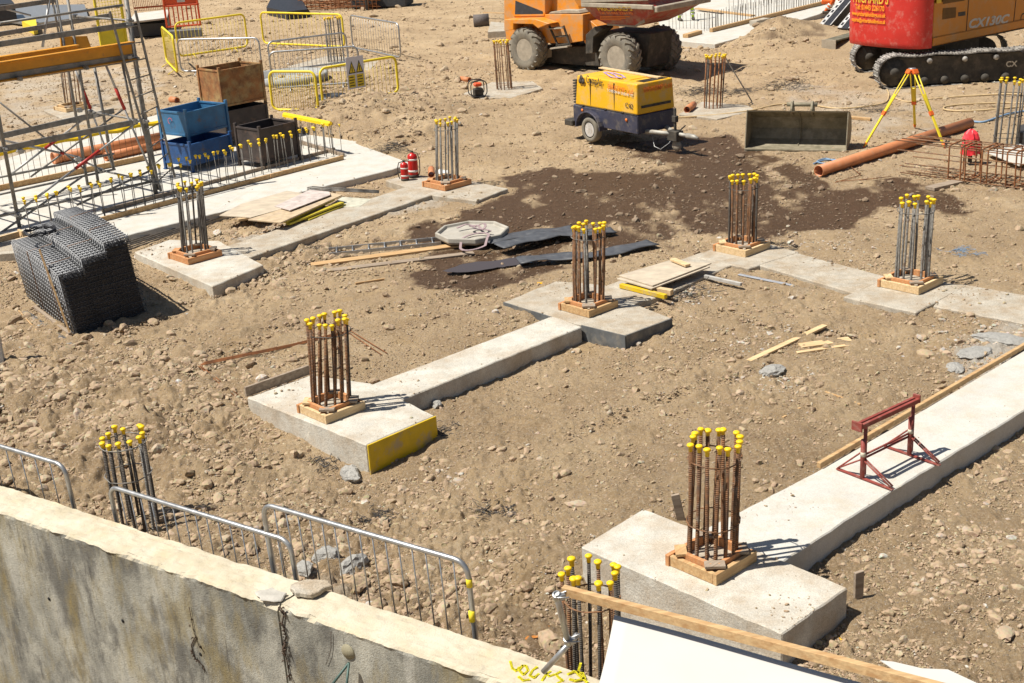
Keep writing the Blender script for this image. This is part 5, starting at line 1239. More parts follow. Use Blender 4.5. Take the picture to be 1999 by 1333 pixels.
TF=Frame(G(1714,176),-2)
# tracks are parts of the excavator: placed in its local frame
tr1=track(0,.52,ev,TF);tr2=track(2.75,3.27,ev,TF)
rel=Matrix.Rotation(-E_.a,4,'Z')@Matrix.Translation(TF.O-E_.O)@Matrix.Rotation(TF.a,4,'Z')
tr1.matrix_local=rel;tr2.matrix_local=rel
P_=TF.O
text('CX',.2,rel@Vector((3.25,-.0,.42)),rel.to_3x3()@Vector((1,0,0)),(0,0,1),M_dust,ev,bold=.004)
# ---- compressor
Cf=Frame(G(1245,263,.38)-Vector((0,0,.38)),-55.5);cp=Cf.root('compressor','yellow and dark blue towed air compressor on a wet patch of soil','compressor')
ORG=Vector(Cf.O);Lc=2.28;Wc=1.1
M_cy=mat('compressor_yellow',(.78,.42,.012),.42,var=.05,scale=2,dirt=(.55,.40,.20),dscale=3,dmix=(.48,.72),bump=.02)
M_cb=mat('compressor_blue',(.045,.047,.075),.5,var=.2,scale=3,dirt=(.20,.17,.13),dscale=4,dmix=(.5,.72),bump=.1)
# canopy tapers to the rear and to the top
def tapered(x0,x1,y0,y1,z0,z1,i0,i1,j):
    return [(x0,y0,z0),(x1,y0,z0),(x1,y1,z0),(x0,y1,z0),(x0+i0,y0+j,z1),(x1-i1,y0+j,z1),(x1-i1,y1-j,z1),(x0+i0,y1-j,z1)],[(3,2,1,0),(4,5,6,7),(0,1,5,4),(1,2,6,5),(2,3,7,6),(3,0,4,7)]
yv=Cf.l(1243,225,0).z;zt_=Cf.l(1243,165,0).z;print('compr z',yv,zt_)
v,f=tapered(-Lc+.1,0,0,Wc,yv,zt_,.06,.02,.03);MB().add(v,f).build('canopy',M_cy,cp,bevel=.035,segs=3)
v,f=tapered(-Lc,0,0.0,Wc,.38,yv-.01,.0,.0,0);MB().add(v,f).build('lower_body',M_cb,cp,bevel=.02)
mb=MB()
for k in range(9):mb.box((-Lc+.06,Wc/2,yv+.04+k*.062),(.12,Wc-.06,.035))
mb.build('rear_grille',M_under,cp)
MB().box((-Lc-.1,Wc/2,.37),(.3,Wc+.16,.14)).build('bumper',M_under,cp,bevel=.02)
mb=MB()
for k in range(12):mb.box((-.08-.022*k,.62,zt_+.004),(.010,.7,.012))
mb.build('top_vent',M_under,cp)
MB().box((.002,.55,yv+.16),(.02,.85,.055)).build('front_slot',M_under,cp)
MB().box((-1.1,.55,zt_+.006),(1.1,.5,.012)).build('roof_panel',M_cy,cp,bevel=.004)
for s_,sz,a,b,m_,bd in(('CompAir',.25,(1144,161),(1176,169),M_under,0),('BIRKEMP Ltd',.16,(1186,173),(1234,184),M_otx,0),('T: 01495 244 464  01685 841 177',.085,(1185,178),(1235,189.5),M_wtx,0),('C42',.16,(1220,209),(1235,213),M_under,0)):
    p=Cf.l(*a,.022-.03);q=Cf.l(*b,.022-.03);text(s_,sz,p,q-p,(0,0,1),m_,cp,bold=bd,fit=(q-p).length)
lg=MB();c_=Cf.l(1135,156,-.01)
for k in range(3):
    a=PI/2+k*2*PI/3;lg.lathe([(.0001,0),(.06,0),(.06,.004),(.0001,.004)],14,Mat4(Matrix.Rotation(PI/2,3,'X'),c_+Vector((math.cos(a)*.055,0,math.sin(a)*.055))))
lg.build('logo',M_under,cp)
text('BIRKEMP Ltd',.15,Vector((.006,.2,zt_-.2)),Vector((0,1,0)),(0,0,1),M_otx,cp,bold=.002)
for px in((1137,215),(1223,234)):
    c_=Cf.l(*px,-.01);MB().lathe([(.036,0),(.036,.012),(.0001,.014)],14,Mat4(Matrix.Rotation(PI/2,3,'X'),c_)).build('reflector',M_otx,cp)
M_sil=mat('rim_silver',(.62,.61,.58),.4,metal=.3,dirt=(.4,.33,.25),dscale=12,dmix=(.5,.7),bump=0)
wc=Cf.l(1156,260,0);print('comp wheel',wc);wc.z=.30
wh=tyre(Vector((wc.x,-.0,.30)),.30,.19,cp,rr=.62,lugs=0,rimm=M_sil,hubm=M_sil)
wh2=tyre(Vector((wc.x,Wc,.30)),.30,.19,cp,side=1,rr=.62,lugs=0,rimm=M_galv,hubm=M_galv)
mb=MB()
for k in range(10):
    a=2*PI*k/10;mb.lathe([(.0001,0),(.018,0),(.018,.004),(.0001,.004)],8,Mat4(Matrix.Rotation(PI/2,3,'X'),(wc.x+math.cos(a)*.12,-.062,.30+math.sin(a)*.12)))
mb.build('rim_holes',M_under,wh)
# mudguard
V=[];n=12
for i in range(n+1):
    a=PI*1.0*i/n+.0;
    for r_,y in((.40,-.14),(.37,-.14),(.37,.10),(.40,.10)):V.append((wc.x+math.cos(a)*r_*1.12,y,.33+math.sin(a)*r_))
MB().add(V,[(i*4+j,i*4+(j+1)%4,(i+1)*4+(j+1)%4,(i+1)*4+j) for i in range(n) for j in range(4)]).build('mudguard',M_cb,cp,bevel=.004)
# drawbar
mb=MB().tube([(-.1,.22,.42),(.35,.40,.40),(.62,.52,.40)],.05,8).tube([(-.1,.88,.42),(.35,.68,.40),(.62,.56,.40)],.05,8).tube([(.5,.54,.40),(1.05,.54,.40)],.045,10).tube([(1.0,.54,.4),(1.22,.54,.40),(1.34,.54,.38)],[.06,.055,.03],10)
mb.build('drawbar',mat('drawbar_grey',(.38,.36,.31),.6,metal=.3,dirt=(.4,.33,.25),dscale=8,bump=.2),cp)
MB().box((.62,.54,.36),(.3,.22,.22)).tube([(.62,.54,.2),(.62,.54,.95)],.035,8).box((.62,.54,.72),(.12,.1,.14)).tube([(.72,.54,.45),(.95,.54,.62)],.02,6).build('jockey_wheel_stem',M_under,cp,bevel=.01)
MB().lathe([(.0001,-.04),(.11,-.04),(.13,0),(.11,.04),(.0001,.04)],16,Mat4(Matrix.Rotation(PI/2,3,'X'),(.66,.54,.14))).build('jockey_wheel',M_dust,cp)
MB().tube([(.0,.4,.34),(.2,.3,.10),(.4,.3,.06),(.55,.42,.2),(.6,.5,.34)],.008,6).build('cable',M_galv,cp)
for x0_,z0_,z1_ in((-.78,yv+.02,zt_-.03),(-1.62,yv+.02,zt_-.03)):MB().box((x0_,.012,(z0_+z1_)/2),(.008,.03,z1_-z0_-.04)).build('door_seam',M_under,cp)
for x0_ in(-.5,-1.1,-1.9):MB().box((x0_,-.006,yv+.01),(.09,.02,.03)).build('latch',M_under,cp,bevel=.004)
MB().beam((-2.1,.015,yv+.0),(-.02,-.002,yv+.0),.012,.02).build('trim',M_under,cp)
# plank and straps lying on the compressor roof
P0=Cf.O+Cf.ex*(-2.35)+Cf.ey*.92+Vector((0,0,zt_+.03));P1=Cf.O+Cf.ex*(-.12)+Cf.ey*.78+Vector((0,0,zt_+.03));c_=(P0+P1)/2
o=MB().beam(P0-c_,P1-c_,.12,.03).build('plank',M_woodl,bevel=.003);o.location=c_;tag(o,'pale plank lying on the roof of the yellow compressor','plank')
mp=mat('strap_purple',(.42,.30,.50),.7,bump=.05);mb=MB();o_=Cf.O+Vector((0,0,zt_+.02))
for k in range(3):
    P=[Cf.ex*(-1.75+t*1.0)+Cf.ey*(.55-.06*k+.10*math.sin(t*4+k)-.15*t)+Vector((0,0,.006+.012*math.sin(t*7+k)**2)) for t in [i/14 for i in range(15)]]
    for i in range(14):mb.beam(P[i],P[i+1],.035,.008)
o=mb.build('lifting_strap',mp);o.location=o_;tag(o,'purple lifting strap lying on the compressor roof','strap')
# ---- bucket
Bf=Frame(G(1455,291),math.degrees(math.atan2(*(G(1652,295)-G(1455,291)).yx)));bk=Bf.root('excavator_bucket','wide mud stained grading bucket standing open towards the viewer','bucket')
Lb_=(G(1652,295)-G(1455,291)).length;hb=zat(Bf.O,222);print('bucket',Lb_,hb)
M_bk=mat('bucket_steel',(.22,.19,.125),.7,metal=.15,var=.25,scale=5,dirt=(.36,.31,.22),dscale=5,dmix=(.45,.65),bump=.2)
sec=[(-.05,.0),(.10,.02),(.35,.03),(.60,.12),(.72,.33),(.66,.58),(.46,.72),(.25,hb),(.16,hb+.02)];n=len(sec)
def shell(x0,x1,th=.03):
    V=[];
    for x in(x0,x1):
        for i,(y,z) in enumerate(sec):V.append((x,y,z))
        for i,(y,z) in enumerate(sec[::-1]):
            cy,cz=.25,.38;d=Vector((y-cy,z-cz)).normalized();V.append((x,y+d.x*th,z+d.y*th))
    m_=2*n;return V,[(j,(j+1)%m_,(j+1)%m_+m_,j+m_) for j in range(m_)]+[tuple(range(m_)),tuple(range(2*m_-1,m_-1,-1))]
v,f=shell(0,Lb_);MB().add(v,f,False).build('bucket_shell',M_bk,bk)
for x in(-.012,Lb_-.012):
    MB().prism([(x,y,z) for y,z in sec],(.024,0,0)).build('side_plate',M_bk,bk,bevel=.004)
MB().prism([(Lb_*.50,y*.99,z) for y,z in sec[2:7]]+[(Lb_*.5,y*.9,z*.96+.02) for y,z in sec[2:7]][::-1],(.012,0,0)).box((Lb_/2,-.03,.015),(Lb_,.12,.03)).build('cutting_edge',M_bk,bk)
for x in(Lb_*.42,Lb_*.62):
    MB().prism([(x,.30,hb-.05),(x,.75,.55),(x,.62,hb+.05),(x,.50,hb+.20),(x,.38,hb+.20),(x,.30,hb+.06)],(.05,0,0)).build('hinge_ear',M_bk,bk,bevel=.01)
MB().tube([(Lb_*.38,.44,hb+.13),(Lb_*.68,.44,hb+.13)],.045,10).build('pin',M_bk,bk)
# ---- tripod
f1,f2,f3=T(1685,289),T(1845,291),T(1786,250);Hd=(f1+f2+f3)/3;Hd.z=0
hz_=zat(Hd,134);tp=empty('survey_tripod',Hd,label='yellow and orange survey tripod standing before the excavator track',cat='tripod')
px_,_=proj((Hd.x,Hd.y,hz_));print('tripod head px',px_,hz_)
Ht=facing(1781,134,Hd);hl=Ht-Hd
M_tor=mat('tripod_orange',(.75,.14,.02),.5,var=.05,bump=0);M_ty=mat('tripod_yellow',(.74,.58,.03),.45,var=.06,bump=0,dirt=(.4,.3,.1),dscale=10,dmix=(.62,.8))
MB().lathe([(.10,-.05),(.085,-.02),(.085,.0),(.0001,.0)],18,Mat4(Matrix.Identity(3),hl)).build('head',M_tor,tp);MB().lathe([(.08,.0),(.08,.012),(.0001,.012)],18,Mat4(Matrix.Identity(3),hl)).build('head_plate',M_galv,tp)
for f_ in(f1,f2,f3):
    b=f_-Hd;t0=hl+Vector((b.x,b.y,0)).normalized()*.08-Vector((0,0,.04));d=(b-t0);L=d.length;d.normalize();sd=d.cross(Vector((0,0,1))).normalized()
    lg_=MB()
    for s_ in(-1,1):lg_.tube([t0+sd*.05*s_,t0+d*L*.56+sd*.035*s_],.014,7)
    g=lg_.build('leg',M_ty,tp);MB().beam(t0+d*L*.30,t0+d*L*.97,.055,.03,up=sd.cross(d)).build('lower_leg',M_ty,g,bevel=.004)
    MB().beam(t0+d*L*.52,t0+d*L*.57,.10,.05,up=sd.cross(d)).build('clamp',M_tor,g,bevel=.004);MB().tube([t0+d*L*.93,t0+d*L*1.0],[.035,.008],8).build('foot',M_tor,g)
    MB().beam(t0-d*.03,t0+d*.07,.14,.06,up=sd.cross(d)).build('shoulder',M_tor,g,bevel=.01)
# ---- pipe, hoses
pipe_('long orange brown drain pipe lying beyond the puddled soil at right',(1598,334),(1893,240),.115,z=.0)
def hose(label,pts,r,m_,name='hose'):
    P=[T(a,b,.0)+Vector((0,0,r+.012)) for a,b in pts];Q=[]
    for i in range(len(P)-1):
        p0=P[max(0,i-1)];p1=P[i];p2=P[i+1];p3=P[min(len(P)-1,i+2)]
        for k in range(8):
            t=k/8;Q.append(.5*((2*p1)+(p2-p0)*t+(2*p0-5*p1+4*p2-p3)*t*t+(3*p1-p0-3*p2+p3)*t**3))
    Q.append(P[-1]);c=P[0].copy();o=MB().tube([q-c for q in Q],r,7).build(name,m_);o.location=c;return tag(o,label,name)
M_hose=mat('hose_beige',(.52,.38,.20),.6,var=.15,bump=.05);M_hb=mat('hose_blue',(.18,.28,.40),.6,var=.15,bump=.05)
hose('beige hose winding behind the bucket towards the tripod',[(1318,232),(1380,228),(1460,219),(1520,206),(1575,206),(1640,214),(1720,205),(1735,190),(1732,178)],.02,M_hose)
hose('beige hose running from the tripod to the right edge',[(1745,193),(1775,201),(1830,194),(1900,189),(1960,186),(2040,188)],.02,M_hose)
hose('looped beige hose lying right of the tripod',[(2040,206),(1960,203),(1880,206),(1845,211),(1848,217),(1890,219),(1960,214),(2040,205)],.02,M_hose)
hose('pale blue hose running from the pipe end to the right edge',[(1897,240),(1920,241),(1945,233),(1975,224),(2040,214)],.025,M_hb)
hose('tangled blue cord on the soil beside the pipe mouth',[(1588,322),(1605,316),(1625,314),(1640,318),(1615,322),(1595,318),(1612,312),(1632,318)],.016,M_hb,'cord')
# ---- rebar cage at right
A0=T(1850,356);A1=T(2080,384);ax=(A1-A0);ax.z=0;ax.normalize();pn=Vector((-ax.y,ax.x,0));hc=.72;wc_=.62
cg=empty('rebar_cage',A0,label='rusty rectangular rebar cage with long bars pointing left at the right edge',cat='rebar cage')
z0=.05
for k in range(11):
    x=k*.19+(.03 if k%2 else 0)
    if k>3:x=.57+(k-3)*.26
    pts=[ax*x+pn*0+Vector((0,0,z0)),ax*x+Vector((0,0,hc)),ax*x+pn*wc_+Vector((0,0,hc+.02)),ax*x+pn*wc_+Vector((0,0,z0))]
    MB().tube(rounded_loop(ax*(x+.06*math.sin(k*9))+Vector((0,0,z0)),pn,Vector((0,0,1)),wc_,hc-z0,.05,3),.016,6,closed=True).build('stirrup',M_rorange,cg)
rng=random.Random(8)
for yy,zz in((0,z0),(.2,z0),(.42,z0),(wc_,z0),(0,hc-.02),(.2,hc-.02),(.42,hc-.02),(wc_,hc-.02),(0,.27),(0,.5),(wc_,.27),(wc_,.5),(.1,z0+.03),(.3,hc-.04)):
    s_=-rng.uniform(.9,1.35);MB().tube([ax*s_+pn*yy+Vector((0,0,zz+.01+rng.uniform(-.02,.02))),ax*3.2+pn*yy+Vector((0,0,zz+.01))],.011,6).build('long_bar',M_rust,cg)
# red bag on a post
B=G(1893,318);zb=zat(B,252);bgo=empty('red_bag',B,label='crumpled red plastic bag pulled over a post behind the rebar cage',cat='bag')
M_bag=mat('bag_red',(.72,.04,.05),.45,var=.1,bump=.2,bscale=15)
V=[];nn_=20;prof=[(.015,zb),(.05,zb-.02),(.11,zb-.08),(.15,zb-.17),(.17,zb-.28),(.165,zb-.42),(.175,zb-.50)]
for r_,z in prof:
    for j in range(nn_):
        a=2*PI*j/nn_;q=r_*(1+.16*math.sin(a*5+z*9)+.07*math.sin(a*11+z*23));V.append((q*math.cos(a),q*math.sin(a),z+.015*math.sin(a*7)))
MB().add(V,[(i*nn_+j,i*nn_+(j+1)%nn_,(i+1)*nn_+(j+1)%nn_,(i+1)*nn_+j) for i in range(len(prof)-1) for j in range(nn_)],False).build('bag',M_bag,bgo)
MB().tube([(0,0,0),(0,0,zb-.1)],.045,8).build('post',M_rdark,bgo)
ctopped('white board lying behind the rebar cage at the right edge',[(1925,296),(1990,280),(2050,300),(1990,322)],.10,.03,M_concw,'board','board')
ctopped('dark panel at the right edge behind the grey rebar column',[(1992,244),(2040,225),(2040,262),(1990,258)],.3,.3,M_steel,'panel','panel')
# ---- fire extinguishers
M_er=mat('extinguisher_red',(.50,.02,.015),.3,var=.08,bump=0)
def extinguisher(label,px,py,h,r,band,rz):
    B=G(px,py);o=empty('fire_extinguisher',B,rz,label,'fire extinguisher');s=h
    MB().lathe([(r*.96,.02),(r,.04),(r,h*.72),(r*.85,h*.79),(r*.4,h*.83),(r*.28,h*.86),(.0001,h*.86)],20).build('cylinder',M_er,o)
    MB().lathe([(r*.9,0),(r*1.04,.01),(r*1.04,h*.11),(r*.9,h*.12)],20).build('base_skirt',M_under,o)
    MB().lathe([(r*1.006,h*band),(r*1.006,h*(band+.06))],20).lathe([(r*1.006,h*.2),(r*1.006,h*.27)],20).build('label_band',M_wtx,o)
    MB().box((0,0,h*.88),(.05,.035,.05)).beam((-.02,0,h*.91),(.12,0,h*.95),.02,.012).beam((-.02,0,h*.87),(.11,0,h*.87),.02,.012).build('valve_lever',M_under,o,bevel=.003)
    MB().tube([(-.03,0,h*.88),(-r*1.3,0,h*.85),(-r*1.7,0,h*.6),(-r*1.6,0,h*.25),(-r*1.3,0,h*.1)],.011,7).build('hose',M_under,o)
extinguisher('smaller red fire extinguisher in front, its hose bowed to the left',791,352,.46,.083,.55,.25)
extinguisher('larger red fire extinguisher behind the smaller one',808,346,.62,.105,.6,2.6)
c=G(812,332,.3)
MB().lathe([(.042,0),(.042,.004),(.0001,.004)],14,Mat4(Matrix.Identity(3),(0,0,0)))
# ---- small items in the middle distance
pipe_('short open orange pipe end lying beside the extinguishers',(842,341),(842,330),.07,.062)
pipe_('short orange pipe offcut on the soil right of the rusty stillage',(334,194),(346,196),.09,.08)
pipe_('short orange pipe socket on the soil left of the dumper column',(899,154),(917,156),.08,.07)
pipe_('orange pipe bend stub beside the column behind the compressor',(1341,214),(1354,204),.085,.075)
B=T(934,190);mo=empty('plate_machine',B,.3,label='small orange hand machine in a black tube frame left of the dumper',cat='site machine')
MB().box((0,0,.16),(.26,.2,.2)).box((0,0,.03),(.36,.24,.05)).build('body',M_under,mo,bevel=.02);MB().box((.0,0,.36),(.22,.16,.10)).build('orange_cover',M_orp,mo,bevel=.03)
for y in(-.14,.14):MB().tube(rounded_loop((-.24,y,.04),(1,0,0),(0,0,1),.46,.44,.14,4),.015,7,closed=True).build('tube_frame',M_black,mo)
# ---- far slab: starter rows, timbers, people
def far(px,py,z=zf):return G(px,py,z)
bar_row('row of thin bare starter bars along the far slab timber',far(1385,62),far(1610,8),.62,46,rb=.0085,caps=False,double=.25,seed=12,mt=M_rdark,jit=.02)
bar_row('row of bare starter bars with hooked feet near the far worker',far(1306,54),far(1398,58),.55,14,rb=.008,caps=False,seed=14,mt=M_rgrey,jit=.02)
bar_row('dense group of bare starter bars at the far end of the slab',far(1440,24),far(1590,-14),.7,20,rb=.009,caps=False,double=.4,seed=13,mt=M_rgrey,jit=.04)
def ftimber(label,a,b,w=.16,h=.10,m_=M_wood,z=zf):
    A_=far(*a);B_=far(*b);c=(A_+B_)/2;o=MB().beam(A_-c+Vector((0,0,h/2+.004)),B_-c+Vector((0,0,h/2+.004)),w,h).build('timber',m_,bevel=.004);o.location=c;return tag(o,label,'timber')
ftimber('brown timber along the far slab, near end turned to the left',(1338,74),(1366,66),.2,.12)
ftimber('long brown timber edging the far slab',(1388,63),(1610,8),.12,.13)
ftimber('orange brown plank lying across the far slab behind the bars',(1360,18),(1470,32),.2,.05,M_wood)
ftimber('short thick timber offcut lying on the far slab edge',(1470,50),(1497,44),.3,.16,M_conc2)
M_hv=mat('hivis_yellow',(.50,.72,.03),.7,var=.1,bump=.2,bscale=12);M_hvo=mat('hivis_orange',(.80,.14,.02),.7,var=.1,bump=.2,bscale=12);M_skin=mat('skin',(.45,.26,.17),.6,bump=0);M_refl=mat('reflective_band',(.6,.6,.56),.4,bump=0)
def person(label,B,az,suit,pose,helmet=(.7,.7,.7)):
    o=empty('person',B,az,label,'person');s=1.0
    J=dict(pel=(0,0,.95),ch=(0.05,0,1.25),nk=(.08,0,1.48),hd=(.12,0,1.62),hl=(0,.1,.92),hr=(0,-.1,.92),kl=(.05,.16,.50),kr=(-.02,-.17,.50),fl=(.0,.2,.08),fr=(-.06,-.2,.08),tl=(.16,.22,.04),tr=(.1,-.22,.04),
           sl=(.06,.19,1.42),sr=(.06,-.19,1.42),el=(.12,.28,1.14),er=(.12,-.28,1.14),wl=(.32,.22,1.0),wr=(.32,-.22,1.0))
    J.update(pose)
    ed=[('pel','ch'),('ch','nk'),('nk','hd'),('pel','hl'),('pel','hr'),('hl','kl'),('hr','kr'),('kl','fl'),('kr','fr'),('fl','tl'),('fr','tr'),('nk','sl'),('nk','sr'),('sl','el'),('sr','er'),('el','wl'),('er','wr')]
    rd=dict(pel=.15,ch=.15,nk=.06,hd=.10,hl=.10,hr=.10,kl=.075,kr=.075,fl=.055,fr=.055,tl=.045,tr=.045,sl=.07,sr=.07,el=.05,er=.05,wl=.035,wr=.035)
    ks=list(J);me=bpy.data.meshes.new('body');me.from_pydata([J[k] for k in ks],[(ks.index(a),ks.index(b)) for a,b in ed],[]);b=bpy.data.objects.new('body',me);COL.objects.link(b);b.parent=o
    md=b.modifiers.new('k','SKIN')
    for i,k in enumerate(ks):
        me.skin_vertices[0].data[i].radius=(rd[k],rd[k]);me.skin_vertices[0].data[i].use_root=(k=='pel')
    b.modifiers.new('s','SUBSURF').levels=2;b.modifiers['s'].render_levels=2;me.materials.append(suit)
    hd=Vector(J['hd']);MB().lathe([(.0001,.20),(.06,.19),(.10,.14),(.115,.08),(.12,.05),(.14,.045),(.115,.04)],16,Mat4(Matrix.Identity(3),hd)).build('helmet',mat('helmet',helmet,.4,bump=0),o)
    MB().lathe([(.0001,-.11),(.06,-.09),(.085,0),(.09,.05),(.08,.1),(.0001,.13)],14,Mat4(Matrix.Identity(3),hd)).build('head',M_skin,o)
    for a,c in(('kl','fl'),('kr','fr')):
        for t in(.35,.6):
            p=Vector(J[a]).lerp(Vector(J[c]),t);q=(Vector(J[c])-Vector(J[a])).normalized();MB().tube([p-q*.03,p+q*.03],.085,12).build('reflective_band',M_refl,o)
    for w_ in('wl','wr'):
        p=Vector(J[w_]);mb=MB().tube([p,p+Vector((.05,0,-.03)),p+Vector((.09,0,-.06))],[.03,.042,.036],8)
        for k in range(4):mb.tube([p+Vector((.08,-.03+.02*k,-.05)),p+Vector((.12,-.03+.02*k,-.09)),p+Vector((.13,-.03+.02*k,-.13+.008*abs(k-1)))],[.010,.009,.007],6)
        mb.tube([p+Vector((.04,-.035,-.03)),p+Vector((.08,-.055,-.08))],[.012,.009],6);mb.build('hand',M_skin,o)
    for k_,t_ in(('fl','tl'),('fr','tr')):
        a,c=Vector(J[k_]),Vector(J[t_]);MB().tube([a+Vector((-.06,0,-.03)),a+Vector((0,0,0)),c+Vector((.05,0,-.0))],[.05,.065,.04],10).build('boot',M_under,o)
    return o
Bp=far(1340,40,zf-.05);person('person in bright yellow high visibility trousers standing on the far slab',Bp,-1.4,M_hv,dict(fl=(.05,.24,.08),fr=(-.1,-.24,.08),kl=(.1,.18,.5),kr=(.05,-.2,.5)))
Bp=far(1608,26,zf-.05);person('person in orange high visibility clothes crouching beside the black channel units',Bp,-.4,M_hvo,dict(pel=(0,0,.50),ch=(.2,0,.72),nk=(.36,0,.88),hd=(.46,0,.98),hl=(0,.1,.46),hr=(0,-.1,.46),kl=(.36,.16,.46),kr=(.34,-.17,.44),fl=(.1,.2,.08),fr=(.06,-.2,.08),tl=(.26,.22,.04),tr=(.22,-.22,.04),sl=(.34,.19,.84),sr=(.34,-.19,.84),el=(.5,.26,.60),er=(.5,-.26,.60),wl=(.62,.15,.40),wr=(.62,-.15,.40)))
# black slotted channel units leaning on a heap
mw=mat('unit_top',(.55,.53,.5),.6,bump=0)
for i,(a,b,za,zb) in enumerate((((1612,60),(1668,-6),.15,1.0),((1648,66),(1706,-4),.15,1.05),((1672,66),(1716,20),.1,.6))):
    A_=G(a[0],a[1],za);B_=G(b[0],b[1],zb);c=A_.copy();o=empty('channel_unit',c,label=['leftmost black slotted channel unit leaning beside the excavator','middle black slotted channel unit leaning beside the excavator','black channel unit half hidden behind the red counterweight'][i],cat='channel unit',group='black channel units leaning on the dirt heap')
    d=B_-A_;MB().beam(Vector((0,0,0)),d,.42,.42).build('body',M_black,o,bevel=.01)
    up_=d.normalized().cross(Vector((0,0,1))).normalized();w_=d.normalized();nm=up_.cross(w_);mb=MB();n=7
    for s_ in(-.19,-.07):mb.beam(up_*s_+nm*.22,d+up_*s_+nm*.22,.035,.02,up=nm)
    for k in range(n):mb.beam(d*(k/n)-up_*.13+nm*.22,d*((k+.45)/n)-up_*.13+nm*.22,.12,.02,up=nm)
    mb.beam(up_*.2+nm*.22,d+up_*.2+nm*.22,.03,.02,up=nm)
    mb.build('slotted_rim',mw,o)
A_=G(1618,106,.0);B_=G(1706,80,.0);c=A_;d=B_-A_;mb=MB();o=empty('steel_channel',c,label='heavy dark steel channel with a drilled end plate lying left of the excavator track',cat='steel channel')
MB().beam(Vector((0,0,.04)),d+Vector((0,0,.04)),.45,.06).beam(Vector((0,0,.40)),d+Vector((0,0,.40)),.42,.05).beam(Vector((0,0,.22)),d+Vector((0,0,.22)),.06,.36).build('beam',mat('channel_green',(.13,.12,.08),.7,metal=.2,dirt=(.3,.25,.17),dscale=3,bump=.2),o,bevel=.006)
MB().beam(Vector((0,0,.22))-d.normalized()*.03,Vector((0,0,.22))+d.normalized()*.0,.48,.44).build('end_plate',M_dust,o,bevel=.005)
rag('mud caked sheet lying on the dirt heap edge beyond the bucket',T(1505,92),.55,M_dust,seed=12,h=.5,name='muddy_sheet',cat='sheet')
# ================================================================ middle and near objects
# near crowd barriers behind the wall
def nb(label,ptl,ptr,lean=-.05,n=15,gz=-.32,h=1.02,r=.13):
    A_=onplane(ptl[0],ptl[1],wA+_wn*.16,_wn);B_=onplane(ptr[0],ptr[1],wA+_wn*.16,_wn);print('barrier tops',A_.z,B_.z);zt_=(A_.z+B_.z)/2;h=1.02;gz=zt_-h-.12
    A_.z=B_.z=gz+.14;return crowd_barrier(label,None,None,None,None,gz=gz,world=(A_,B_),h=h-.02,lean=lean,n=n,rad=.0245,rp=.007,r=r,group='galvanised barriers behind the wall')
b1=nb('galvanised crowd barrier at the left edge behind the wall',(-290,745),(140,945))
b2=nb('galvanised crowd barrier in front of the dark rebar column behind the wall',(218,935),(574,1062))
b3=nb('galvanised crowd barrier right of the wall joint with yellow tape on its end post',(519,979),(918,1092))
L3=(b3.children[0]);fr=[c for c in b3.children if c.name.startswith('frame')][0]
# tape bands and hook on the end post
fr3=[c for c in b3.children if c.name.startswith('frame')][0];vx=max((v.co for v in fr3.data.vertices),key=lambda c:c.x-c.y);P=Vector((vx.x-.017,vx.y+.017,0))
for z0,z1 in((.90,.98),(.56,.66)):
    M=MB().tube([P+Vector((0,0,z0)),P+Vector((0,0,z1))],.0275,12).build('tape',M_yel,b3)
# timber rail, white sheet and scaffold tube in the bottom right
zr=1.2
A_=G(1099,1152,zr);B_=G(1840,1345,zr);d=(B_-A_).normalized();c=A_.copy()
o=MB().beam(Vector((0,0,0)),d*((B_-A_).length+2.),.05,.075).build('timber_rail',M_wood,bevel=.004);o.location=c;tag(o,'long new timber rail above the white sheet at bottom right','timber rail')
zs=1.05;rp_=Vector((-d.y,d.x,0))
# the sheet hangs from under the rail: grid with a bowed left edge
n1,n2=40,24;V=[];L=(B_-A_).length+2.5
for i in range(n1+1):
    for j in range(n2+1):
        s_=.38+ (L-.38)*i/n1;t=j/n2;q=.085-t*1.95
        s2=s_+(.62*t+.05*math.sin(t*PI))*(1-i/n1);P=A_+d*s2+rp_*q
        P.z=zs-.02+.012*math.sin(s_*2.3+t*2)+.01*math.sin(t*5+s_);V.append(tuple(P))
o=MB().add(V,[(i*(n2+1)+j,i*(n2+1)+j+1,(i+1)*(n2+1)+j+1,(i+1)*(n2+1)+j) for i in range(n1) for j in range(n2)],True).build('white_sheet',mat('white_sheet',(.56,.535,.485),.7,var=.03,scale=2,bump=.02,dirt=(.66,.58,.48),dscale=2,dmix=(.6,.8),dmax=.4))
md=o.modifiers.new('s','SOLIDIFY');md.thickness=.012;md.offset=-1;tag(o,'smooth white plastic sheet filling the bottom right corner','sheet')
o=MB().prism([G(a,b,zs) for a,b in ((1718,1290),(1745,1293),(1800,1306),(1850,1308),(1910,1336),(1900,1350),(1800,1345))],(0,0,.006)).build('white_sheet_flap',mat('white_sheet',(.8,.78,.74)),None);tag(o,'curled white sheet flap beyond the rail in the bottom right','sheet')
sc2=empty('scaffold_prop',G(1110,1290,.55),label='galvanised scaffold tubes with couplers at the left end of the timber rail',cat='scaffold tube');s0=Vector(sc2.location)
Pt=G(1086,1158,zr+.03);Pb=Pt+Vector((.10,-.05,-.62));Pc=G(1108,1250,Pb.z)
MB().pipe(Pt-s0,Pc-s0,.024,.019,16).build('tube',M_galv,sc2);Pd=G(1128,1238,.62);Pe=G(1060,1312,.30)
MB().tube([Pd-s0,Pe-s0],.024,14).build('tube',M_galv,sc2)
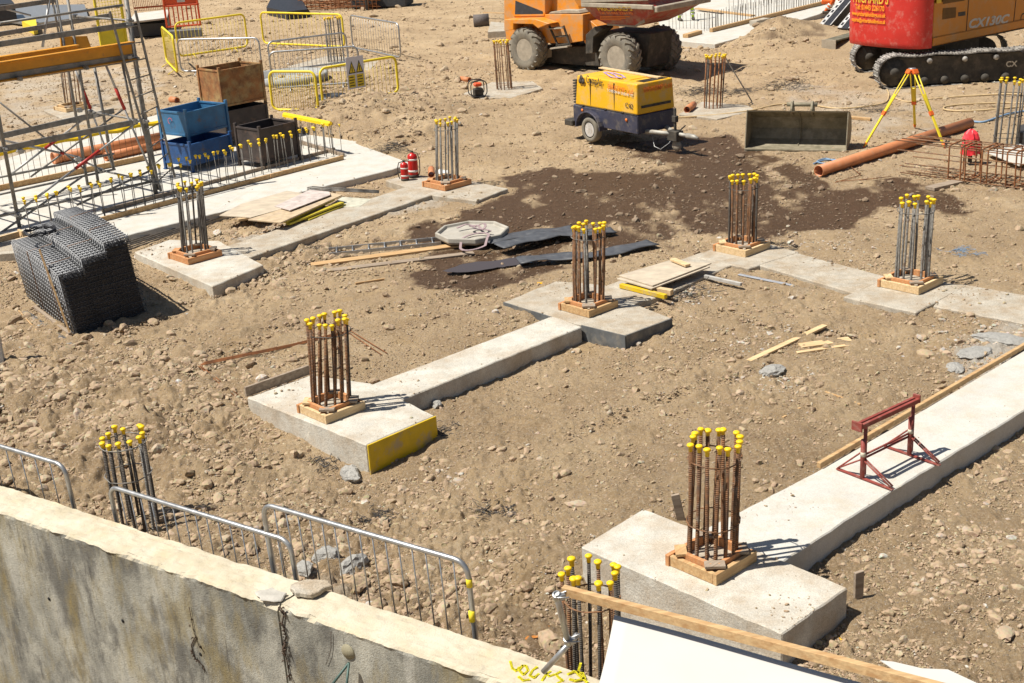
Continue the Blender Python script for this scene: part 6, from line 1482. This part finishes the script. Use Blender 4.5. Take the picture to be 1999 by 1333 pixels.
for p in(Pt+(Pc-Pt)*.06,Pc):
    MB().lathe([(.024,-.03),(.034,-.03),(.034,.03),(.024,.03)],16,Mat4(dirR((Pc-Pt).normalized()),p-s0)).box(p-s0+Vector((.035,-.01,0)),(.05,.04,.045),Rz(.4)).tube([p-s0+Vector((.0,-.04,.01)),p-s0+Vector((.09,-.045,.012))],.007,6).tube([p-s0+Vector((.02,.03,.0)),p-s0+Vector((.10,.03,.03))],.009,6).build('coupler',M_galv,sc2,bevel=.004)
# trestle
trm=mat('trestle_red',(.26,.055,.04),.6,var=.25,scale=6,dirt=(.38,.24,.19),dscale=9,dmix=(.52,.72),bump=.15)
A_=G(1683,935,0);B_=G(1775,889,0);ex=(B_-A_);L=ex.length;ex.normalize();ey=Vector((-ex.y,ex.x,0));tr_=empty('trestle',A_,math.atan2(ex.y,ex.x),label='dark red steel trestle standing on the long pale ground beam',cat='trestle')
ht=zat(A_,828);print('trestle',L,ht)
F1,F2=G(1622,922),G(1735,962);wl=(F1-A_).dot(ey),(F2-A_).dot(ey);print(wl)
yl,yr=wl
for x in(0,L):
    g=empty('leg_frame',(x,0,0),par=tr_)
    MB().tube([(0,0,.02),(0,0,ht*.72)],.026,10).build('post',trm,g);MB().tube([(.045,.01,.04),(.045,.01,ht*.95)],.020,10).build('post',trm,g)
    MB().beam((0,yl,.012),(0,yr,.012),.035,.012).build('foot_bar',trm,g)
    mb=MB().tube([(0,yl*.97,.02),(0,.01,ht*.36)],.010,6).tube([(0,yl*.97,.02),(.0,.01,ht*.5)],.010,6).tube([(0,yr*.97,.02),(0,0,ht*.36)],.010,6).tube([(.05,yr*.9,.02),(.02,0,ht*.38)],.010,6);mb.build('brace',trm,g)
    MB().tube([(0,0,ht*.42),(0,0,ht*.50)],.0275,10).build('label_band',mat('label_pale',(.6,.55,.42),.6,bump=0),g)
MB().tube([(0,.01,ht*.42),(L,.01,ht*.42)],.012,6).tube([(0,.01,ht*.36),(L,.01,ht*.36)],.012,6).build('cross_rail',trm,tr_)
MB().beam((-.07,-.022,ht),(L+.08,-.022,ht),.035,.05).beam((-.07,.035,ht),(L+.08,.035,ht),.035,.05).box((-.075,.03,ht-.01),(.02,.13,.10)).box((L+.085,.0,ht+.02),(.02,.09,.09)).build('top_beam',trm,tr_,bevel=.003)
# long timber on the far edge of the beam
A_=G(1598,914,.0);B_=G(2300,504,.0);c=A_.copy();o=MB().beam(Vector((0,0,.035)),B_-A_+Vector((0,0,.035)),.05,.065).build('timber_batten',M_wood,bevel=.004);o.location=c;tag(o,'long timber batten lying along the far edge of the pale ground beam','timber')
# pegs
def peg(label,px,py,top,w,t,m_,rz=.3):
    B=T(px,py);o=empty('timber_peg',B,rz,label,'peg');h=zat(B,top)-B.z
    MB().add([(-w/2,-t/2,-.1),(w/2,-t/2,-.1),(w/2,t/2,-.1),(-w/2,t/2,-.1),(-w/2,-t/2,h),(w/2,-t/2,h*1.02),(w/2,t/2,h*1.02),(-w/2,t/2,h)],[(3,2,1,0),(4,5,6,7),(0,1,5,4),(1,2,6,5),(2,3,7,6),(3,0,4,7)]).build('post',m_,o,bevel=.003);return o
peg('brown timber peg driven in beside the right corner of the large pad',1675,1176,1116,.09,.035,M_woodg)
peg('grey timber peg leaning behind the rusty column on the large pad',1330,1016,962,.085,.03,M_woodg,-.2).rotation_euler=(0.1,-.18,-.2)
# plywood stack beyond the middle pad
def sheet(label,pts,z,th,m_,name='plywood_sheet',cat='plywood',bev=.002,sub=None,grp=None):
    W=[G(a,b,z) for a,b in pts];c=W[0].copy();o=MB().prism([w-c for w in W],(0,0,-th)).build(name,m_,bevel=bev);o.location=c;return tag(o,label,cat,grp)
sheet('upper pale plywood sheet beside the middle pad column',[(1208,537),(1306,508),(1389,513),(1274,557)],.14,.02,M_ply)
sheet('lower plywood sheet under the pale one beyond the middle pad',[(1204,543),(1304,512),(1386,520),(1272,563)],.115,.02,M_ply)
groundstick('yellow faced timber bearer under the plywood sheets',(1212,562),(1300,584),.07,.065,mat('yellow_board',(.62,.42,.01)),z=.0,name='bearer')
groundstick('end of a pale timber bearer sticking out from the plywood',(1277,571),(1312,577),.09,.085,M_woodl,z=.0,name='bearer')
o=groundstick('short pale timber offcut lying on the plywood sheets',(1313,509),(1343,521),.10,.035,M_woodl,z=.15)
groundstick('grey plastic tube lying beside the plywood sheets',(1376,543),(1447,559),.05,.05,mat('tube_grey',(.42,.40,.36),.6),z=-.02,name='tube',cat='tube')
groundstick('thin flat grey strip on the soil below the right ground beam',(1442,537),(1545,558),.07,.012,mat('strip_grey',(.30,.31,.33),.6),name='strip',cat='strip')
# plywood and boards pile on the left beam
sheet('large pale plywood sheet nearest the slab in the board pile',[(428,420),(470,398),(560,372),(600,378),(548,408),(490,424)],.10,.02,M_ply)
sheet('plywood sheet with a frayed end at the front of the board pile',[(484,428),(555,406),(640,374),(668,380),(548,434)],.16,.025,mat('ply_tan',(.50,.38,.24),.8,dirt=(.4,.32,.25),bump=.15))
sheet('smooth pinkish grey sheet on top of the board pile',[(536,402),(605,370),(643,374),(645,380),(566,410)],.20,.015,mat('sheet_pink',(.50,.42,.37),.7,dirt=(.6,.55,.5),bump=.05))
yb=mat('board_yellow_deep',(.50,.40,.03),.6,var=.2,scale=4,dirt=(.25,.2,.08),dscale=5,bump=.1)
for i,(a,b,z) in enumerate((((556,436),(650,392),.07),((562,440),(668,398),.03),((600,432),(672,402),-.02))):
    groundstick(['upper yellow board under the front plywood of the pile','middle yellow board under the front plywood of the pile','bright yellow batten at the foot of the board pile'][i],a,b,.10,.035,yb,z=z)
groundstick('splintered timber sticking out left under the board pile',(465,432),(520,424),.06,.04,M_woodl,z=.03)
sheet('dusty yellow edged sheet lying right of the board pile',[(640,402),(668,384),(726,388),(700,404)],.0,.02,mat('ply_dusty',(.48,.46,.36),.9,bump=.3))
# steel bars lying in the gap beside the slab
mb=MB()
for k in range(5):mb.tube([G(236,476+k*4,-.10),G(380,430+k*3,-.10),G(440,408+k*3,-.10)],.014,5)
tag(mb.build('steel_bars',M_rgrey),'bundle of thin steel bars lying in the gap beside the slab edge','steel bars')
mb=MB()
for k in range(3):mb.tube([G(600,366+k*3,.02),G(610,364+k*3,.08),G(740,372+k*2,.0)],.014,5)
tag(mb.build('steel_bars',M_rgrey),'bent thin steel bars lying between the board pile and extinguishers','steel bars')
# planks, ladder, lid, membranes on the damp soil
groundstick('long brown plank lying on the damp soil left of the grey lid',(608,522),(905,482),.20,.035,M_wood,lift=(.02,.02))
groundstick('grey plank lying under the brown one left of the grey lid',(640,531),(925,496),.16,.03,M_woodg)
la=T(642,496);lb=T(860,474);d=lb-la;L=d.length;d.normalize();nn=Vector((-d.y,d.x,0)).normalized();ld=empty('ladder',la,label='aluminium ladder lying on the soil behind the brown plank',cat='ladder')
for s_ in(-.17,.17):MB().beam(nn*s_+Vector((0,0,.04)),d*L+nn*s_+Vector((0,0,.04)),.025,.06).build('rail',M_galv,ld)
for k in range(7):
    MB().tube([d*(L*(k+.5)/7)-nn*.17+Vector((0,0,.05)),d*(L*(k+.5)/7)+nn*.17+Vector((0,0,.05))],.015,6).build('rung',M_galv,ld)
C_=T(923,470);C_.z=max(C_.z,-.1)+.05;li=empty('octagonal_lid',C_,label='pale eight sided concrete lid lying on the damp soil',cat='lid');e1=(T(990,468)-T(857,464));rx=e1.length/2;e1.normalize();a1=math.atan2(e1.y,e1.x);ry=.62
pts=[(math.cos(a)*rx*1.04,math.sin(a)*ry*1.04) for a in [PI/8+k*PI/4 for k in range(8)]]
def rt(x,y,z):c_,s_=math.cos(a1),math.sin(a1);return(x*c_-y*s_,x*s_+y*c_,z)
V=[];
for k,z in((.93,0),(1,.04),(1,.13),(.93,.135),(.90,.075)):V+=[rt(x*k,y*k,z) for x,y in pts]
MB().add(V,[(i*8+j,i*8+(j+1)%8,(i+1)*8+(j+1)%8,(i+1)*8+j) for i in range(4) for j in range(8)]+[tuple(range(32,40)),tuple(range(8))[::-1]]).build('lid',mat('lid_grey',(.40,.37,.31),.85,var=.12,dirt=(.3,.26,.2),dscale=2.5,bump=.25),li,bevel=.012)
mp2=mat('sling_mauve',(.34,.25,.25),.85,var=.15,bump=.1);mb=MB();z_=.13
def ribbon(P,w=.045,t=.012):
    for i in range(len(P)-1):mb.beam(P[i],P[i+1],w,t)
ribbon([Vector(rt(-.3+.7*t,.05+.18*math.sin(t*5),z_+.01+.03*math.sin(t*9)**2)) for t in [i/16 for i in range(17)]])
ribbon([Vector(rt(.10+.14*math.cos(a),.04+.12*math.sin(a),z_+.05+.03*math.sin(2*a))) for a in [2*PI*i/16 for i in range(17)]])
ribbon([Vector(rt(.22+.24*math.cos(a),-.55+.36*math.sin(a),(.13 if math.sin(a)>-.1 else .02)+.02*math.cos(a))) for a in [2*PI*i/20 for i in range(21)]])
o=mb.build('lifting_sling',mp2);o.location=C_;tag(o,'looped mauve lifting sling lying over the concrete lid','sling')
def ribbonsheet(label,pts,w,m_,wob=.012,th=.015,z_=.075):
    P=[T(a,b)+Vector((0,0,z_)) for a,b in pts];zm=max(p.z for p in P)
    for p in P:p.z=zm
    Q=[]
    for i in range(len(P)-1):
        for k in range(8):Q.append(P[i].lerp(P[i+1],k/8))
    Q.append(P[-1]);V=[];n=len(Q);m_n=5;rng=random.Random(int(pts[0][0]))
    for i,q in enumerate(Q):
        d=(Q[min(i+1,n-1)]-Q[max(i-1,0)]);nn=Vector((-d.y,d.x,0)).normalized();e=min(1,.8+i/6)
        for j in range(m_n):
            t=(j/(m_n-1)-.5);V.append(q+nn*t*w*e+Vector((0,0,wob*math.sin(i*.55+t*2)+wob*.8*abs(t))))
    c=Vector(V[0]);o=MB().add([v-c for v in V],[(i*m_n+j,i*m_n+j+1,(i+1)*m_n+j+1,(i+1)*m_n+j) for i in range(n-1) for j in range(m_n-1)],True).build('rubber_strip',m_);o.location=c;md=o.modifiers.new('s','SOLIDIFY');md.thickness=th;return tag(o,label,'rubber strip')
M_rub=mat('rubber_grey',(.075,.078,.085),.55,var=.2,scale=7,dirt=(.17,.17,.165),dscale=7,dmix=(.5,.75),bump=.15)
ribbonsheet('dark rubber strip starting under the lid and running right',[(950,486),(1010,474),(1080,463),(1120,456)],.42,M_rub)
ribbonsheet('second dark rubber strip in front of the first, passing behind the column',[(975,498),(1030,484),(1090,470),(1150,464),(1198,457)],.36,M_rub)
ribbonsheet('separate straight dark rubber strip in front of the puddle',[(1012,522),(1070,514),(1150,507),(1210,496),(1275,480)],.36,M_rub,.015)
# puddle
pm=bpy.data.materials.new('puddle_water');pm.use_nodes=True;b_=pm.node_tree.nodes['Principled BSDF'];b_.inputs['Base Color'].default_value=(.075,.055,.045,1);b_.inputs['Roughness'].default_value=.06;b_.inputs['Specular IOR Level'].default_value=.5
def puddle(pts,z):
    W=[G(a,b,z) for a,b in pts];rng=random.Random(2);P=[]
    for i,p in enumerate(W):
        q=W[(i+1)%len(W)]
        for k in range(5):P.append(p.lerp(q,k/5)+Vector((rng.uniform(-1,1),rng.uniform(-1,1),0))*.035)
    o=MB().add(P,[tuple(range(len(P)))]).build('puddle',pm);tag(o,kind='structure')
zp=hz(*T(930,518).xy)+.06
puddle([(860,530),(905,514),(965,508),(1030,500),(1050,508),(1010,518),(960,524),(900,532)],zp)
puddle([(990,458),(1050,450),(1110,444),(1120,450),(1060,458),(1010,465)],hz(*T(1060,452).xy)+.06)
# loose timber, sticks, wires
def stick(label,a,b,w,h,m_,cat='timber',name='timber_offcut',lift=(.0,.0)):return groundstick(label,a,b,w,h,m_,cat,name,lift=lift)
stick('long split timber lying on the soil right of the middle pad',(1462,708),(1610,645),.09,.03,M_woodl,lift=(0,.05))
stick('broad splintered board beside the long split timber',(1562,678),(1660,665),.16,.025,M_woodl)
stick('pointed splinter of board lying against the broad one',(1555,692),(1680,674),.07,.03,M_woodl)
stick('small brown stick on the soil left of the trestle',(1608,766),(1680,792),.025,.02,M_wood)
stick('thin stick on soil above the rusty column cap tops',(1528,817),(1566,796),.03,.015,M_wood)
stick('thin twig lying on the soil left of the middle pad',(694,556),(752,547),.03,.03,M_wood)
stick('tan timber offcut on the soil below the bucket area at right',(1815,372),(1873,358),.22,.06,M_woodg)
stick('small timber offcut right of the bucket',(1655,232),(1700,236),.1,.06,M_wood)
stick('small pale timber chip on the large pad top',(1230,1062),(1246,1067),.03,.012,M_woodl)
mb=MB();W_=[T(390,715),T(560,680),T(640,660),T(680,652)]
for k in range(4):mb.tube([w+Vector((.02*k,.03*k-.05,.03+.005*k)) for w in W_],.0065,5)
tag(mb.build('thin_bars',M_rorange),'bundle of thin rusty bars lying left behind the rust column pad','steel bars')
for lb,prs in (('pair of thin rusty bars lying askew right of the rust column',((( 680,652),(745,695)),((686,650),(756,692)))),('pair of thin rusty bars lying askew left of the rust column pad',(((388,718),(458,775)),((391,717),(464,772))))):
    mb=MB()
    for a,b in prs:mb.tube([T(*a)+Vector((0,0,.03)),T(*b)+Vector((0,0,.02))],.0065,5)
    tag(mb.build('thin_bars',M_rorange),lb,'steel bars')
mb=MB()
for a,b,c_ in(((1630,358),(1680,344),(1660,330)),((1632,356),(1700,352),(1740,350))):mb.tube([T(*a)+Vector((0,0,.02)),T(*b)+Vector((0,0,.03)),T(*c_)+Vector((0,0,.06))],.007,5)
tag(mb.build('bent_wire',M_rorange),'bent rusty wire lying on damp soil below the long pipe','wire')
def tangle(label,px,py,r,n=26,m_=None):
    rng=random.Random(int(px));c=T(px,py);mb=MB()
    for k in range(n):
        a=rng.uniform(0,6.3);p=Vector((rng.uniform(-1,1)*r,rng.uniform(-1,1)*r,.01));P=[p]
        for i in range(5):p=p+Vector((rng.uniform(-1,1),rng.uniform(-1,1),rng.uniform(-.25,.35)))*r*.45;p.z=max(.0,min(p.z,r*.5));P.append(p)
        mb.tube(P,.0035,4,cap=False)
    o=mb.build('wire_tangle',m_ or M_steel);o.location=c;tag(o,label,'wire tangle')
tangle('tangle of thin dark tie wire on the slope right of the barrier',740,1012,.17,34)
tangle('tangle of tie wire on the soil above the bottom column caps',965,1000,.2,44);tangle('small wire tangle on the soil near the bottom right column',1040,1080,.12)
tangle('wire tangle at the foot of the yellow boarded pad front',632,905,.16,30);tangle('dark wire tangle on the soil beside the slab end near extinguishers',768,290,.35,50)
tangle('flat dark mesh scrap on the pale soil beyond the bucket',1540,170,.5,60);tangle('dark mesh tangle behind the rebar column by the compressor',1370,182,.45,80);tangle('mesh tangle right of the rebar column by the compressor',1440,180,.35,50)
tangle('wire tangle on soil left of the ladder and plank',632,488,.22,26);tangle('small wire tangle right of the grey capped column',1880,494,.18,26,M_hb);tangle('wire scraps beside the plywood sheets',1340,572,.28,40);tangle('twig tangle on the soil left of the tripod',1715,215,.4,30)
tangle('twisted wire on the pad gap right of the yellow board',862,840,.2,30)
# concrete lumps and boulders
M_lump=mat('aerated_lump',(.36,.345,.31),.95,var=.2,scale=30,col2=(.22,.21,.2),mix=(.56,.66),bump=1.,bscale=60,bdist=.02)
for a in ((1507,733,.20,'flat pitted grey concrete lump on the soil right of the middle beam',.4),(850,793,.105,'rough grey concrete lump beside the corner of the yellow boarded pad',.8),(640,1098,.17,'broken grey concrete lump behind the third barrier, left one',.7),(690,1112,.17,'broken grey concrete lump behind the third barrier, right one',.6),(596,1120,.13,'small grey concrete lump by the barrier overlap',.7),(690,935,.16,'pale spilled concrete lump at the front corner of the yellow boarded pad',.7),(1905,690,.22,'grey crusty concrete spill by the upper right of the long beam',.25),(1950,668,.3,'large flat grey concrete spill at the right edge',.2),(1865,720,.14,'small grey concrete spill left of the long timber batten',.3),(400,958,.0001,'x',.5)):
    if a[4]>0 and a[2]>.01:boulder(a[0],a[1],a[2],a[3],fl=a[4],col=M_lump,cat='concrete lump',el=1.25)
for a in ((1806,697,.13,'large rounded tan boulder on the soil beside the long batten',.55,.6),(265,772,.085,'rounded brown rock on the rubble left of the pads',.4,.7),(475,915,.085,'brown rock on the rubble in front of the pad with the yellow board',.45,.8),(600,905,.0,'',0,0),(574,893,.07,'upright pale rock against the front of the yellow boarded pad',.6,1.1),(350,900,.08,'brown rock on the rubble right of the left dark column',.4,.6),(498,690,.0,'',0,0),(430,870,.07,'tan rock in the rubble above the near barrier',.35,.6),(915,748,.09,'dark brown rock against the middle ground beam',.25,.8),(983,880,.08,'tan rock on the soil in front of the middle beam',.5,.6),(1124,985,.10,'smooth flat grey rock on the soil left of the large pad',.8,.35),(1025,602,.0,'',0,0),(1250,585,.0,'',0,0),(1290,640,.09,'grey rubble stone at the right corner of the black edged pad',.7,.7),(822,508,.06,'pale round stone by the plank end on the damp soil',.7,.8),(1760,395,.05,'pale stone on the damp soil beside the grey capped column',.8,.7),(1960,1245,.12,'flat grey rock in the rubble at the lower right',.7,.4),(700,1150,.14,'brown block of stone just behind the wall top',.4,.6),(770,1140,.12,'dark brown rock behind the third barrier',.3,.6),(490,1075,.10,'brown rock between the first and second near barriers',.35,.6),(1080,1260,.16,'large pinkish rock behind the wall by the scaffold tubes',.5,.6),(1260,745,.05,'small tan stone lying right of the middle beam',.5,.6),(1650,1060,.0,'',0,0),(1590,1050,.07,'pale stone on the soil below the long beam',.7,.5),(310,745,.0,'',0,0),(755,820,.0,'',0,0),(1490,705,.0,'',0,0),(560,568,.0,'',0,0),(700,570,.05,'small tan stone on the soil above the left beam',.6,.6),(555,720,.0,'',0,0)):
    if a[2]>0:boulder(a[0],a[1],a[2],a[3],tint=a[4],fl=a[5],sub=3)
rag('scrap of white paper on the soil above the third barrier',T(756,966),.04,seed=3,h=.3,name='paper_scrap',cat='paper')
rag('small orange foam scrap on the soil left of the middle column',T(1055,553),.05,mat('foam_orange',(.8,.42,.02),.8),seed=5,h=1.,name='foam_scrap',cat='foam')
rag('yellow leaf shaped scrap on the soil right of the large pad',T(1648,1248),.05,mat('foam_orange',(.8,.42,.02),.8),seed=7,h=.3,name='scrap',cat='scrap')
rag('rusty orange crumpled scrap behind the wall by the scaffold tubes',T(1050,1238),.13,mat('scrap_rust',(.45,.17,.03),.8,bump=.3),seed=8,h=.8,name='scrap',cat='scrap')
rag('white plastic bag beside the fire extinguishers',T(752,335),.18,seed=9,h=.5,name='plastic_bag',cat='bag')
rag('white sack behind the column by the fire extinguishers',G(862,338),.16,seed=10,h=1.2,name='sack',cat='sack')
# crate corner at the far left edge and its shadow casting post
B=G(8,712,-.15);o=empty('steel_crate',B,0.1,'pale steel post and mesh crate cut off by the left edge','crate')
MB().box((-.02,0,.55),(.075,.075,1.1)).build('post',M_concw,o,bevel=.004)
mb=MB()
for k in range(9):mb.tube([(-.05-.0*k,0,.12+k*.11),(-1.1,.1,.12+k*.11)],.006,5)
for k in range(9):mb.tube([(-.1-k*.12,.01*k,.1),(-.1-k*.12,.01*k,1.05)],.006,5)
mb.build('mesh_side',M_steel,o);MB().box((-.6,.3,.0),(1.1,.9,.08)).box((-.6,-.2,-.25),(1.1,.2,.4)).build('base',M_steel,o)

# soil trodden and spilled over the concrete
def spill(label,pts,z,seed=1):
    W=[G(a,b,z+.006) for a,b in pts];c=sum(W,Vector())/len(W);R_=max((w-c).length for w in W);n=70;g=np.linspace(-1.15,1.15,n);X,Y=np.meshgrid(g*R_+c.x,g*R_+c.y)
    ins=np.zeros(X.shape);P=[(w.x,w.y) for w in W];jx=.22*R_*fbm(X*3,Y*3,4,seed);jy=.22*R_*fbm(X*3,Y*3,4,seed+9)
    for k in range(8):
        a=k*PI/4;ins+=inpoly(X+jx+math.cos(a)*.05,Y+jy+math.sin(a)*.05,P)
    ins/=8;ins=ins*np.clip(.35+1.3*vn(X*22,Y*22,seed)*vn(X*7,Y*7,seed+2)*2,0,1);Z=z-.012+.028*np.clip(ins,0,1)*(.55+.5*vn(X*14,Y*14,seed))+.008*vn(X*40,Y*40,seed);idx=-np.ones(X.shape,int);keep=ins>.38;idx[keep]=np.arange(keep.sum())
    V=np.stack([X[keep]-c.x,Y[keep]-c.y,Z[keep]-z],-1);q=np.stack([idx[:-1,:-1],idx[:-1,1:],idx[1:,1:],idx[1:,:-1]],-1).reshape(-1,4);q=q[(q>=0).all(1)]
    if not len(q):return
    o=mesh_np('mud_spill',V,q,M_soil,{'wet':np.zeros(len(V)),'pale':np.full(len(V),.12)});o.location=(c.x,c.y,z);tag(o,label,'mud',kind='stuff')

# ================================================================ light
for poly in [p for p,z in KEEP]:pass
build_ground()
build_stones()
w=bpy.data.worlds.new('World');sc.world=w;w.use_nodes=True;nt=w.node_tree
sk=nt.nodes.new('ShaderNodeTexSky');sk.sky_type='NISHITA';sk.sun_disc=False
EL=math.radians(60.5);SAZ=math.radians(10+180)      # direction the light comes from, ccw from +x
sk.sun_elevation=EL;sk.sun_rotation=PI/2-SAZ
nt.links.new(sk.outputs[0],nt.nodes['Background'].inputs[0]);nt.nodes['Background'].inputs[1].default_value=.05
sl=bpy.data.lights.new('sun','SUN');so=bpy.data.objects.new('sun',sl);COL.objects.link(so)
sl.energy=4.9;sl.angle=math.radians(.53);sl.color=(1,.955,.88)
dv=Vector((math.cos(SAZ)*math.cos(EL),math.sin(SAZ)*math.cos(EL),math.sin(EL)))
so.rotation_euler=dv.to_track_quat('Z','Y').to_euler();so.location=(0,10,40)
sc.view_settings.view_transform='Standard';sc.view_settings.look='None';sc.view_settings.exposure=.45;sc.view_settings.gamma=1
sc.render.resolution_x=1024;sc.render.resolution_y=683
